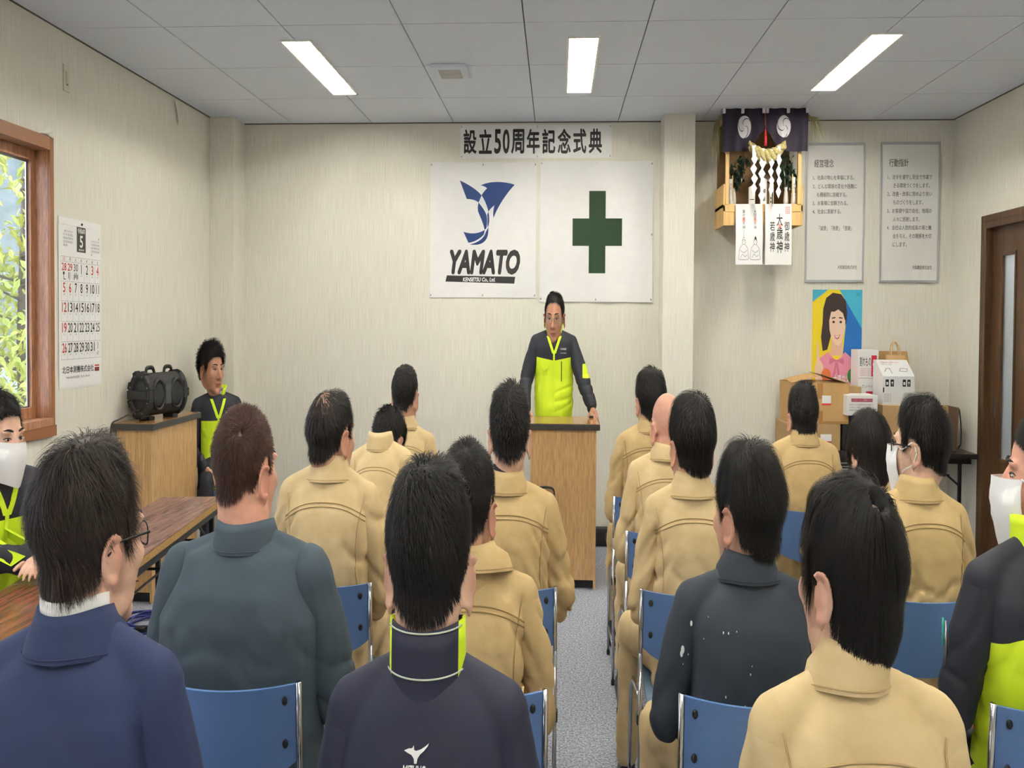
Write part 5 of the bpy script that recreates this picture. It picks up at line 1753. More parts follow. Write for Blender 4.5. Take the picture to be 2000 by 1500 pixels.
def make_hair(name, H, scale, to_world, parent, mats, count, width):
    """one mesh: a cap over the skull and many tapering locks that follow the whorl."""
    rng = np.random.default_rng(H['seed'])
    # cap
    nu, nv = 72, 44
    th = np.linspace(0.001, math.radians(158), nv)
    ph = np.linspace(0, 2 * math.pi, nu, endpoint=False)
    TH, PH = np.meshgrid(th, ph, indexing='ij')
    d = np.stack([np.sin(TH) * np.sin(PH), np.sin(TH) * np.cos(PH), np.cos(TH)], -1).reshape(-1, 3)
    t, m, above, az, el = hair_thick(d, H)
    r = head_radius(d) + np.where(m > 0, t * 0.70 * m, 0) - 0.010 * (1 - m) + 0.0006
    if H.get('crown'):
        w = np.array(H['whorl'], float)
        w /= np.linalg.norm(w)
        r -= 0.006 * smoothstep(math.cos(H['crown'] * 1.2), math.cos(H['crown'] * 0.5), d @ w)
    if H.get('bald'):
        r -= 0.02
    r = r * (1 + 0.006 * wav(d, 16, H['seed']))
    co = [HC + d * r[:, None]]
    faces = []
    keep = (m > 0.001).reshape(nv, nu)
    for i in range(nv - 1):
        for j in range(nu):
            k = (j + 1) % nu
            if keep[i, j] or keep[i + 1, j] or keep[i, k] or keep[i + 1, k]:
                faces.append((i * nu + j, (i + 1) * nu + j, (i + 1) * nu + k, i * nu + k))
    nco = nv * nu
    # locks
    n = count
    v = rng.normal(size=(n * 3, 3))
    v /= np.linalg.norm(v, axis=1)[:, None]
    t, m, above, az, el = hair_thick(v, H)
    p = m.copy()
    if H.get('crown'):
        w = np.array(H['whorl'], float)
        w /= np.linalg.norm(w)
        p = p * (1 - H.get('thin', 0.85) * smoothstep(math.cos(H['crown'] * 1.3), math.cos(H['crown'] * 0.4), v @ w))
    sel = np.where((rng.uniform(size=len(v)) < p) & (m > 0.25))[0][:n]
    d0 = v[sel]
    n = len(d0)
    w = np.array(H['whorl'], float)
    w /= np.linalg.norm(w)
    L = np.interp(el[sel], [-50, -20, 20, 60], [H['len'][0], H['len'][1], H['len'][1], H['len'][2]]) * rng.uniform(0.7, 1.15, n)
    L = np.minimum(L, 0.008 + H['len'][3] * np.maximum(above[sel], 0) / 60 + (H['len'][0] if H.get('edge', 0.15) > 0.3 else 0))
    SEG = 4
    cur = d0.copy()
    P = []
    D = []
    jit = rng.normal(size=(n, 3)) * H.get('messy', 0.25)
    clump = np.stack([wav(d0, 9, H['seed'] + 11), wav(d0, 9, H['seed'] + 12), wav(d0, 9, H['seed'] + 13)], 1) * H.get('clump', 0.3)
    grav = H.get('grav', 0.6)
    comb = np.array(H.get('comb', (0, 0, 0)), float)
    curl = H.get('curl', 0.0)
    ph0 = rng.uniform(0, 6.28, n)
    lift = rng.uniform(0.0, H.get('lift', 0.004), n)
    for s in range(SEG + 1):
        f = s / SEG
        tt, mm, _, _, _ = hair_thick(cur, H)
        R = head_radius(cur)
        base = R + t[sel] * 0.62
        h = R + np.maximum(tt, t[sel] * 0.55) * (0.84 + 0.22 * np.sin(ph0) + 0.08 * f) + lift * f ** 2 + 0.001
        rad = base * (1 - min(1, f * 3)) + h * min(1, f * 3)
        pos = HC + cur * rad[:, None]
        away = cur * (cur @ w)[:, None] - w
        na = np.linalg.norm(away, axis=1)[:, None]
        away = away / np.maximum(na, 0.15)
        sw = np.cross(cur, away) * H.get('swirl', 0.35)
        g = np.zeros_like(cur)
        g[:, 2] = -grav
        flow = away + sw + g + comb + jit + clump
        flow = flow - cur * (flow * cur).sum(1)[:, None]
        flow /= np.linalg.norm(flow, axis=1)[:, None] + 1e-9
        side = np.cross(cur, flow)
        if curl:
            pos = pos + side * (curl * np.sin(ph0 + f * 7) * f)[:, None] + cur * (curl * 0.6 * np.cos(ph0 + f * 7) * f)[:, None]
        P.append(pos)
        D.append(side)
        cur = cur + flow * (L / SEG / rad)[:, None]
        cur /= np.linalg.norm(cur, axis=1)[:, None]
    wd = width * rng.uniform(0.6, 1.3, n)
    lockshade = np.clip(0.45 + 0.3 * wav(d0, 22, H['seed'] + 31) + rng.normal(0, 0.22, n), 0, 1)
    if H.get('grey'):
        lockshade = np.where(rng.uniform(size=n) < H['grey'] * smoothstep(45, 0, above[sel]), 3.0, lockshade)
    for s in range(SEG + 1):
        f = s / SEG
        k = (1.0 - 0.9 * f ** 1.6)
        co.append(P[s] + D[s] * (wd * k)[:, None])
        co.append(P[s] - D[s] * (wd * k)[:, None])
    base = np.arange(n)
    for s in range(SEG):
        a = nco + 2 * s * n
        for i in range(n):
            faces.append((a + i, a + n + i, a + 3 * n + i, a + 2 * n + i))
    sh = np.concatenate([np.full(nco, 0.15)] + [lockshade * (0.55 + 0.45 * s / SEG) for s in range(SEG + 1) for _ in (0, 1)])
    co = np.concatenate(co)
    co = to_world(co * scale)
    return np_mesh(name, co, faces, mats, parent, {'shade': sh})


def hair_mat(rgb, rough=0.52):
    """hair; the attribute 'shade' lightens single locks."""
    name = 'hair_%d_%d_%d' % rgb
    if name in MATS:
        return MATS[name]
    m = mat(name, rgb, rough, spec=0.22)
    nt = m.node_tree
    b = nt.nodes['Principled BSDF']
    at = nt.nodes.new('ShaderNodeAttribute')
    at.attribute_name = 'shade'
    mx = nt.nodes.new('ShaderNodeMix')
    mx.data_type = 'RGBA'
    mx.clamp_factor = False
    c = lin(rgb)
    nt.links.new(at.outputs['Fac'], mx.inputs[0])
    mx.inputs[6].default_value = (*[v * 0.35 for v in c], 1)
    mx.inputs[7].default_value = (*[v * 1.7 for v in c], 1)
    nt.links.new(mx.outputs[2], b.inputs['Base Color'])
    return m


# ---- hands: palm, four fingers of different length, thumb leaving the side of the palm
def hand_solid(mb, M, o, side, curl=0.5, spread=0.06):
    """right hand when side = 1; local x across, y along the fingers, z out of the back of the hand."""
    T_ = lambda p: tuple(Vector(o) + M @ Vector((p[0] * side, p[1], p[2])))
    mb.limb(T_((0, -0.03, 0)), T_((0, 0.012, 0)), 0.024, 0.025)
    for k, x in enumerate((-0.027, -0.009, 0.009, 0.026)):
        mb.limb(T_((x * 0.8, 0.01, 0)), T_((x, 0.075, 0.002)), 0.0145, 0.0115, 10)
    for k, (x, L) in enumerate(((-0.028, 0.066), (-0.0095, 0.076), (0.0095, 0.072), (0.027, 0.057))):
        p = Vector((x, 0.078, 0.0))
        a = 0.25 * curl
        an = spread * (k - 1.5)
        r = 0.0088 if k < 3 else 0.0078
        for q, fr in enumerate((0.46, 0.3, 0.24)):
            d = Vector((math.sin(an), math.cos(a), -math.sin(a)))
            e = p + d * (L * fr)
            mb.limb(T_(p), T_(e), r, r * 0.92, 10)
            p = e
            r *= 0.92
            a += 0.75 * curl
    p = Vector((-0.026, 0.005, -0.004))
    for d, L, r in ((Vector((-0.75, 0.6, -0.25)), 0.042, 0.0135), (Vector((-0.45, 0.85, -0.2)), 0.032, 0.0105), (Vector((-0.2, 0.95, -0.2)), 0.025, 0.0092)):
        e = p + d.normalized() * L
        mb.limb(T_(p), T_(e), r, r * 0.9, 10)
        p = e


def superring(c, hw, hdf, hdb, n=28, ex=2.4, tilt=0.0):
    out = []
    for k in range(n):
        a = 2 * math.pi * k / n
        ca, sa = math.cos(a), math.sin(a)
        x = hw * math.copysign(abs(ca) ** (2 / ex), ca)
        hd = hdf if sa > 0 else hdb
        y = hd * math.copysign(abs(sa) ** (2 / ex), sa)
        out.append((c[0] + x, c[1] + y, c[2] + tilt * y))
    return out


class Person:
    """seated or standing figure; metres, facing +y before it is turned by rz."""

    def __init__(self, label, x, y, rz=0.0, sw=0.25, cz=1.07, top=1.30, hx=0.0, hy=0.03, hyaw=0.0, hpitch=0.0, hroll=0.0, hs=1.05,
                 lean=0.0, stand=False, girth=1.0, seed=1, zlift=0.0, htop=0.0, nk=1.0):
        self.nk = nk
        self.root = thing('person', label, 'person', (x, y, zlift))
        self.rz, self.sw, self.cz, self.top, self.hs, self.seed = rz, sw, cz, top, hs, seed
        self.lean, self.stand, self.girth = lean, stand, girth
        self.R = np.array(Matrix.Rotation(rz, 3, 'Z'))
        self.base = 0.44 if not stand else 0.90
        nominal = 1.07 if not stand else 1.07 + 0.42
        self.zs = (cz - self.base) / (nominal - self.base)
        self.wx = sw / 0.25
        self.H = Matrix.Rotation(hyaw, 3, 'Z') @ Matrix.Rotation(-hpitch, 3, 'X') @ Matrix.Rotation(hroll, 3, 'Y')
        # head centre: crown at 'top'
        self.hc = Vector((hx, hy + self.ly(1.2), top - (0.118 + htop * 0.8) * hs))
        self.M3 = None

    def ly(self, z):
        """spine line: y offset of the trunk at nominal seated height z."""
        return (z - 0.5) * math.tan(self.lean)

    def J(self, x, y, z, wide=True):
        """nominal seated point to this person's frame."""
        zz = self.base + (z - 0.44) * self.zs
        return (x * (self.wx if wide else 1), y * (0.5 + 0.5 * self.girth) + self.ly(z), zz)

    def W(self, co):
        return np.asarray(co) @ self.R.T

    def head_world(self, co):
        Hm = np.array(self.H)
        return self.W(np.asarray(co) @ Hm.T + np.array(self.hc))

    # ------------------------------------------------------------ trunk solid
    def trunk(self, mb, g=0.0, arms=None, low=0.44, sleeve=1.0):
        gi = self.girth
        prof = [(0.44, -0.02, 0.182, 0.15, 0.125), (0.52, -0.025, 0.182, 0.155, 0.13), (0.60, -0.03, 0.184, 0.15, 0.132), (0.70, -0.033, 0.182, 0.145, 0.126), (0.80, -0.03, 0.185, 0.145, 0.126), (0.88, -0.022, 0.190, 0.14, 0.126),
                (0.94, -0.012, 0.192, 0.13, 0.120), (0.985, -0.004, 0.172, 0.112, 0.104), (1.015, 0.0, 0.132, 0.092, 0.088), (1.036, 0.004, 0.096, 0.080, 0.076), (1.05, 0.006, 0.070, 0.066, 0.064)]
        rings = []
        for z, y, hw, df, db in prof:
            k = 1.0 if z > 0.99 else gi
            c = self.J(0, y, z)
            if z > 1.01:
                f_ = self.nk
                rings.append(superring(c, (hw + g) * (1 + (self.wx - 1) * (1.06 - z) / 0.05) * f_, (df + g) * f_, (db + g) * f_, 30, 2.3))
            else:
                rings.append(superring(c, (hw + g) * self.wx * (0.35 + 0.65 * k if z < 0.94 else 1), (df + g) * k, (db + g) * k, 30, 2.5))
        mb.rings(rings)
        for s in (-1, 1):
            mb.limb(self.J(s * 0.06, 0.0, 1.025), self.J(s * 0.178, -0.004, 0.965), 0.042 + g, 0.062 + g)

    def arm_points(self, s, kind):
        J = self.J
        sh = J(s * 0.180, -0.006, 0.950)
        if kind == 'lap':
            return [sh, J(s * 0.248, 0.02, 0.70), J(s * 0.135, 0.25, 0.60)]
        if kind == 'fold':
            return [sh, J(s * 0.235, 0.06, 0.72), J(s * 0.02, 0.24, 0.74)]
        return [sh] + [tuple(p) for p in kind]

    def sleeves(self, mb, arms, g=0.0, r=(0.066, 0.056, 0.042), only=None):
        self.wrists = [] if only in (None, -1) else self.wrists
        for s in ((-1, 1) if only is None else (only,)):
            a = self.arm_points(s, arms[0 if s < 0 else 1])
            k = 0.55 + 0.45 * self.girth
            mid = tuple((np.array(a[0]) * 0.55 + np.array(a[1]) * 0.45))
            mb.limb(a[0], mid, (r[0] * 0.93 + g) * k, (r[0] * 0.97 + g) * k)
            mb.limb(mid, a[1], (r[0] * 0.97 + g) * k, (r[1] + g) * k)
            mb.limb(a[1], a[2], (r[1] + g) * k, (r[2] + g))
            self.wrists.append((s, a[1], a[2]))

    def legs(self, mb, knees=None, g=0.0, to=0.10):
        J = self.J
        self.ankles = []
        if self.stand:
            mb.rings([superring((0, 0.0, z), hw + g, d + g, d + 0.01 + g, 24) for z, hw, d in ((0.80, 0.165, 0.11), (0.88, 0.172, 0.12), (0.98, 0.165, 0.12), (1.05, 0.15, 0.11))])
            for s in (-1, 1):
                mb.limb((s * 0.085, 0, 0.86), (s * 0.10, 0.01, 0.50), 0.088 + g, 0.062 + g)
                mb.limb((s * 0.10, 0.01, 0.50), (s * 0.11, -0.01, to + 0.04), 0.062 + g, 0.052 + g)
                self.ankles.append((s * 0.11, -0.01))
            return
        mb.rings([superring((0, 0.0, z), hw * self.wx + g, d + g, d * 0.9 + g, 24) for z, hw, d in ((0.448, 0.15, 0.12), (0.47, 0.178, 0.15), (0.53, 0.185, 0.155), (0.60, 0.17, 0.14), (0.66, 0.15, 0.12))])
        for i, s in enumerate((-1, 1)):
            kn = (knees or ((-0.14, 0.43), (0.14, 0.43)))[i]
            mb.limb((s * 0.09, 0.03, 0.535), (kn[0], kn[1], 0.515), 0.086 + g, 0.066 + g)
            an = (kn[0] + s * 0.01, kn[1] - 0.03)
            mb.limb((kn[0], kn[1], 0.505), (an[0], an[1], to + 0.05), 0.064 + g, 0.054 + g)
            self.ankles.append(an)

    # ------------------------------------------------------------ finished parts
    def body(self, skin, hair=None, voxel=0.005, arms=('lap', 'lap'), hands=(0.5, 0.5), knees=None, neck_r=0.058, ears=0.45, hand_dirs=None, chest=False):
        hd = MB()
        head_solid(hd, True, ears)
        Hs = self.hs
        hd.v = [tuple(self.H @ (Vector(p) * Hs) + self.hc) for p in hd.v]
        nb = self.J(0, -0.012, 1.0, False)
        nt = tuple(self.H @ Vector((0, -0.022, -0.055)) * Hs + self.hc)
        hd.limb(nb, nt, neck_r * 1.08, neck_r)
        hd.limb(self.J(0, 0.02, 0.97, False), tuple(self.H @ Vector((0, 0.005, -0.07)) * Hs + self.hc), neck_r * 0.9, neck_r * 0.8)
        co, no, fs = remesh(hd, voxel, 3, 0.5)
        loc = (co - np.array(self.hc)) @ np.array(self.H) / Hs       # back in the head's own frame
        # eye sockets, mouth corners
        disp = np.zeros(len(co))
        for s in (-1, 1):
            q = loc - np.array((s * 0.031, 0.088, 0.006))
            disp -= 0.006 * np.exp(-(q[:, 0] / 0.014) ** 2 - (q[:, 1] / 0.02) ** 2 - (q[:, 2] / 0.009) ** 2)
        q = loc - np.array((0, 0.098, -0.0695))
        disp -= 0.003 * np.exp(-(q[:, 0] / 0.02) ** 2 - (q[:, 1] / 0.02) ** 2 - (q[:, 2] / 0.003) ** 2)
        co = co + no * (disp * Hs)[:, None]
        tint = 0.85 * np.exp(-(loc[:, 0] / 0.021) ** 2 - ((loc[:, 1] - 0.096) / 0.012) ** 2 - ((loc[:, 2] + 0.070) / 0.010) ** 2)
        tint += 0.35 * smoothstep(0.079, 0.092, np.abs(loc[:, 0])) * (np.abs(loc[:, 2]) < 0.06)
        tint += 0.2 * np.exp(-((loc - np.array((0, 0.11, -0.03))) ** 2).sum(1) / 0.018 ** 2)
        scalp = np.zeros(len(co))
        if hair:
            d = loc - HC
            rr_ = np.linalg.norm(d, axis=1)
            d = d / (rr_[:, None] + 1e-9)
            near = rr_ < head_radius(d) + 0.012
            m, above, az, el = hair_mask(d, hair)
            m = smoothstep(-9, 8, above)
            scalp = m * hair.get('stubble', 0.85) * near
            if hair.get('crown'):
                w = np.array(hair['whorl'], float)
                w /= np.linalg.norm(w)
                scalp *= 1 - hair.get('bare', 0.8) * smoothstep(math.cos(hair['crown'] * 1.2), math.cos(hair['crown'] * 0.3), d @ w)
        CO, FS, TI, SC = [co], list(fs), [tint], [scalp]
        # hands at the wrists, and the trunk and limbs inside the clothes
        hm = MB()
        for i, (s, el_, wr) in enumerate(self.wrists):
            y = (Vector(wr) - Vector(el_)).normalized()
            if hand_dirs and hand_dirs[i]:
                y = (Vector(hand_dirs[i][0])).normalized()
                z = Vector(hand_dirs[i][1])
            else:
                z = Vector((s * 0.2, 0.1, 1))
            x = y.cross(z).normalized()
            z = x.cross(y).normalized()
            M = Matrix((x, y, z)).transposed()
            o = Vector(wr) + y * 0.045
            hand_solid(hm, M, o, -s if False else s, hands[i])
            hm.limb(tuple(Vector(wr) - y * 0.05), tuple(o), 0.028, 0.025)
        c2, n2, f2 = remesh(hm, 0.0058 if not self.stand else 0.0045, 2, 0.5)
        off = sum(len(c) for c in CO)
        CO.append(c2)
        FS += [tuple(i + off for i in f) for f in f2]
        TI.append(np.full(len(c2), 0.06))
        SC.append(np.zeros(len(c2)))
        im = MB()
        self.trunk(im, -0.05)
        keepw = self.wrists
        self.sleeves(im, arms, -0.036)
        self.wrists = keepw
        self.legs(im, knees, -0.034, 0.04)
        im.limb(nb, nt, neck_r * 0.9, neck_r * 0.85)
        c3, n3, f3 = remesh(im, 0.03, 1, 0.5)
        off = sum(len(c) for c in CO)
        CO.append(c3)
        FS += [tuple(i + off for i in f) for f in f3]
        TI.append(np.zeros(len(c3)))
        SC.append(np.zeros(len(c3)))
        ob = np_mesh('body', self.W(np.concatenate(CO)), FS, skin, self.root, {'tint': np.concatenate(TI), 'scalp': np.concatenate(SC)})
        return ob

    def garment(self, name, m, solid, voxel=0.010, wr=0.006, zone=None, smooth_it=5, style='shirt'):
        co, no, fs = remesh(solid, voxel, smooth_it, 0.5)
        sd = self.seed * 13
        # creases: a soft broad swell, sharp diagonal folds below the armpits, rolls above the chair back
        p = co.copy()
        zr = (p[:, 2] - self.base) / max(self.zs, 0.1) + 0.44
        crease = lambda n_: 0.35 - np.exp(-(n_ / 0.26) ** 2)
        disp = wr * 0.45 * wav(p, 9, sd)
        patch = smoothstep(-0.35, 0.55, wav(p, 9, sd + 5))
        a = wav(np.stack([p[:, 0] * 0.45, p[:, 1] * 0.3, p[:, 2] + 0.3 * p[:, 0]], 1), 36, sd + 1)
        low = smoothstep(0.93, 0.78, zr)
        disp += wr * 0.75 * low * (0.3 + 0.7 * patch) * crease(a)
        dg = wav(np.stack([p[:, 0] + p[:, 2] * 0.9 * np.sign(p[:, 0]), p[:, 1] * 0.3, 0.15 * p[:, 2]], 1), 30, sd + 2)
        edge = smoothstep(0.06, 0.18, np.abs(p[:, 0])) * smoothstep(0.98, 0.9, zr)
        disp += wr * 0.65 * edge * (1 - 0.6 * patch) * crease(dg)
        vt_ = wav(np.stack([p[:, 0], p[:, 1], p[:, 2] * 0.3], 1), 26, sd + 3)
        disp += wr * 0.25 * smoothstep(0.95, 0.85, zr) * crease(vt_)
        co = co + no * disp[:, None]
        self.last = (co, fs)
        attrs = {}
        if zone is not None:
            attrs['zone'] = zone(co, zr)
        return np_mesh(name, self.W(co), fs, m, self.root, attrs)

    def bvh(self):
        return BVHTree.FromPolygons([tuple(c) for c in self.last[0]], self.last[1])

    def project(self, T, x, z, back=True, off=0.002):
        """point on the garment in front of (x, z) seen from behind (or the front)."""
        s = 1 if back else -1
        hit = T.ray_cast(Vector((x, -s * 1.2, z)), Vector((0, s, 0)))
        if hit[0] is None:
            return None
        return Vector(hit[0]) + Vector(hit[1]) * off

    def seam(self, T, name, m, pts, r=0.0022, back=True, pair=0.0):
        for dz in ((0, pair) if pair else (0,)):
            line = [self.project(T, x * self.wx, self.base + (z + dz - 0.44) * self.zs, back) for x, z in pts]
            line = [p for p in line if p is not None]
            if len(line) < 3:
                continue
            b = MB().tube([tuple(p) for p in line], r, 5)
            b.v = [tuple(v) for v in self.W(b.v)]
            b.build(name, m, self.root, smooth=True)

    def shirt_seams(self, T, m, yoke=0.95):
        n = 26
        self.seam(T, 'yoke_seam', m, [(-0.185 + 0.37 * i / n, yoke + 0.010 - 0.045 * abs(-1 + 2 * i / n) ** 2.6) for i in range(n + 1)], 0.0019, True, 0.011)
        for s in (-1, 1):
            self.seam(T, 'armhole_seam', m, [(s * (0.178 + 0.012 * t - 0.035 * math.sin(t * 2.2)), 0.99 - 0.26 * t) for t in np.linspace(0, 1, 14)], 0.0022)

    def collar(self, m, kind='shirt', h=0.045, r0=0.070, flare=0.020, open_=40, tilt=0.0, name='collar', up=0.0, zoff=0.0, mats=None, zone=None, lop=0.0, stitch=None):
        """collar round the neck: a stand, and for a shirt the fold that falls back over it."""
        b0 = Vector(self.J(0, -0.006, 1.037, False)) + Vector((0, 0, zoff))
        rows = []
        n = 44
        a0 = math.radians(open_)
        for i in range(n + 1):
            a = a0 + (2 * math.pi - 2 * a0) * i / n       # 0 = front
            dx, dy = math.sin(a), math.cos(a)
            backness = 0.5 - 0.5 * dy
            fr = 1 - backness
            side = 1 + lop * dx
            if kind == 'shirt':
                prof = [(r0 + 0.006, -0.045), (r0 - 0.004, h * 0.5), (r0 - 0.008, h), (r0 - 0.003, h + 0.005), (r0 + 0.004, h * (0.72 + up * 0.4)), (r0 + flare * (0.7 + 0.6 * fr) * side, h * (0.1 + up)), (r0 + flare * (1.0 + 0.9 * fr) * side, -0.012 - 0.03 * fr + h * up * 0.9)]
            else:
                prof = [(r0 + 0.010, -0.045), (r0, h * 0.3), (r0 - 0.002 + flare * 0.3, h * 0.7), (r0 - 0.004 + flare, h), (r0 - 0.008 + flare, h - 0.001), (r0 - 0.008, h * 0.5), (r0 - 0.006, -0.02)]
            ring = []
            for r, z in prof:
                ring.append(tuple(b0 + Vector((r * dx, r * dy * 1.02 + 0.004, z - tilt * r * dy - 0.018 * fr + 0.012 * dx * dx * (1 - 0.4 * fr)))))
            rows.append(ring)
        b = MB().rings(rows, cap=False, closed=False)
        me = np.array(b.v)
        # give it body: a second skin 2.5 mm inside
        c = me.reshape(n + 1, -1, 3)
        cen = np.array(b0)
        inn = c.copy()
        dv = inn - cen
        dv[:, :, 2] = 0
        ln = np.linalg.norm(dv, axis=2, keepdims=True) + 1e-9
        inn = inn - dv / ln * 0.003
        inn[:, :, 2] -= 0.001
        b.rings([[tuple(p) for p in r][::-1] for r in inn], cap=False, closed=False)
        b.rings([[tuple(p) for p in c[:, -1]], [tuple(p) for p in inn[:, -1]]], cap=False, closed=False)
        for e in (0, -1):
            b.rings([[tuple(p) for p in c[e]], [tuple(p) for p in inn[e]]], cap=False, closed=False)
        if kind == 'shirt':
            st = [tuple(q + np.array((0, 0, 0.007)) + (q - cen) * np.array((1, 1, 0)) * 0.012) for q in c[4:-4, -1]]
            sb = MB().tube(st, 0.0011, 5)
            sb.v = [tuple(v) for v in self.W(sb.v)]
            sb.build('collar_stitch', stitch or m, self.root, smooth=True)
        arr = np.array(b.v)
        at = {}
        if zone:
            at['zone'] = zone(arr - cen)
        return np_mesh(name, self.W(arr), b.f, m, self.root, at)

    def shoes(self, m):
        for i, (x, y) in enumerate(self.ankles):
            b = MB()
            b.ell((x, y + 0.02, 0.06), (0.045, 0.06, 0.05), 14, 8)
            b.ell((x, y + 0.10, 0.045), (0.048, 0.10, 0.034), 16, 8)
            b.ell((x, y - 0.02, 0.05), (0.038, 0.045, 0.045), 14, 8)
            b.box(x - 0.04, x + 0.04, y - 0.055, y + 0.18, 0.004, 0.03, 0.01)
            b.limb((x, y, 0.07), (x, y, 0.14), 0.042, 0.038)
            co, no, fs = remesh(b, 0.013, 2, 0.5)
            co[:, 2] = np.maximum(co[:, 2], 0.0)
            np_mesh('shoe', self.W(co), fs, m, self.root)

    def face(self, glasses=None, mask=False, brow=(28, 24, 22), hmask=None):
        """eyes, eyebrows; spectacles and a face mask where worn."""
        Hs = self.hs
        Wd = lambda b: [tuple(v) for v in self.head_world(np.array(b.v) * Hs)]
        for s in (-1, 1):
            b = MB().ell((s * 0.031, 0.0795, 0.005), (0.0115, 0.008, 0.0042), 12, 8)
            b.v = Wd(b)
            e = b.build('eye', mat('eye_white', (176, 166, 158), 0.3), self.root, smooth=True)
            b = MB().ell((s * 0.031, 0.0855, 0.005), (0.0056, 0.003, 0.0041), 10, 6)
            b.v = Wd(b)
            b.build('iris', mat('eye_dark', (34, 24, 20), 0.2), e, smooth=True)
            b = MB().tube([(s * (0.0165 + 0.031 * t), 0.0885 - 0.016 * t * t, 0.0105 - 0.0045 * (2 * t - 1) ** 2) for t in np.linspace(0, 1, 7)], [0.0012, 0.0017, 0.0018, 0.0018, 0.0018, 0.0016, 0.001], 6)
            b.v = Wd(b)
            b.build('eyelid', mat('lash_dark', (52, 36, 30), 0.6), self.root, smooth=True)
            b = MB().tube([(s * (0.013 + 0.037 * t), 0.0955 - 0.0155 * t * t, 0.0275 + 0.0055 * math.sin(t * 2.6)) for t in np.linspace(0, 1, 8)], [0.0018, 0.003, 0.0034, 0.0034, 0.0032, 0.0028, 0.0022, 0.001], 6)
            b.v = Wd(b)
            b.build('eyebrow', mat('brow_dark', brow, 0.8), self.root, smooth=True)
        if not mask:
            b = MB().tube([(x, 0.0995 - 7.5 * x * x, -0.0695 - 0.0012 * math.cos(x * 90)) for x in np.linspace(-0.021, 0.021, 9)], [0.0006, 0.0011, 0.0014, 0.0015, 0.0015, 0.0015, 0.0014, 0.0011, 0.0006], 6)
            b.v = Wd(b)
            b.build('mouth', mat('mouth_dark', (92, 44, 40), 0.6), self.root, smooth=True)
        if glasses:
            gm, rim = glasses
            G = None
            b = MB()
            for s in (-1, 1):
                ring = []
                for k in range(20):
                    a = 2 * math.pi * k / 20
                    cx_ = 0.0245 * abs(math.cos(a)) ** 0.7 * math.copysign(1, math.cos(a))
                    cz_ = 0.0165 * abs(math.sin(a)) ** 0.8 * math.copysign(1, math.sin(a))
                    ring.append((s * 0.033 + cx_, 0.106 - abs(s * 0.033 + cx_) ** 2 * 4.5, 0.001 + cz_))
                b.tube(ring, rim, 6, loop=True)
                b.tube([(s * 0.0575, 0.092, 0.006), (s * 0.074, 0.082, 0.008), (s * 0.083, 0.0, 0.008), (s * 0.083, -0.03, -0.006)], rim * 1.1, 6)
            b.tube([(-0.009, 0.105, 0.004), (0, 0.108, 0.007), (0.009, 0.105, 0.004)], rim, 6)
            b.v = Wd(b)
            G = b.build('glasses', gm, self.root, smooth=True)
            for s in (-1, 1):
                b = MB()
                vs_ = [(s * 0.033, 0.1012, 0.001)]
                for k in range(16):
                    a = 2 * math.pi * k / 16
                    cx_ = 0.0235 * abs(math.cos(a)) ** 0.7 * math.copysign(1, math.cos(a))
                    cz_ = 0.0155 * abs(math.sin(a)) ** 0.8 * math.copysign(1, math.sin(a))
                    vs_.append((s * 0.033 + cx_, 0.106 - abs(s * 0.033 + cx_) ** 2 * 4.5, 0.001 + cz_))
                b.add(vs_, [(0, k + 1, (k + 1) % 16 + 1) for k in range(16)])
                b.v = Wd(b)
                b.build('lens', glass_mat('lens_glass', (246, 248, 250), 0.06, 0.02), G)
        if mask:
            b = MB()
            rows = []
            for j in range(9):
                v = j / 8
                z = 0.0 - 0.118 * v
                r = []
                for i in range(15):
                    u = -1 + 2 * i / 14
                    wv_ = 0.066 + 0.008 * math.sin(v * 3.1)
                    x = u * wv_
                    bul = 0.141 - 0.014 * (2 * v - 0.7) ** 2
                    y = bul - 0.074 * abs(u) ** 1.7 - 0.006 * v
                    zz = z + 0.018 * abs(u) ** 2 * (0.9 if v < 0.5 else -0.5) - (0.012 * (1 - abs(u)) if v > 0.8 else 0) - (0.014 * abs(u) ** 1.5 if v < 0.3 else -0.02 * abs(u) ** 1.5)
                    r.append((x, y + 0.0016 * math.cos(v * 19) * (1 - abs(u)), zz))
                rows.append(r)
            b.rings(rows, cap=False, closed=False)
            b.rings([[(p[0], p[1] - 0.0025, p[2]) for p in r][::-1] for r in rows], cap=False, closed=False)
            b.v = Wd(b)
            mk = b.build('face_mask', mat('mask_white', (240, 240, 242), 0.8), self.root, smooth=True)
            for s in (-1, 1):
                for j in (0, 8):
                    e = rows[j][0 if s < 0 else 14]
                    b = MB().tube(spline([e, (s * 0.076, 0.035, e[2] * 0.55 - 0.005), (s * 0.086, -0.012, 0.018 if j == 0 else -0.04), (s * 0.09, -0.03, -0.008)], 5), 0.0022, 5)
                    b.v = Wd(b)
                    b.build('ear_loop', mat('mask_white', (240, 240, 242), 0.8), mk, smooth=True)


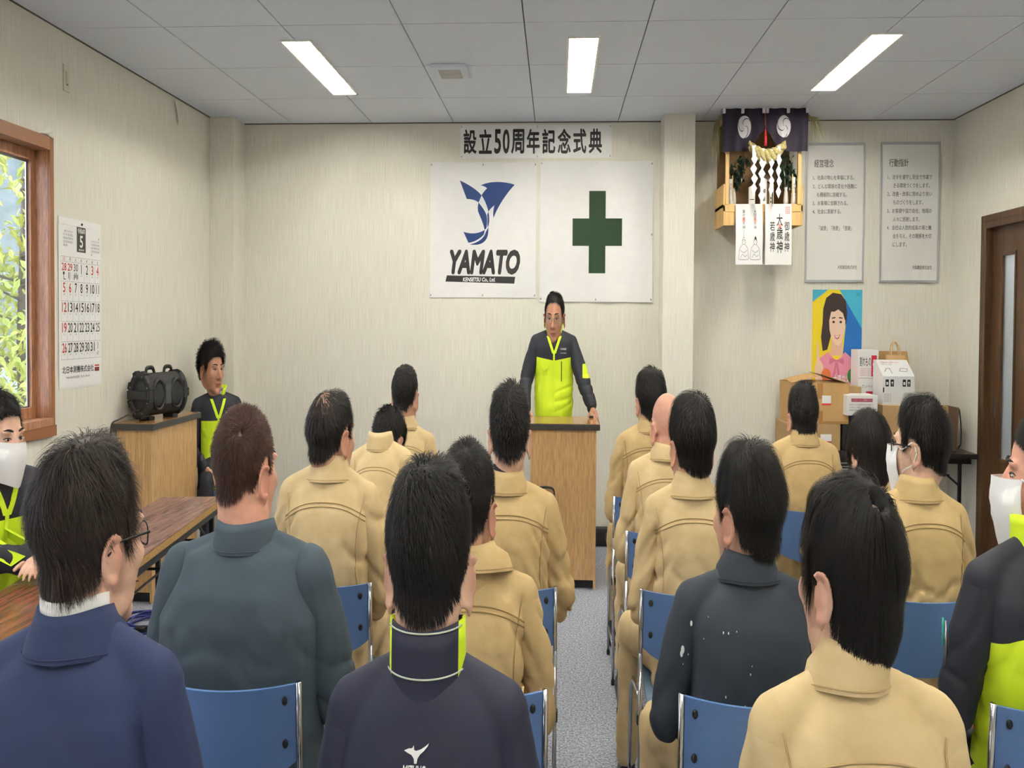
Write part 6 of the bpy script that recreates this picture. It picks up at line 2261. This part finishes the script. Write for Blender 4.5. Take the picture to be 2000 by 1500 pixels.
SKINS = [skin_mat('skin_warm', (224, 182, 160)), skin_mat('skin_tan', (206, 160, 136)), skin_mat('skin_pale', (230, 192, 170)), skin_mat('skin_ruddy', (222, 166, 144)), skin_mat('skin_dark', (184, 134, 108))]
M_BEIGE = mat('beige_twill', (213, 190, 148), 0.85, rgb2=(200, 176, 132), scale=(24, 24, 24), bump=0.45, bscale=(22, 22, 16))
M_BEIGE2 = mat('tan_twill', (199, 173, 126), 0.85, rgb2=(186, 160, 112), scale=(24, 24, 24), bump=0.45, bscale=(22, 22, 16))
M_SEAM = mat('beige_stitch', (182, 157, 114), 0.9)
M_SEAM2 = mat('tan_stitch', (164, 139, 94), 0.9)
M_NAVY = mat('navy_knit', (34, 46, 84), 0.85, var=0.12, scale=(30, 30, 30), bump=0.3, bscale=(20, 20, 14))
M_NAVY2 = mat('navy_jersey', (26, 28, 54), 0.7, var=0.1, scale=(30, 30, 30), bump=0.25, bscale=(18, 18, 12))
M_SLATE = mat('slate_jersey', (64, 78, 90), 0.85, var=0.12, scale=(20, 20, 20), bump=0.3, bscale=(18, 18, 12))
M_DARKSOFT = mat('dark_softshell', (42, 50, 62), 0.75, var=0.12, scale=(20, 20, 20), bump=0.3, bscale=(18, 18, 12))
M_HIVIS = zone_mat('hivis_jacket', (24, 26, 40), (214, 240, 40))
M_HIVISPLAIN = mat('hivis_yellow', (214, 240, 40), 0.7)
M_DARKTROU = mat('dark_trousers', (36, 38, 46), 0.85, var=0.1)
M_SHOE = mat('black_shoe', (26, 26, 28), 0.5)
M_SOCK = mat('navy_sock', (34, 38, 54), 0.9)

# ------------------------------------------------------------------ hair styles
def style(seed, **k):
    H = dict(top=0.022, sides=0.012, back=0.014, nape=-35, front=36, side=-4, fade=45, edge=0.12, whorl=(0.05, -0.55, 0.8), len=(0.012, 0.03, 0.05, 0.09), messy=0.25, clump=0.3, grav=0.6, swirl=0.35, lift=0.006, seed=seed, stubble=0.85)
    H.update(k)
    return H


BLACK_H = hair_mat((26, 23, 23))
SOFT_H = hair_mat((38, 32, 31))
BROWN_H = hair_mat((70, 46, 38))
COUNT_NEAR, COUNT_MID, COUNT_FAR = 10000, 4200, 1900
HIDE = []


def sitter(label, chair_label, x, row, outfit, H, hm, skin=0, near='mid', chair_x=None, chair_rz=0.0, has_chair=True, trousers=True, knees=None,
           arms=('lap', 'lap'), glasses=None, mask=False, brow=(28, 24, 22), collar=None, neck_r=0.058, ears=0.42, hip=0.20, hand=None, **kw):
    """somebody on a chair: chair, body, garment, trousers, shoes, hair."""
    cx_ = x if chair_x is None else chair_x
    if has_chair:
        chair(cx_, row, chair_label, chair_rz)
    seed = H['seed']
    p = Person(label, x, row + hip, seed=seed, htop=0 if H.get('bald') else H['top'], nk=max(1.0, neck_r / 0.064), **kw)
    vox = {'near': (0.0052, 0.0085), 'mid': (0.0068, 0.0105), 'far': (0.0085, 0.012)}[near]
    cnt, wd = {'near': (COUNT_NEAR, 0.0008), 'mid': (COUNT_MID, 0.0014), 'far': (COUNT_FAR, 0.0021)}[near]
    sol = MB()
    p.trunk(sol)
    zf = outfit.get('zone') and (lambda co, zr: outfit['zone'](p, co, zr))
    p.garment(outfit['name'], outfit['mat'], sol, vox[1], outfit.get('wr', 0.009), zf)
    acc = [p.last]
    for s in (-1, 1):
        sol = MB()
        p.sleeves(sol, arms, r=outfit.get('sleeve', (0.067, 0.057, 0.044)), only=s)
        p.garment('sleeve', outfit['mat'], sol, vox[1], outfit.get('wr', 0.009), zf and (lambda co, zr: np.full(len(co), -1.0)), smooth_it=3)
        acc.append(p.last)
    n0 = [0, len(acc[0][0]), len(acc[0][0]) + len(acc[1][0])]
    p.last = (np.concatenate([a[0] for a in acc]), [tuple(i + n0[k] for i in f) for k, a in enumerate(acc) for f in a[1]])
    T = p.bvh()
    if outfit.get('seams'):
        p.shirt_seams(T, outfit['seams'])
    sol2 = MB()
    p.legs(sol2, knees)
    keep = p.last
    p.garment('trousers', outfit.get('trousers', M_BEIGE), sol2, 0.017, 0.014)
    p.last = keep
    p.shoes(M_SHOE)
    p.body(SKINS[skin], H, vox[0], arms, knees=knees, neck_r=neck_r, ears=ears, hands=hand or (0.5, 0.5))
    if not H.get('bald'):
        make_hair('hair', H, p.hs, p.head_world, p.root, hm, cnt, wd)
    p.face(glasses, mask, brow)
    for c in (collar if isinstance(collar, list) else [collar] if collar else []):
        p.collar(**c)
    p.T = T
    return p


def twill(m=None, s=None, **k):
    d = dict(name='work_shirt', mat=m or M_BEIGE, seams=s or M_SEAM, trousers=m or M_BEIGE, wr=0.026)
    d.update(k)
    return d


R1, R2, R3_, R4, R5 = 1.45, 2.36, 3.28, 4.20, 5.03
BC = lambda **k: dict(dict(m=M_BEIGE, kind='shirt', stitch=M_SEAM), **k)
BC2 = lambda **k: dict(dict(m=M_BEIGE2, kind='shirt', stitch=M_SEAM2), **k)

# --- left block
p5 = sitter('heavy man in a slate grey polo shirt with short brown hair', 'blue chair under the heavy man in the slate polo shirt', -1.09, R2,
            dict(name='polo_shirt', mat=M_SLATE, trousers=M_BEIGE, wr=0.012, sleeve=(0.078, 0.07, 0.05)),
            style(51, crown=0.07, bare=0.4, top=0.016, sides=0.009, back=0.012, fade=60, whorl=(0.32, -0.66, 0.6), len=(0.01, 0.018, 0.028, 0.05), lift=0.008, nape=-32), BROWN_H, 3, 'near',
            chair_x=-1.075, sw=0.315, girth=1.28, cz=1.045, top=1.300, hx=-0.012, hyaw=-0.30, hs=1.1, neck_r=0.084, collar=dict(m=M_SLATE, kind='shirt', h=0.045, r0=0.096, flare=0.016))
p7 = sitter('balding man in a beige work shirt with thin combed hair on his crown', 'blue chair under the balding man in beige', -1.075, R3_, twill(),
            style(71, top=0.018, sides=0.012, back=0.013, fade=40, crown=0.78, thin=0.62, bare=0.5, whorl=(0.0, -0.5, 0.86), len=(0.012, 0.03, 0.06, 0.08), lift=0.012, messy=0.25, nape=-36, stubble=0.75), SOFT_H, 1, 'mid',
            sw=0.252, cz=1.075, neck_r=0.066, top=1.300, hyaw=-0.38, hs=1.14, hy=0.02, collar=BC(h=0.052, r0=0.076, flare=0.026))
p8 = sitter('man in beige bowing his head low so the collar stands up', 'blue chair under the man in beige bowing his head', -1.07, R4, twill(),
            style(81, top=0.024, sides=0.016, back=0.018, fade=30, lift=0.014, messy=0.4), BLACK_H, 1, 'far',
            sw=0.20, cz=1.055, neck_r=0.062, top=1.165, hpitch=0.75, hy=0.10, hx=0.02, hs=1.1, lean=0.12, hyaw=-0.2, collar=BC(h=0.05, r0=0.072, flare=0.012))
p9 = sitter('slim man in beige with cropped hair in the front row before the wall', 'blue chair under the slim cropped man in the front row', -1.08, R5, twill(),
            style(91, top=0.012, sides=0.006, back=0.008, fade=55, len=(0.006, 0.012, 0.02, 0.03), lift=0.003), BLACK_H, 1, 'far',
            sw=0.232, cz=1.055, neck_r=0.06, top=1.295, hyaw=-0.12, hs=1.1, ears=0.55, collar=BC(h=0.05, r0=0.070, up=0.3, flare=0.022))
p10 = sitter('young man in beige with spiky black hair and a navy undershirt collar', 'blue chair under the young man with the navy undershirt collar', -0.23, R3_, twill(M_BEIGE2, M_SEAM2),
             style(101, top=0.026, sides=0.008, back=0.010, fade=62, whorl=(0.05, -0.5, 0.85), len=(0.006, 0.014, 0.04, 0.06), lift=0.012, messy=0.4), BLACK_H, 0, 'mid',
             chair_x=-0.245, sw=0.262, cz=1.045, neck_r=0.066, top=1.310, hx=0.01, hs=1.13, ears=0.6, collar=[BC2(h=0.046, r0=0.077, flare=0.024), dict(m=M_DARKTROU, kind='stand', h=0.066, r0=0.070, flare=0.0, name='undershirt_collar')])
p11 = sitter('man in beige with a rumpled turned up collar behind the navy jacket', 'blue chair under the man with the rumpled beige collar', -0.285, R2, twill(M_BEIGE2, M_SEAM2),
             style(111, top=0.020, sides=0.009, back=0.011, fade=58, len=(0.006, 0.016, 0.035, 0.05), lift=0.008), BLACK_H, 1, 'near',
             chair_x=-0.275, sw=0.245, cz=0.995, neck_r=0.064, top=1.232, hx=-0.02, hyaw=-0.22, hs=1.1, collar=BC2(h=0.055, r0=0.074, up=0.45, flare=0.030, lop=0.5))
p6 = sitter('man in a navy sports jacket with yellow collar sides and cropped black hair', 'blue chair under the man in the navy sports jacket', -0.285, R1,
            dict(name='sports_jacket', mat=M_NAVY2, trousers=M_DARKTROU, wr=0.007),
            style(61, top=0.026, sides=0.012, back=0.016, fade=70, edge=0.05, whorl=(-0.1, -0.35, 0.92), len=(0.006, 0.02, 0.04, 0.07), lift=0.007, messy=0.3, nape=-33), BLACK_H, 0, 'near',
            sw=0.237, cz=1.04, top=1.300, hs=1.12, hx=0.0, ears=1.0, neck_r=0.068)
p4 = sitter('man in a navy pullover over a white collar with bushy greying hair and glasses', 'blue chair under the man in the navy pullover', -1.10, R1,
            dict(name='pullover', mat=M_NAVY, trousers=M_DARKTROU, wr=0.008),
            style(41, grey=0.14, top=0.036, sides=0.024, back=0.028, fade=58, edge=0.05, whorl=(0.1, -0.3, 0.95), len=(0.012, 0.05, 0.075, 0.16), lift=0.012, messy=0.3, clump=0.6, nape=-36), hair_mat((50, 41, 38)), 0, 'near',
            sw=0.262, cz=1.075, neck_r=0.064, top=1.322, hs=1.05, hyaw=-0.36, hx=0.02, glasses=(M_BLACK, 0.0018),
            collar=[dict(m=M_NAVY, kind='shirt', h=0.042, r0=0.082, flare=0.022), dict(m=M_WHITE, kind='stand', h=0.064, r0=0.074, flare=0.004, name='white_collar')])

# --- right block
p12 = sitter('man in beige with straight black hair in the front row by the aisle', 'blue chair at the front row aisle end', 0.655, R5, twill(M_BEIGE2, M_SEAM2),
             style(121, top=0.026, sides=0.017, back=0.020, fade=30, edge=0.3, len=(0.03, 0.05, 0.06, 0.1), lift=0.005), BLACK_H, 1, 'far',
             chair_x=0.64, sw=0.258, cz=1.065, neck_r=0.064, top=1.300, hyaw=0.2, hs=1.14, collar=BC2(h=0.044, r0=0.076, flare=0.024), knees=((-0.2, 0.42), (0.12, 0.43)))
p13 = sitter('bald man in a beige work shirt seated by the aisle', 'blue chair under the bald man', 0.650, R4, twill(),
             style(131, bald=True, stubble=0.16), BLACK_H, 3, 'mid',
             chair_x=0.648, sw=0.245, cz=1.035, top=1.234, hyaw=0.25, hs=1.1, ears=0.5, neck_r=0.066, collar=BC(h=0.05, r0=0.076, up=0.2, flare=0.024), knees=((-0.2, 0.4), (0.14, 0.43)))
p14 = sitter('man in beige with a smooth round head of black hair behind the bald man', 'blue chair under the man with smooth round hair', 0.630, R3_, twill(),
             style(141, top=0.028, sides=0.018, back=0.020, fade=34, edge=0.22, whorl=(0.15, -0.5, 0.85), len=(0.02, 0.05, 0.06, 0.11), lift=0.004, messy=0.16), BLACK_H, 1, 'mid',
             chair_x=0.625, sw=0.232, cz=1.045, neck_r=0.066, top=1.290, hyaw=0.22, hs=1.13, collar=BC(h=0.05, r0=0.076, flare=0.025), knees=((-0.24, 0.36), (0.12, 0.43)))
p15 = sitter('man in a dark softshell jacket flecked with white paint', 'blue chair under the man in the paint flecked jacket', 0.655, R2,
             dict(name='softshell_jacket', mat=M_DARKSOFT, trousers=M_BEIGE, wr=0.012),
             style(151, top=0.030, sides=0.020, back=0.020, fade=40, edge=0.16, whorl=(0.0, -0.2, 0.97), len=(0.016, 0.045, 0.07, 0.12), lift=0.012, clump=0.45, nape=-38), BLACK_H, 1, 'near',
             chair_x=0.648, sw=0.262, cz=0.985, neck_r=0.066, top=1.245, hyaw=0.48, hs=1.13, hx=0.0, knees=((-0.25, 0.38), (0.14, 0.43)),
             collar=dict(m=M_DARKSOFT, kind='shirt', h=0.058, r0=0.078, flare=0.022, up=0.35))
p16 = sitter('man in a tan work shirt with a navy collar before the cartons', 'blue chair under the man with the navy collar before the cartons', 1.63, 4.78, twill(M_BEIGE2, M_SEAM2, name='work_shirt'),
             style(161, top=0.022, sides=0.008, back=0.010, fade=45, edge=0.2, len=(0.012, 0.02, 0.04, 0.06), lift=0.006), BLACK_H, 1, 'mid',
             sw=0.236, cz=1.045, neck_r=0.064, top=1.250, hs=1.1, ears=0.5, collar=[BC2(h=0.046, r0=0.077, flare=0.024), dict(m=M_DARKTROU, kind='shirt', h=0.078, r0=0.070, flare=0.012, name='undershirt_collar')])
p17 = sitter('person in beige with chin length black hair before the side table', 'blue chair under the person with chin length hair', 1.775, 4.10, twill(M_BEIGE2, M_SEAM2),
             style(171, top=0.026, sides=0.022, back=0.026, fade=12, edge=0.75, nape=-50, side=-26, len=(0.05, 0.08, 0.08, 0.16), lift=0.006, grav=1.1, whorl=(0.1, -0.4, 0.9)), SOFT_H, 2, 'mid',
             sw=0.21, cz=0.955, neck_r=0.056, top=1.195, hyaw=0.25, hs=1.1, collar=BC2(h=0.036, r0=0.070))
p18 = sitter('man in beige turning his head with glasses and a white face mask', 'blue chair under the masked man in beige with glasses', 1.655, R3_, twill(M_BEIGE2, M_SEAM2),
             style(181, top=0.028, sides=0.020, back=0.020, fade=28, edge=0.3, whorl=(0.1, -0.6, 0.78), len=(0.03, 0.05, 0.06, 0.11), lift=0.006), BLACK_H, 2, 'mid',
             chair_x=1.585, sw=0.235, cz=1.045, neck_r=0.062, top=1.290, hx=0.02, hyaw=0.72, hs=1.06, glasses=(M_BLACK, 0.0022), mask=True, collar=BC2(h=0.05, r0=0.076, flare=0.024), rz=0.0)
p19 = sitter('man in beige with long straight black hair over his collar and a pale whorl', 'blue chair under the man with hair over his collar', 0.655, R1, twill(),
             style(191, crown=0.11, top=0.024, sides=0.013, back=0.018, fade=14, edge=0.55, nape=-41, whorl=(0.0, -0.62, 0.78), len=(0.035, 0.07, 0.08, 0.16), lift=0.004, messy=0.14, clump=0.35, grav=0.9, swirl=0.2), BLACK_H, 0, 'near',
             sw=0.236, cz=1.035, neck_r=.060, top=1.285, hyaw=0.42, hs=1.05, hx=-0.005, collar=BC(h=0.054, r0=0.068, up=0.3, flare=0.014, lop=-0.8, open_=50, zoff=0.008))


# --- high visibility jackets
def zone_back(p, co, zr):
    """yellow body below a navy yoke, navy sleeves."""
    x = np.abs(co[:, 0]) / p.wx
    z = 0.86 - zr
    body = 0.168 - x - 0.1 * np.maximum(0, 0.8 - zr) * 0
    return np.minimum(z, body)


def zone_hv(p, co, zr):
    x = np.abs(co[:, 0]) / p.wx
    front = np.minimum(0.885 + 0.25 * (0.05 - np.minimum(x, 0.18)) * 0 - zr, 0.158 - x)
    flank = np.minimum(0.90 - zr, np.minimum(0.205 - x, x - 0.12))
    return np.maximum(front, flank * 0.0 - 1)


HV = dict(name='hivis_jacket', mat=M_HIVIS, trousers=M_DARKTROU, wr=0.012, zone=zone_hv)


def zone_side(p, co, zr):
    """navy shoulders and sleeve tops, yellow lower sides under the arms."""
    x = co[:, 0] / p.wx
    return np.minimum(0.93 - zr + 0.35 * (x - 0.0), 0.215 - np.abs(x))


p20 = sitter('masked man in a yellow and navy jacket at the door side', 'blue chair under the man in the yellow and navy jacket at the door side', 1.615, R2,
             dict(HV, zone=zone_side), style(201, top=0.02, sides=0.010, back=0.012, fade=45, len=(0.01, 0.02, 0.04, 0.06)), SOFT_H, 3, 'near',
             chair_x=1.605, sw=0.27, cz=1.06, neck_r=0.066, top=1.32, hx=0.045, hyaw=0.95, hs=1.13, mask=True, rz=0.12,
             collar=dict(m=M_HIVISPLAIN, kind='stand', h=0.075, r0=0.078, flare=0.008))
p3 = sitter('masked man in a yellow and navy jacket leaning on the brown table', 'blue chair behind the brown table under the masked man', -2.95, 3.72,
            HV, style(31, top=0.022, sides=0.008, back=0.012, fade=45, len=(0.01, 0.016, 0.04, 0.06), lift=0.016), BLACK_H, 0, 'mid',
            has_chair=False, hip=0.0, rz=-math.pi / 2 - 0.45, sw=0.25, cz=1.035, neck_r=0.066, top=1.262, lean=0.10, hs=1.12, hyaw=0.2, hpitch=0.05, mask=True,
            arms=([(-0.26, 0.24, 0.775), (-0.04, 0.42, 0.765)], [(0.26, 0.22, 0.775), (0.02, 0.40, 0.765)]), collar=dict(m=M_HIVISPLAIN, kind='stand', h=0.06, r0=0.078, flare=0.012))
chair(-3.15, 3.78, 'blue chair behind the brown table under the masked man', -math.pi / 2 - 0.3)
p2 = sitter('curly haired man in a yellow and navy jacket seated in the corner', 'blue chair in the corner behind the wall lectern', -3.47, 7.42,
            HV, style(21, top=0.036, sides=0.03, back=0.032, fade=25, edge=0.3, len=(0.03, 0.04, 0.05, 0.1), lift=0.016, curl=0.010, messy=0.7), BLACK_H, 4, 'mid',
            has_chair=False, hip=0.0, rz=math.pi + 0.55, sw=0.25, cz=1.045, top=1.352, hs=1.2, hx=0.05, hyaw=0.5, hpitch=0.02,
            arms=('lap', 'lap'), collar=[dict(m=M_HIVISPLAIN, kind='stand', h=0.062, r0=0.080, flare=0.022, open_=30), dict(m=mat('shirt_blue', (176, 190, 206), 0.8), kind='stand', h=0.045, r0=0.066, flare=0.0, name='shirt_collar', open_=22)])
chair(-3.6, 7.58, 'blue chair in the corner behind the wall lectern', math.pi + 0.5)

# --- the speaker, standing behind the lectern and facing the audience
SPK = Person('speaker in glasses and a yellow and navy jacket standing at the lectern', -0.03, 7.55, rz=math.pi, sw=0.262, cz=1.405, top=1.665, hs=1.19, hy=0.035, hyaw=-0.12, hpitch=0.12, stand=True, seed=9, htop=0.016)
# arms given in the figure's own frame (x to its right hand, y forward)
LA = [(0.30, 0.05, 1.12), (0.245, 0.20, 0.925)]
sa = ([(-0.295, 0.10, 1.13), (-0.375, 0.235, 0.985)], [(0.285, 0.03, 1.12), (0.27, 0.20, 0.97)])
sol = MB()
SPK.trunk(sol)


def zone_spk(co, zr):
    x = np.abs(co[:, 0]) / SPK.wx
    zz = co[:, 2]
    y = co[:, 1]
    body = np.minimum(1.250 + 0.13 * np.minimum(x, 0.17) - zz, 0.185 - x)
    under = np.minimum(np.minimum(1.12 - zz, 0.055 - y), x - 0.2)
    return np.maximum(body, under)


def zone_slv(co, zr):
    x = np.abs(co[:, 0]) / SPK.wx
    under = np.minimum(np.minimum(1.10 - co[:, 2], 0.075 - co[:, 1]), 0.262 - x)
    patch = np.minimum(0.042 - np.abs(co[:, 2] - 1.19), -co[:, 0] / SPK.wx - 0.272)
    return np.maximum(under, patch)


SPK.garment('hivis_jacket', M_HIVIS, sol, 0.0095, 0.012, zone_spk)
TT = SPK.bvh()
for s in (-1, 1):
    sol3 = MB()
    SPK.sleeves(sol3, sa, r=(0.070, 0.06, 0.047), only=s)
    SPK.garment('sleeve', M_HIVIS, sol3, 0.0095, 0.010, zone_slv, smooth_it=3)
sol2 = MB()
SPK.legs(sol2)
keep = SPK.last
SPK.garment('trousers', M_DARKTROU, sol2, 0.013, 0.005)
SPK.last = keep
SPK.shoes(M_SHOE)
HSP = style(1, top=0.016, sides=0.009, back=0.010, front=47, fade=40, len=(0.008, 0.014, 0.03, 0.05), lift=0.004)
SPK.body(SKINS[4], HSP, 0.0055, sa, hands=(0.75, 0.6), hand_dirs=(((-0.25, 0.75, -0.62), (0.0, 0.6, 0.8)), None), neck_r=0.066)
make_hair('hair', HSP, SPK.hs, SPK.head_world, SPK.root, BLACK_H, 2600, 0.0018)
SPK.face(glasses=(mat('wire_rim', (150, 140, 130), 0.3, metal=0.8), 0.0014))
SPK.collar(M_HIVISPLAIN, 'stand', h=0.07, r0=0.082, flare=0.022, open_=32)
SPK.collar(mat('shirt_blue', (176, 190, 206), 0.8), 'stand', h=0.05, r0=0.068, flare=0.0, open_=20, name='shirt_collar')

# ------------------------------------------------------------------ details on the jackets
def front_details(p, T, z_of, x_of=1.0, back=False, text=True):
    """zip, chest pocket flap, zipped pocket, name print on a two tone jacket; z_of maps nominal heights."""
    def P(x, z, off=0.003):
        return p.project(T, x, z, back, off)

    def strip(name, m, pts, hw, off=0.004):
        top, bot, side = [], [], []
        for x, z in pts:
            a, b_, c = P(x - hw, z, off), P(x, z, off + 0.001), P(x + hw, z, off)
            if a is None or b_ is None or c is None:
                continue
            side.append([tuple(a), tuple(b_), tuple(c)])
        if len(side) < 2:
            return
        b = MB().rings(side, cap=False, closed=False)
        b.rings([[(q[0], q[1] - 0.004, q[2]) for q in s][::-1] for s in side], cap=False, closed=False)
        b.v = [tuple(v) for v in p.W(b.v)]
        b.build(name, m, p.root, smooth=True)
    zt, zb = z_of(1.0), z_of(0.5)
    # the wearer faces +y, so the viewer in front sees +x on the left
    strip('zip_placket', M_HIVISPLAIN, [(0.0, zt + (zb - zt) * t) for t in np.linspace(0.16, 1, 14)], 0.009)
    strip('zip_pocket', M_BLACK, [(-0.075, z_of(0.845) + (z_of(0.70) - z_of(0.845)) * t) for t in np.linspace(0, 1, 8)], 0.0035)
    for x0, x1 in ((0.055, 0.145),):
        b = MB()
        q = [P(x0, z_of(0.84), 0.004), P(x1, z_of(0.84), 0.004), P(x1, z_of(0.80), 0.005), P((x0 + x1) / 2, z_of(0.775), 0.005), P(x0, z_of(0.80), 0.005)]
        if all(v is not None for v in q):
            a = [tuple(v) for v in q]
            c = [tuple(v + Vector((0, 0.004, 0))) for v in q]
            b.add(a + c, [(0, 1, 2, 3, 4), (9, 8, 7, 6, 5)] + [(i, (i + 1) % 5, 5 + (i + 1) % 5, 5 + i) for i in range(5)])
            b.v = [tuple(v) for v in p.W(b.v)]
            b.build('pocket_flap', M_HIVISPLAIN, p.root)
    if text:
        b = MB()
        for k, s in enumerate(('大和建設', 'YAMATO KENSETSU')):
            def fn(a, q, k=k):
                v = P(-0.062 - a, z_of(0.925) - 0.022 * k + q, 0.0035)
                return tuple(v) if v is not None else (0, 0, 0)
            put_text(b, s, (0, 0, 0), (-1, 0, 0), UZ, w=0.06, h=0.012 if k == 0 else 0.006, fn=fn)
        b.v = [tuple(v) for v in p.W(b.v)]
        b.build('chest_lettering', M_WHITE, p.root)
    # open lapels: yellow facing strips running from the collar down to the zip
    for s in (-1, 1):
        strip('facing', M_HIVISPLAIN, [(s * (0.062 - 0.056 * t), z_of(1.02) + (z_of(0.90) - z_of(1.02)) * t) for t in np.linspace(0, 1, 10)], 0.013)
    L_ = [P(0.0, z_of(1.01), 0.0)]


front_details(SPK, TT, lambda z: SPK.base + (z - 0.44) * SPK.zs)
front_details(p2, p2.T, lambda z: p2.base + (z - 0.44) * p2.zs)
front_details(p3, p3.T, lambda z: p3.base + (z - 0.44) * p3.zs, text=False)

# back of the navy sports jacket: stand collar with yellow sides, piping, bird emblem and maker's lettering
zp = lambda z: p6.base + (z - 0.44) * p6.zs
M_COL6 = zone_mat('collar_navy_yellow', (26, 28, 54), (214, 240, 40))
p6.collar(M_COL6, 'stand', h=0.102, r0=0.086, flare=0.002, open_=18, zoff=-0.027, zone=lambda v: np.abs(v[:, 0]) - 0.074 - 0.02 * (v[:, 1] < -0.05) * 0)
for dz, r in ((0.099, 0.0852), (0.040, 0.0882)):
    b0 = Vector(p6.J(0, -0.006, 1.037, False)) + Vector((0, 0, -0.027))
    b = MB().tube([tuple(b0 + Vector(((r + 0.001) * math.sin(a), (r + 0.001) * 1.02 * math.cos(a) + 0.004, dz))) for a in np.linspace(math.pi * 0.62, math.pi * 1.38, 22)], 0.0014, 5)
    b.build('collar_piping', mat('piping_grey', (190, 196, 180), 0.6), p6.root, smooth=True)


def on_back(p, T, x0, z0):
    def fn(a, q):
        v = p.project(T, x0 + a, z0 + q, True, 0.003)
        return tuple(v) if v is not None else (0, -0.15, z0)
    return fn


f6 = on_back(p6, p6.T, 0.0, 0.0)
b = MB()
cxl, czl = -0.003, 0.936
e = [(536, 1404), (560, 1394), (582, 1392), (590, 1378), (594, 1400), (606, 1404), (632, 1396), (656, 1382), (677, 1366), (670, 1382), (650, 1404), (628, 1422), (616, 1440), (612, 1464), (598, 1464), (594, 1440), (580, 1424), (556, 1414)]
bm = bmesh.new()
bm.faces.new([bm.verts.new(((q[0] - 607) * 3.67e-4 + cxl, 0, (1415 - q[1]) * 2.3e-4 + czl)) for q in e])
bm.normal_update()
bmesh.ops.triangulate(bm, faces=list(bm.faces))
for v in bm.verts:
    v.co = Vector(f6(v.co.x, v.co.z))
b.bm(bm)
b.build('bird_emblem', M_WHITE, p6.root)
b = MB()
f6b = on_back(p6, p6.T, cxl - 0.028, czl - 0.0245)
put_text(b, 'MIZUNO', (0, 0, 0), UX, UZ, w=0.05, h=0.0115, bold=0.03, shear=0.25, fn=f6b)
b.build('lettering', M_WHITE, p6.root)

# paint flecks on the dark softshell
b = MB()
r8 = random.Random(8)
spots = [(-0.19, 0.945, 0.004), (-0.215, 0.88, 0.006), (-0.218, 0.87, 0.005), (-0.10, 0.94, 0.002), (-0.085, 0.94, 0.002), (-0.095, 0.80, 0.002)]
spots += [(r8.uniform(-0.24, 0.2), r8.uniform(0.62, 0.98), r8.uniform(0.0008, 0.0018)) for _ in range(22)]
for x, z, r in spots:
    v = p15.project(p15.T, x * p15.wx, p15.base + (z - 0.44) * p15.zs, True, 0.0015)
    if v is None:
        continue
    b.ell(tuple(v), (r, 0.0012, r * 1.5), 8, 5)
tag(b.build('paint_flecks', mat('paint_white', (226, 228, 230), 0.6), p15.root), kind='stuff')

# pen in the sleeve pocket of the man by the door
s_ = [w_ for w_ in p20.wrists if w_[0] < 0][0]
sh = p20.arm_points(-1, 'lap')
q0 = Vector(sh[0]).lerp(Vector(sh[1]), 0.45) + Vector((-0.068, 0.0, 0))
b = MB().tube([tuple(q0 + Vector((-0.004, 0.02, 0.05))), tuple(q0 + Vector((-0.004, 0.015, -0.04)))], 0.005, 8)
b.v = [tuple(v) for v in p20.W(b.v)]
b.build('pen', M_STEEL, p20.root, smooth=True)
b = MB().tube([tuple(q0 + Vector((-0.012, 0.022, 0.056))), tuple(q0 + Vector((-0.012, 0.02, 0.0)))], 0.0035, 8)
b.v = [tuple(v) for v in p20.W(b.v)]
b.build('pen', mat('teal_pen', (40, 150, 140), 0.4), p20.root, smooth=True)

# microphone-like dark clip under the speaker's hand
tag(MB().box(-0.02, 0.02, -0.012, 0.012, 0, 0.012, 0.004).build('small_remote', M_BLACK, None, (0.335, 7.18, 0.925)), 'small black remote under the hand of the speaker on the lectern', 'remote')
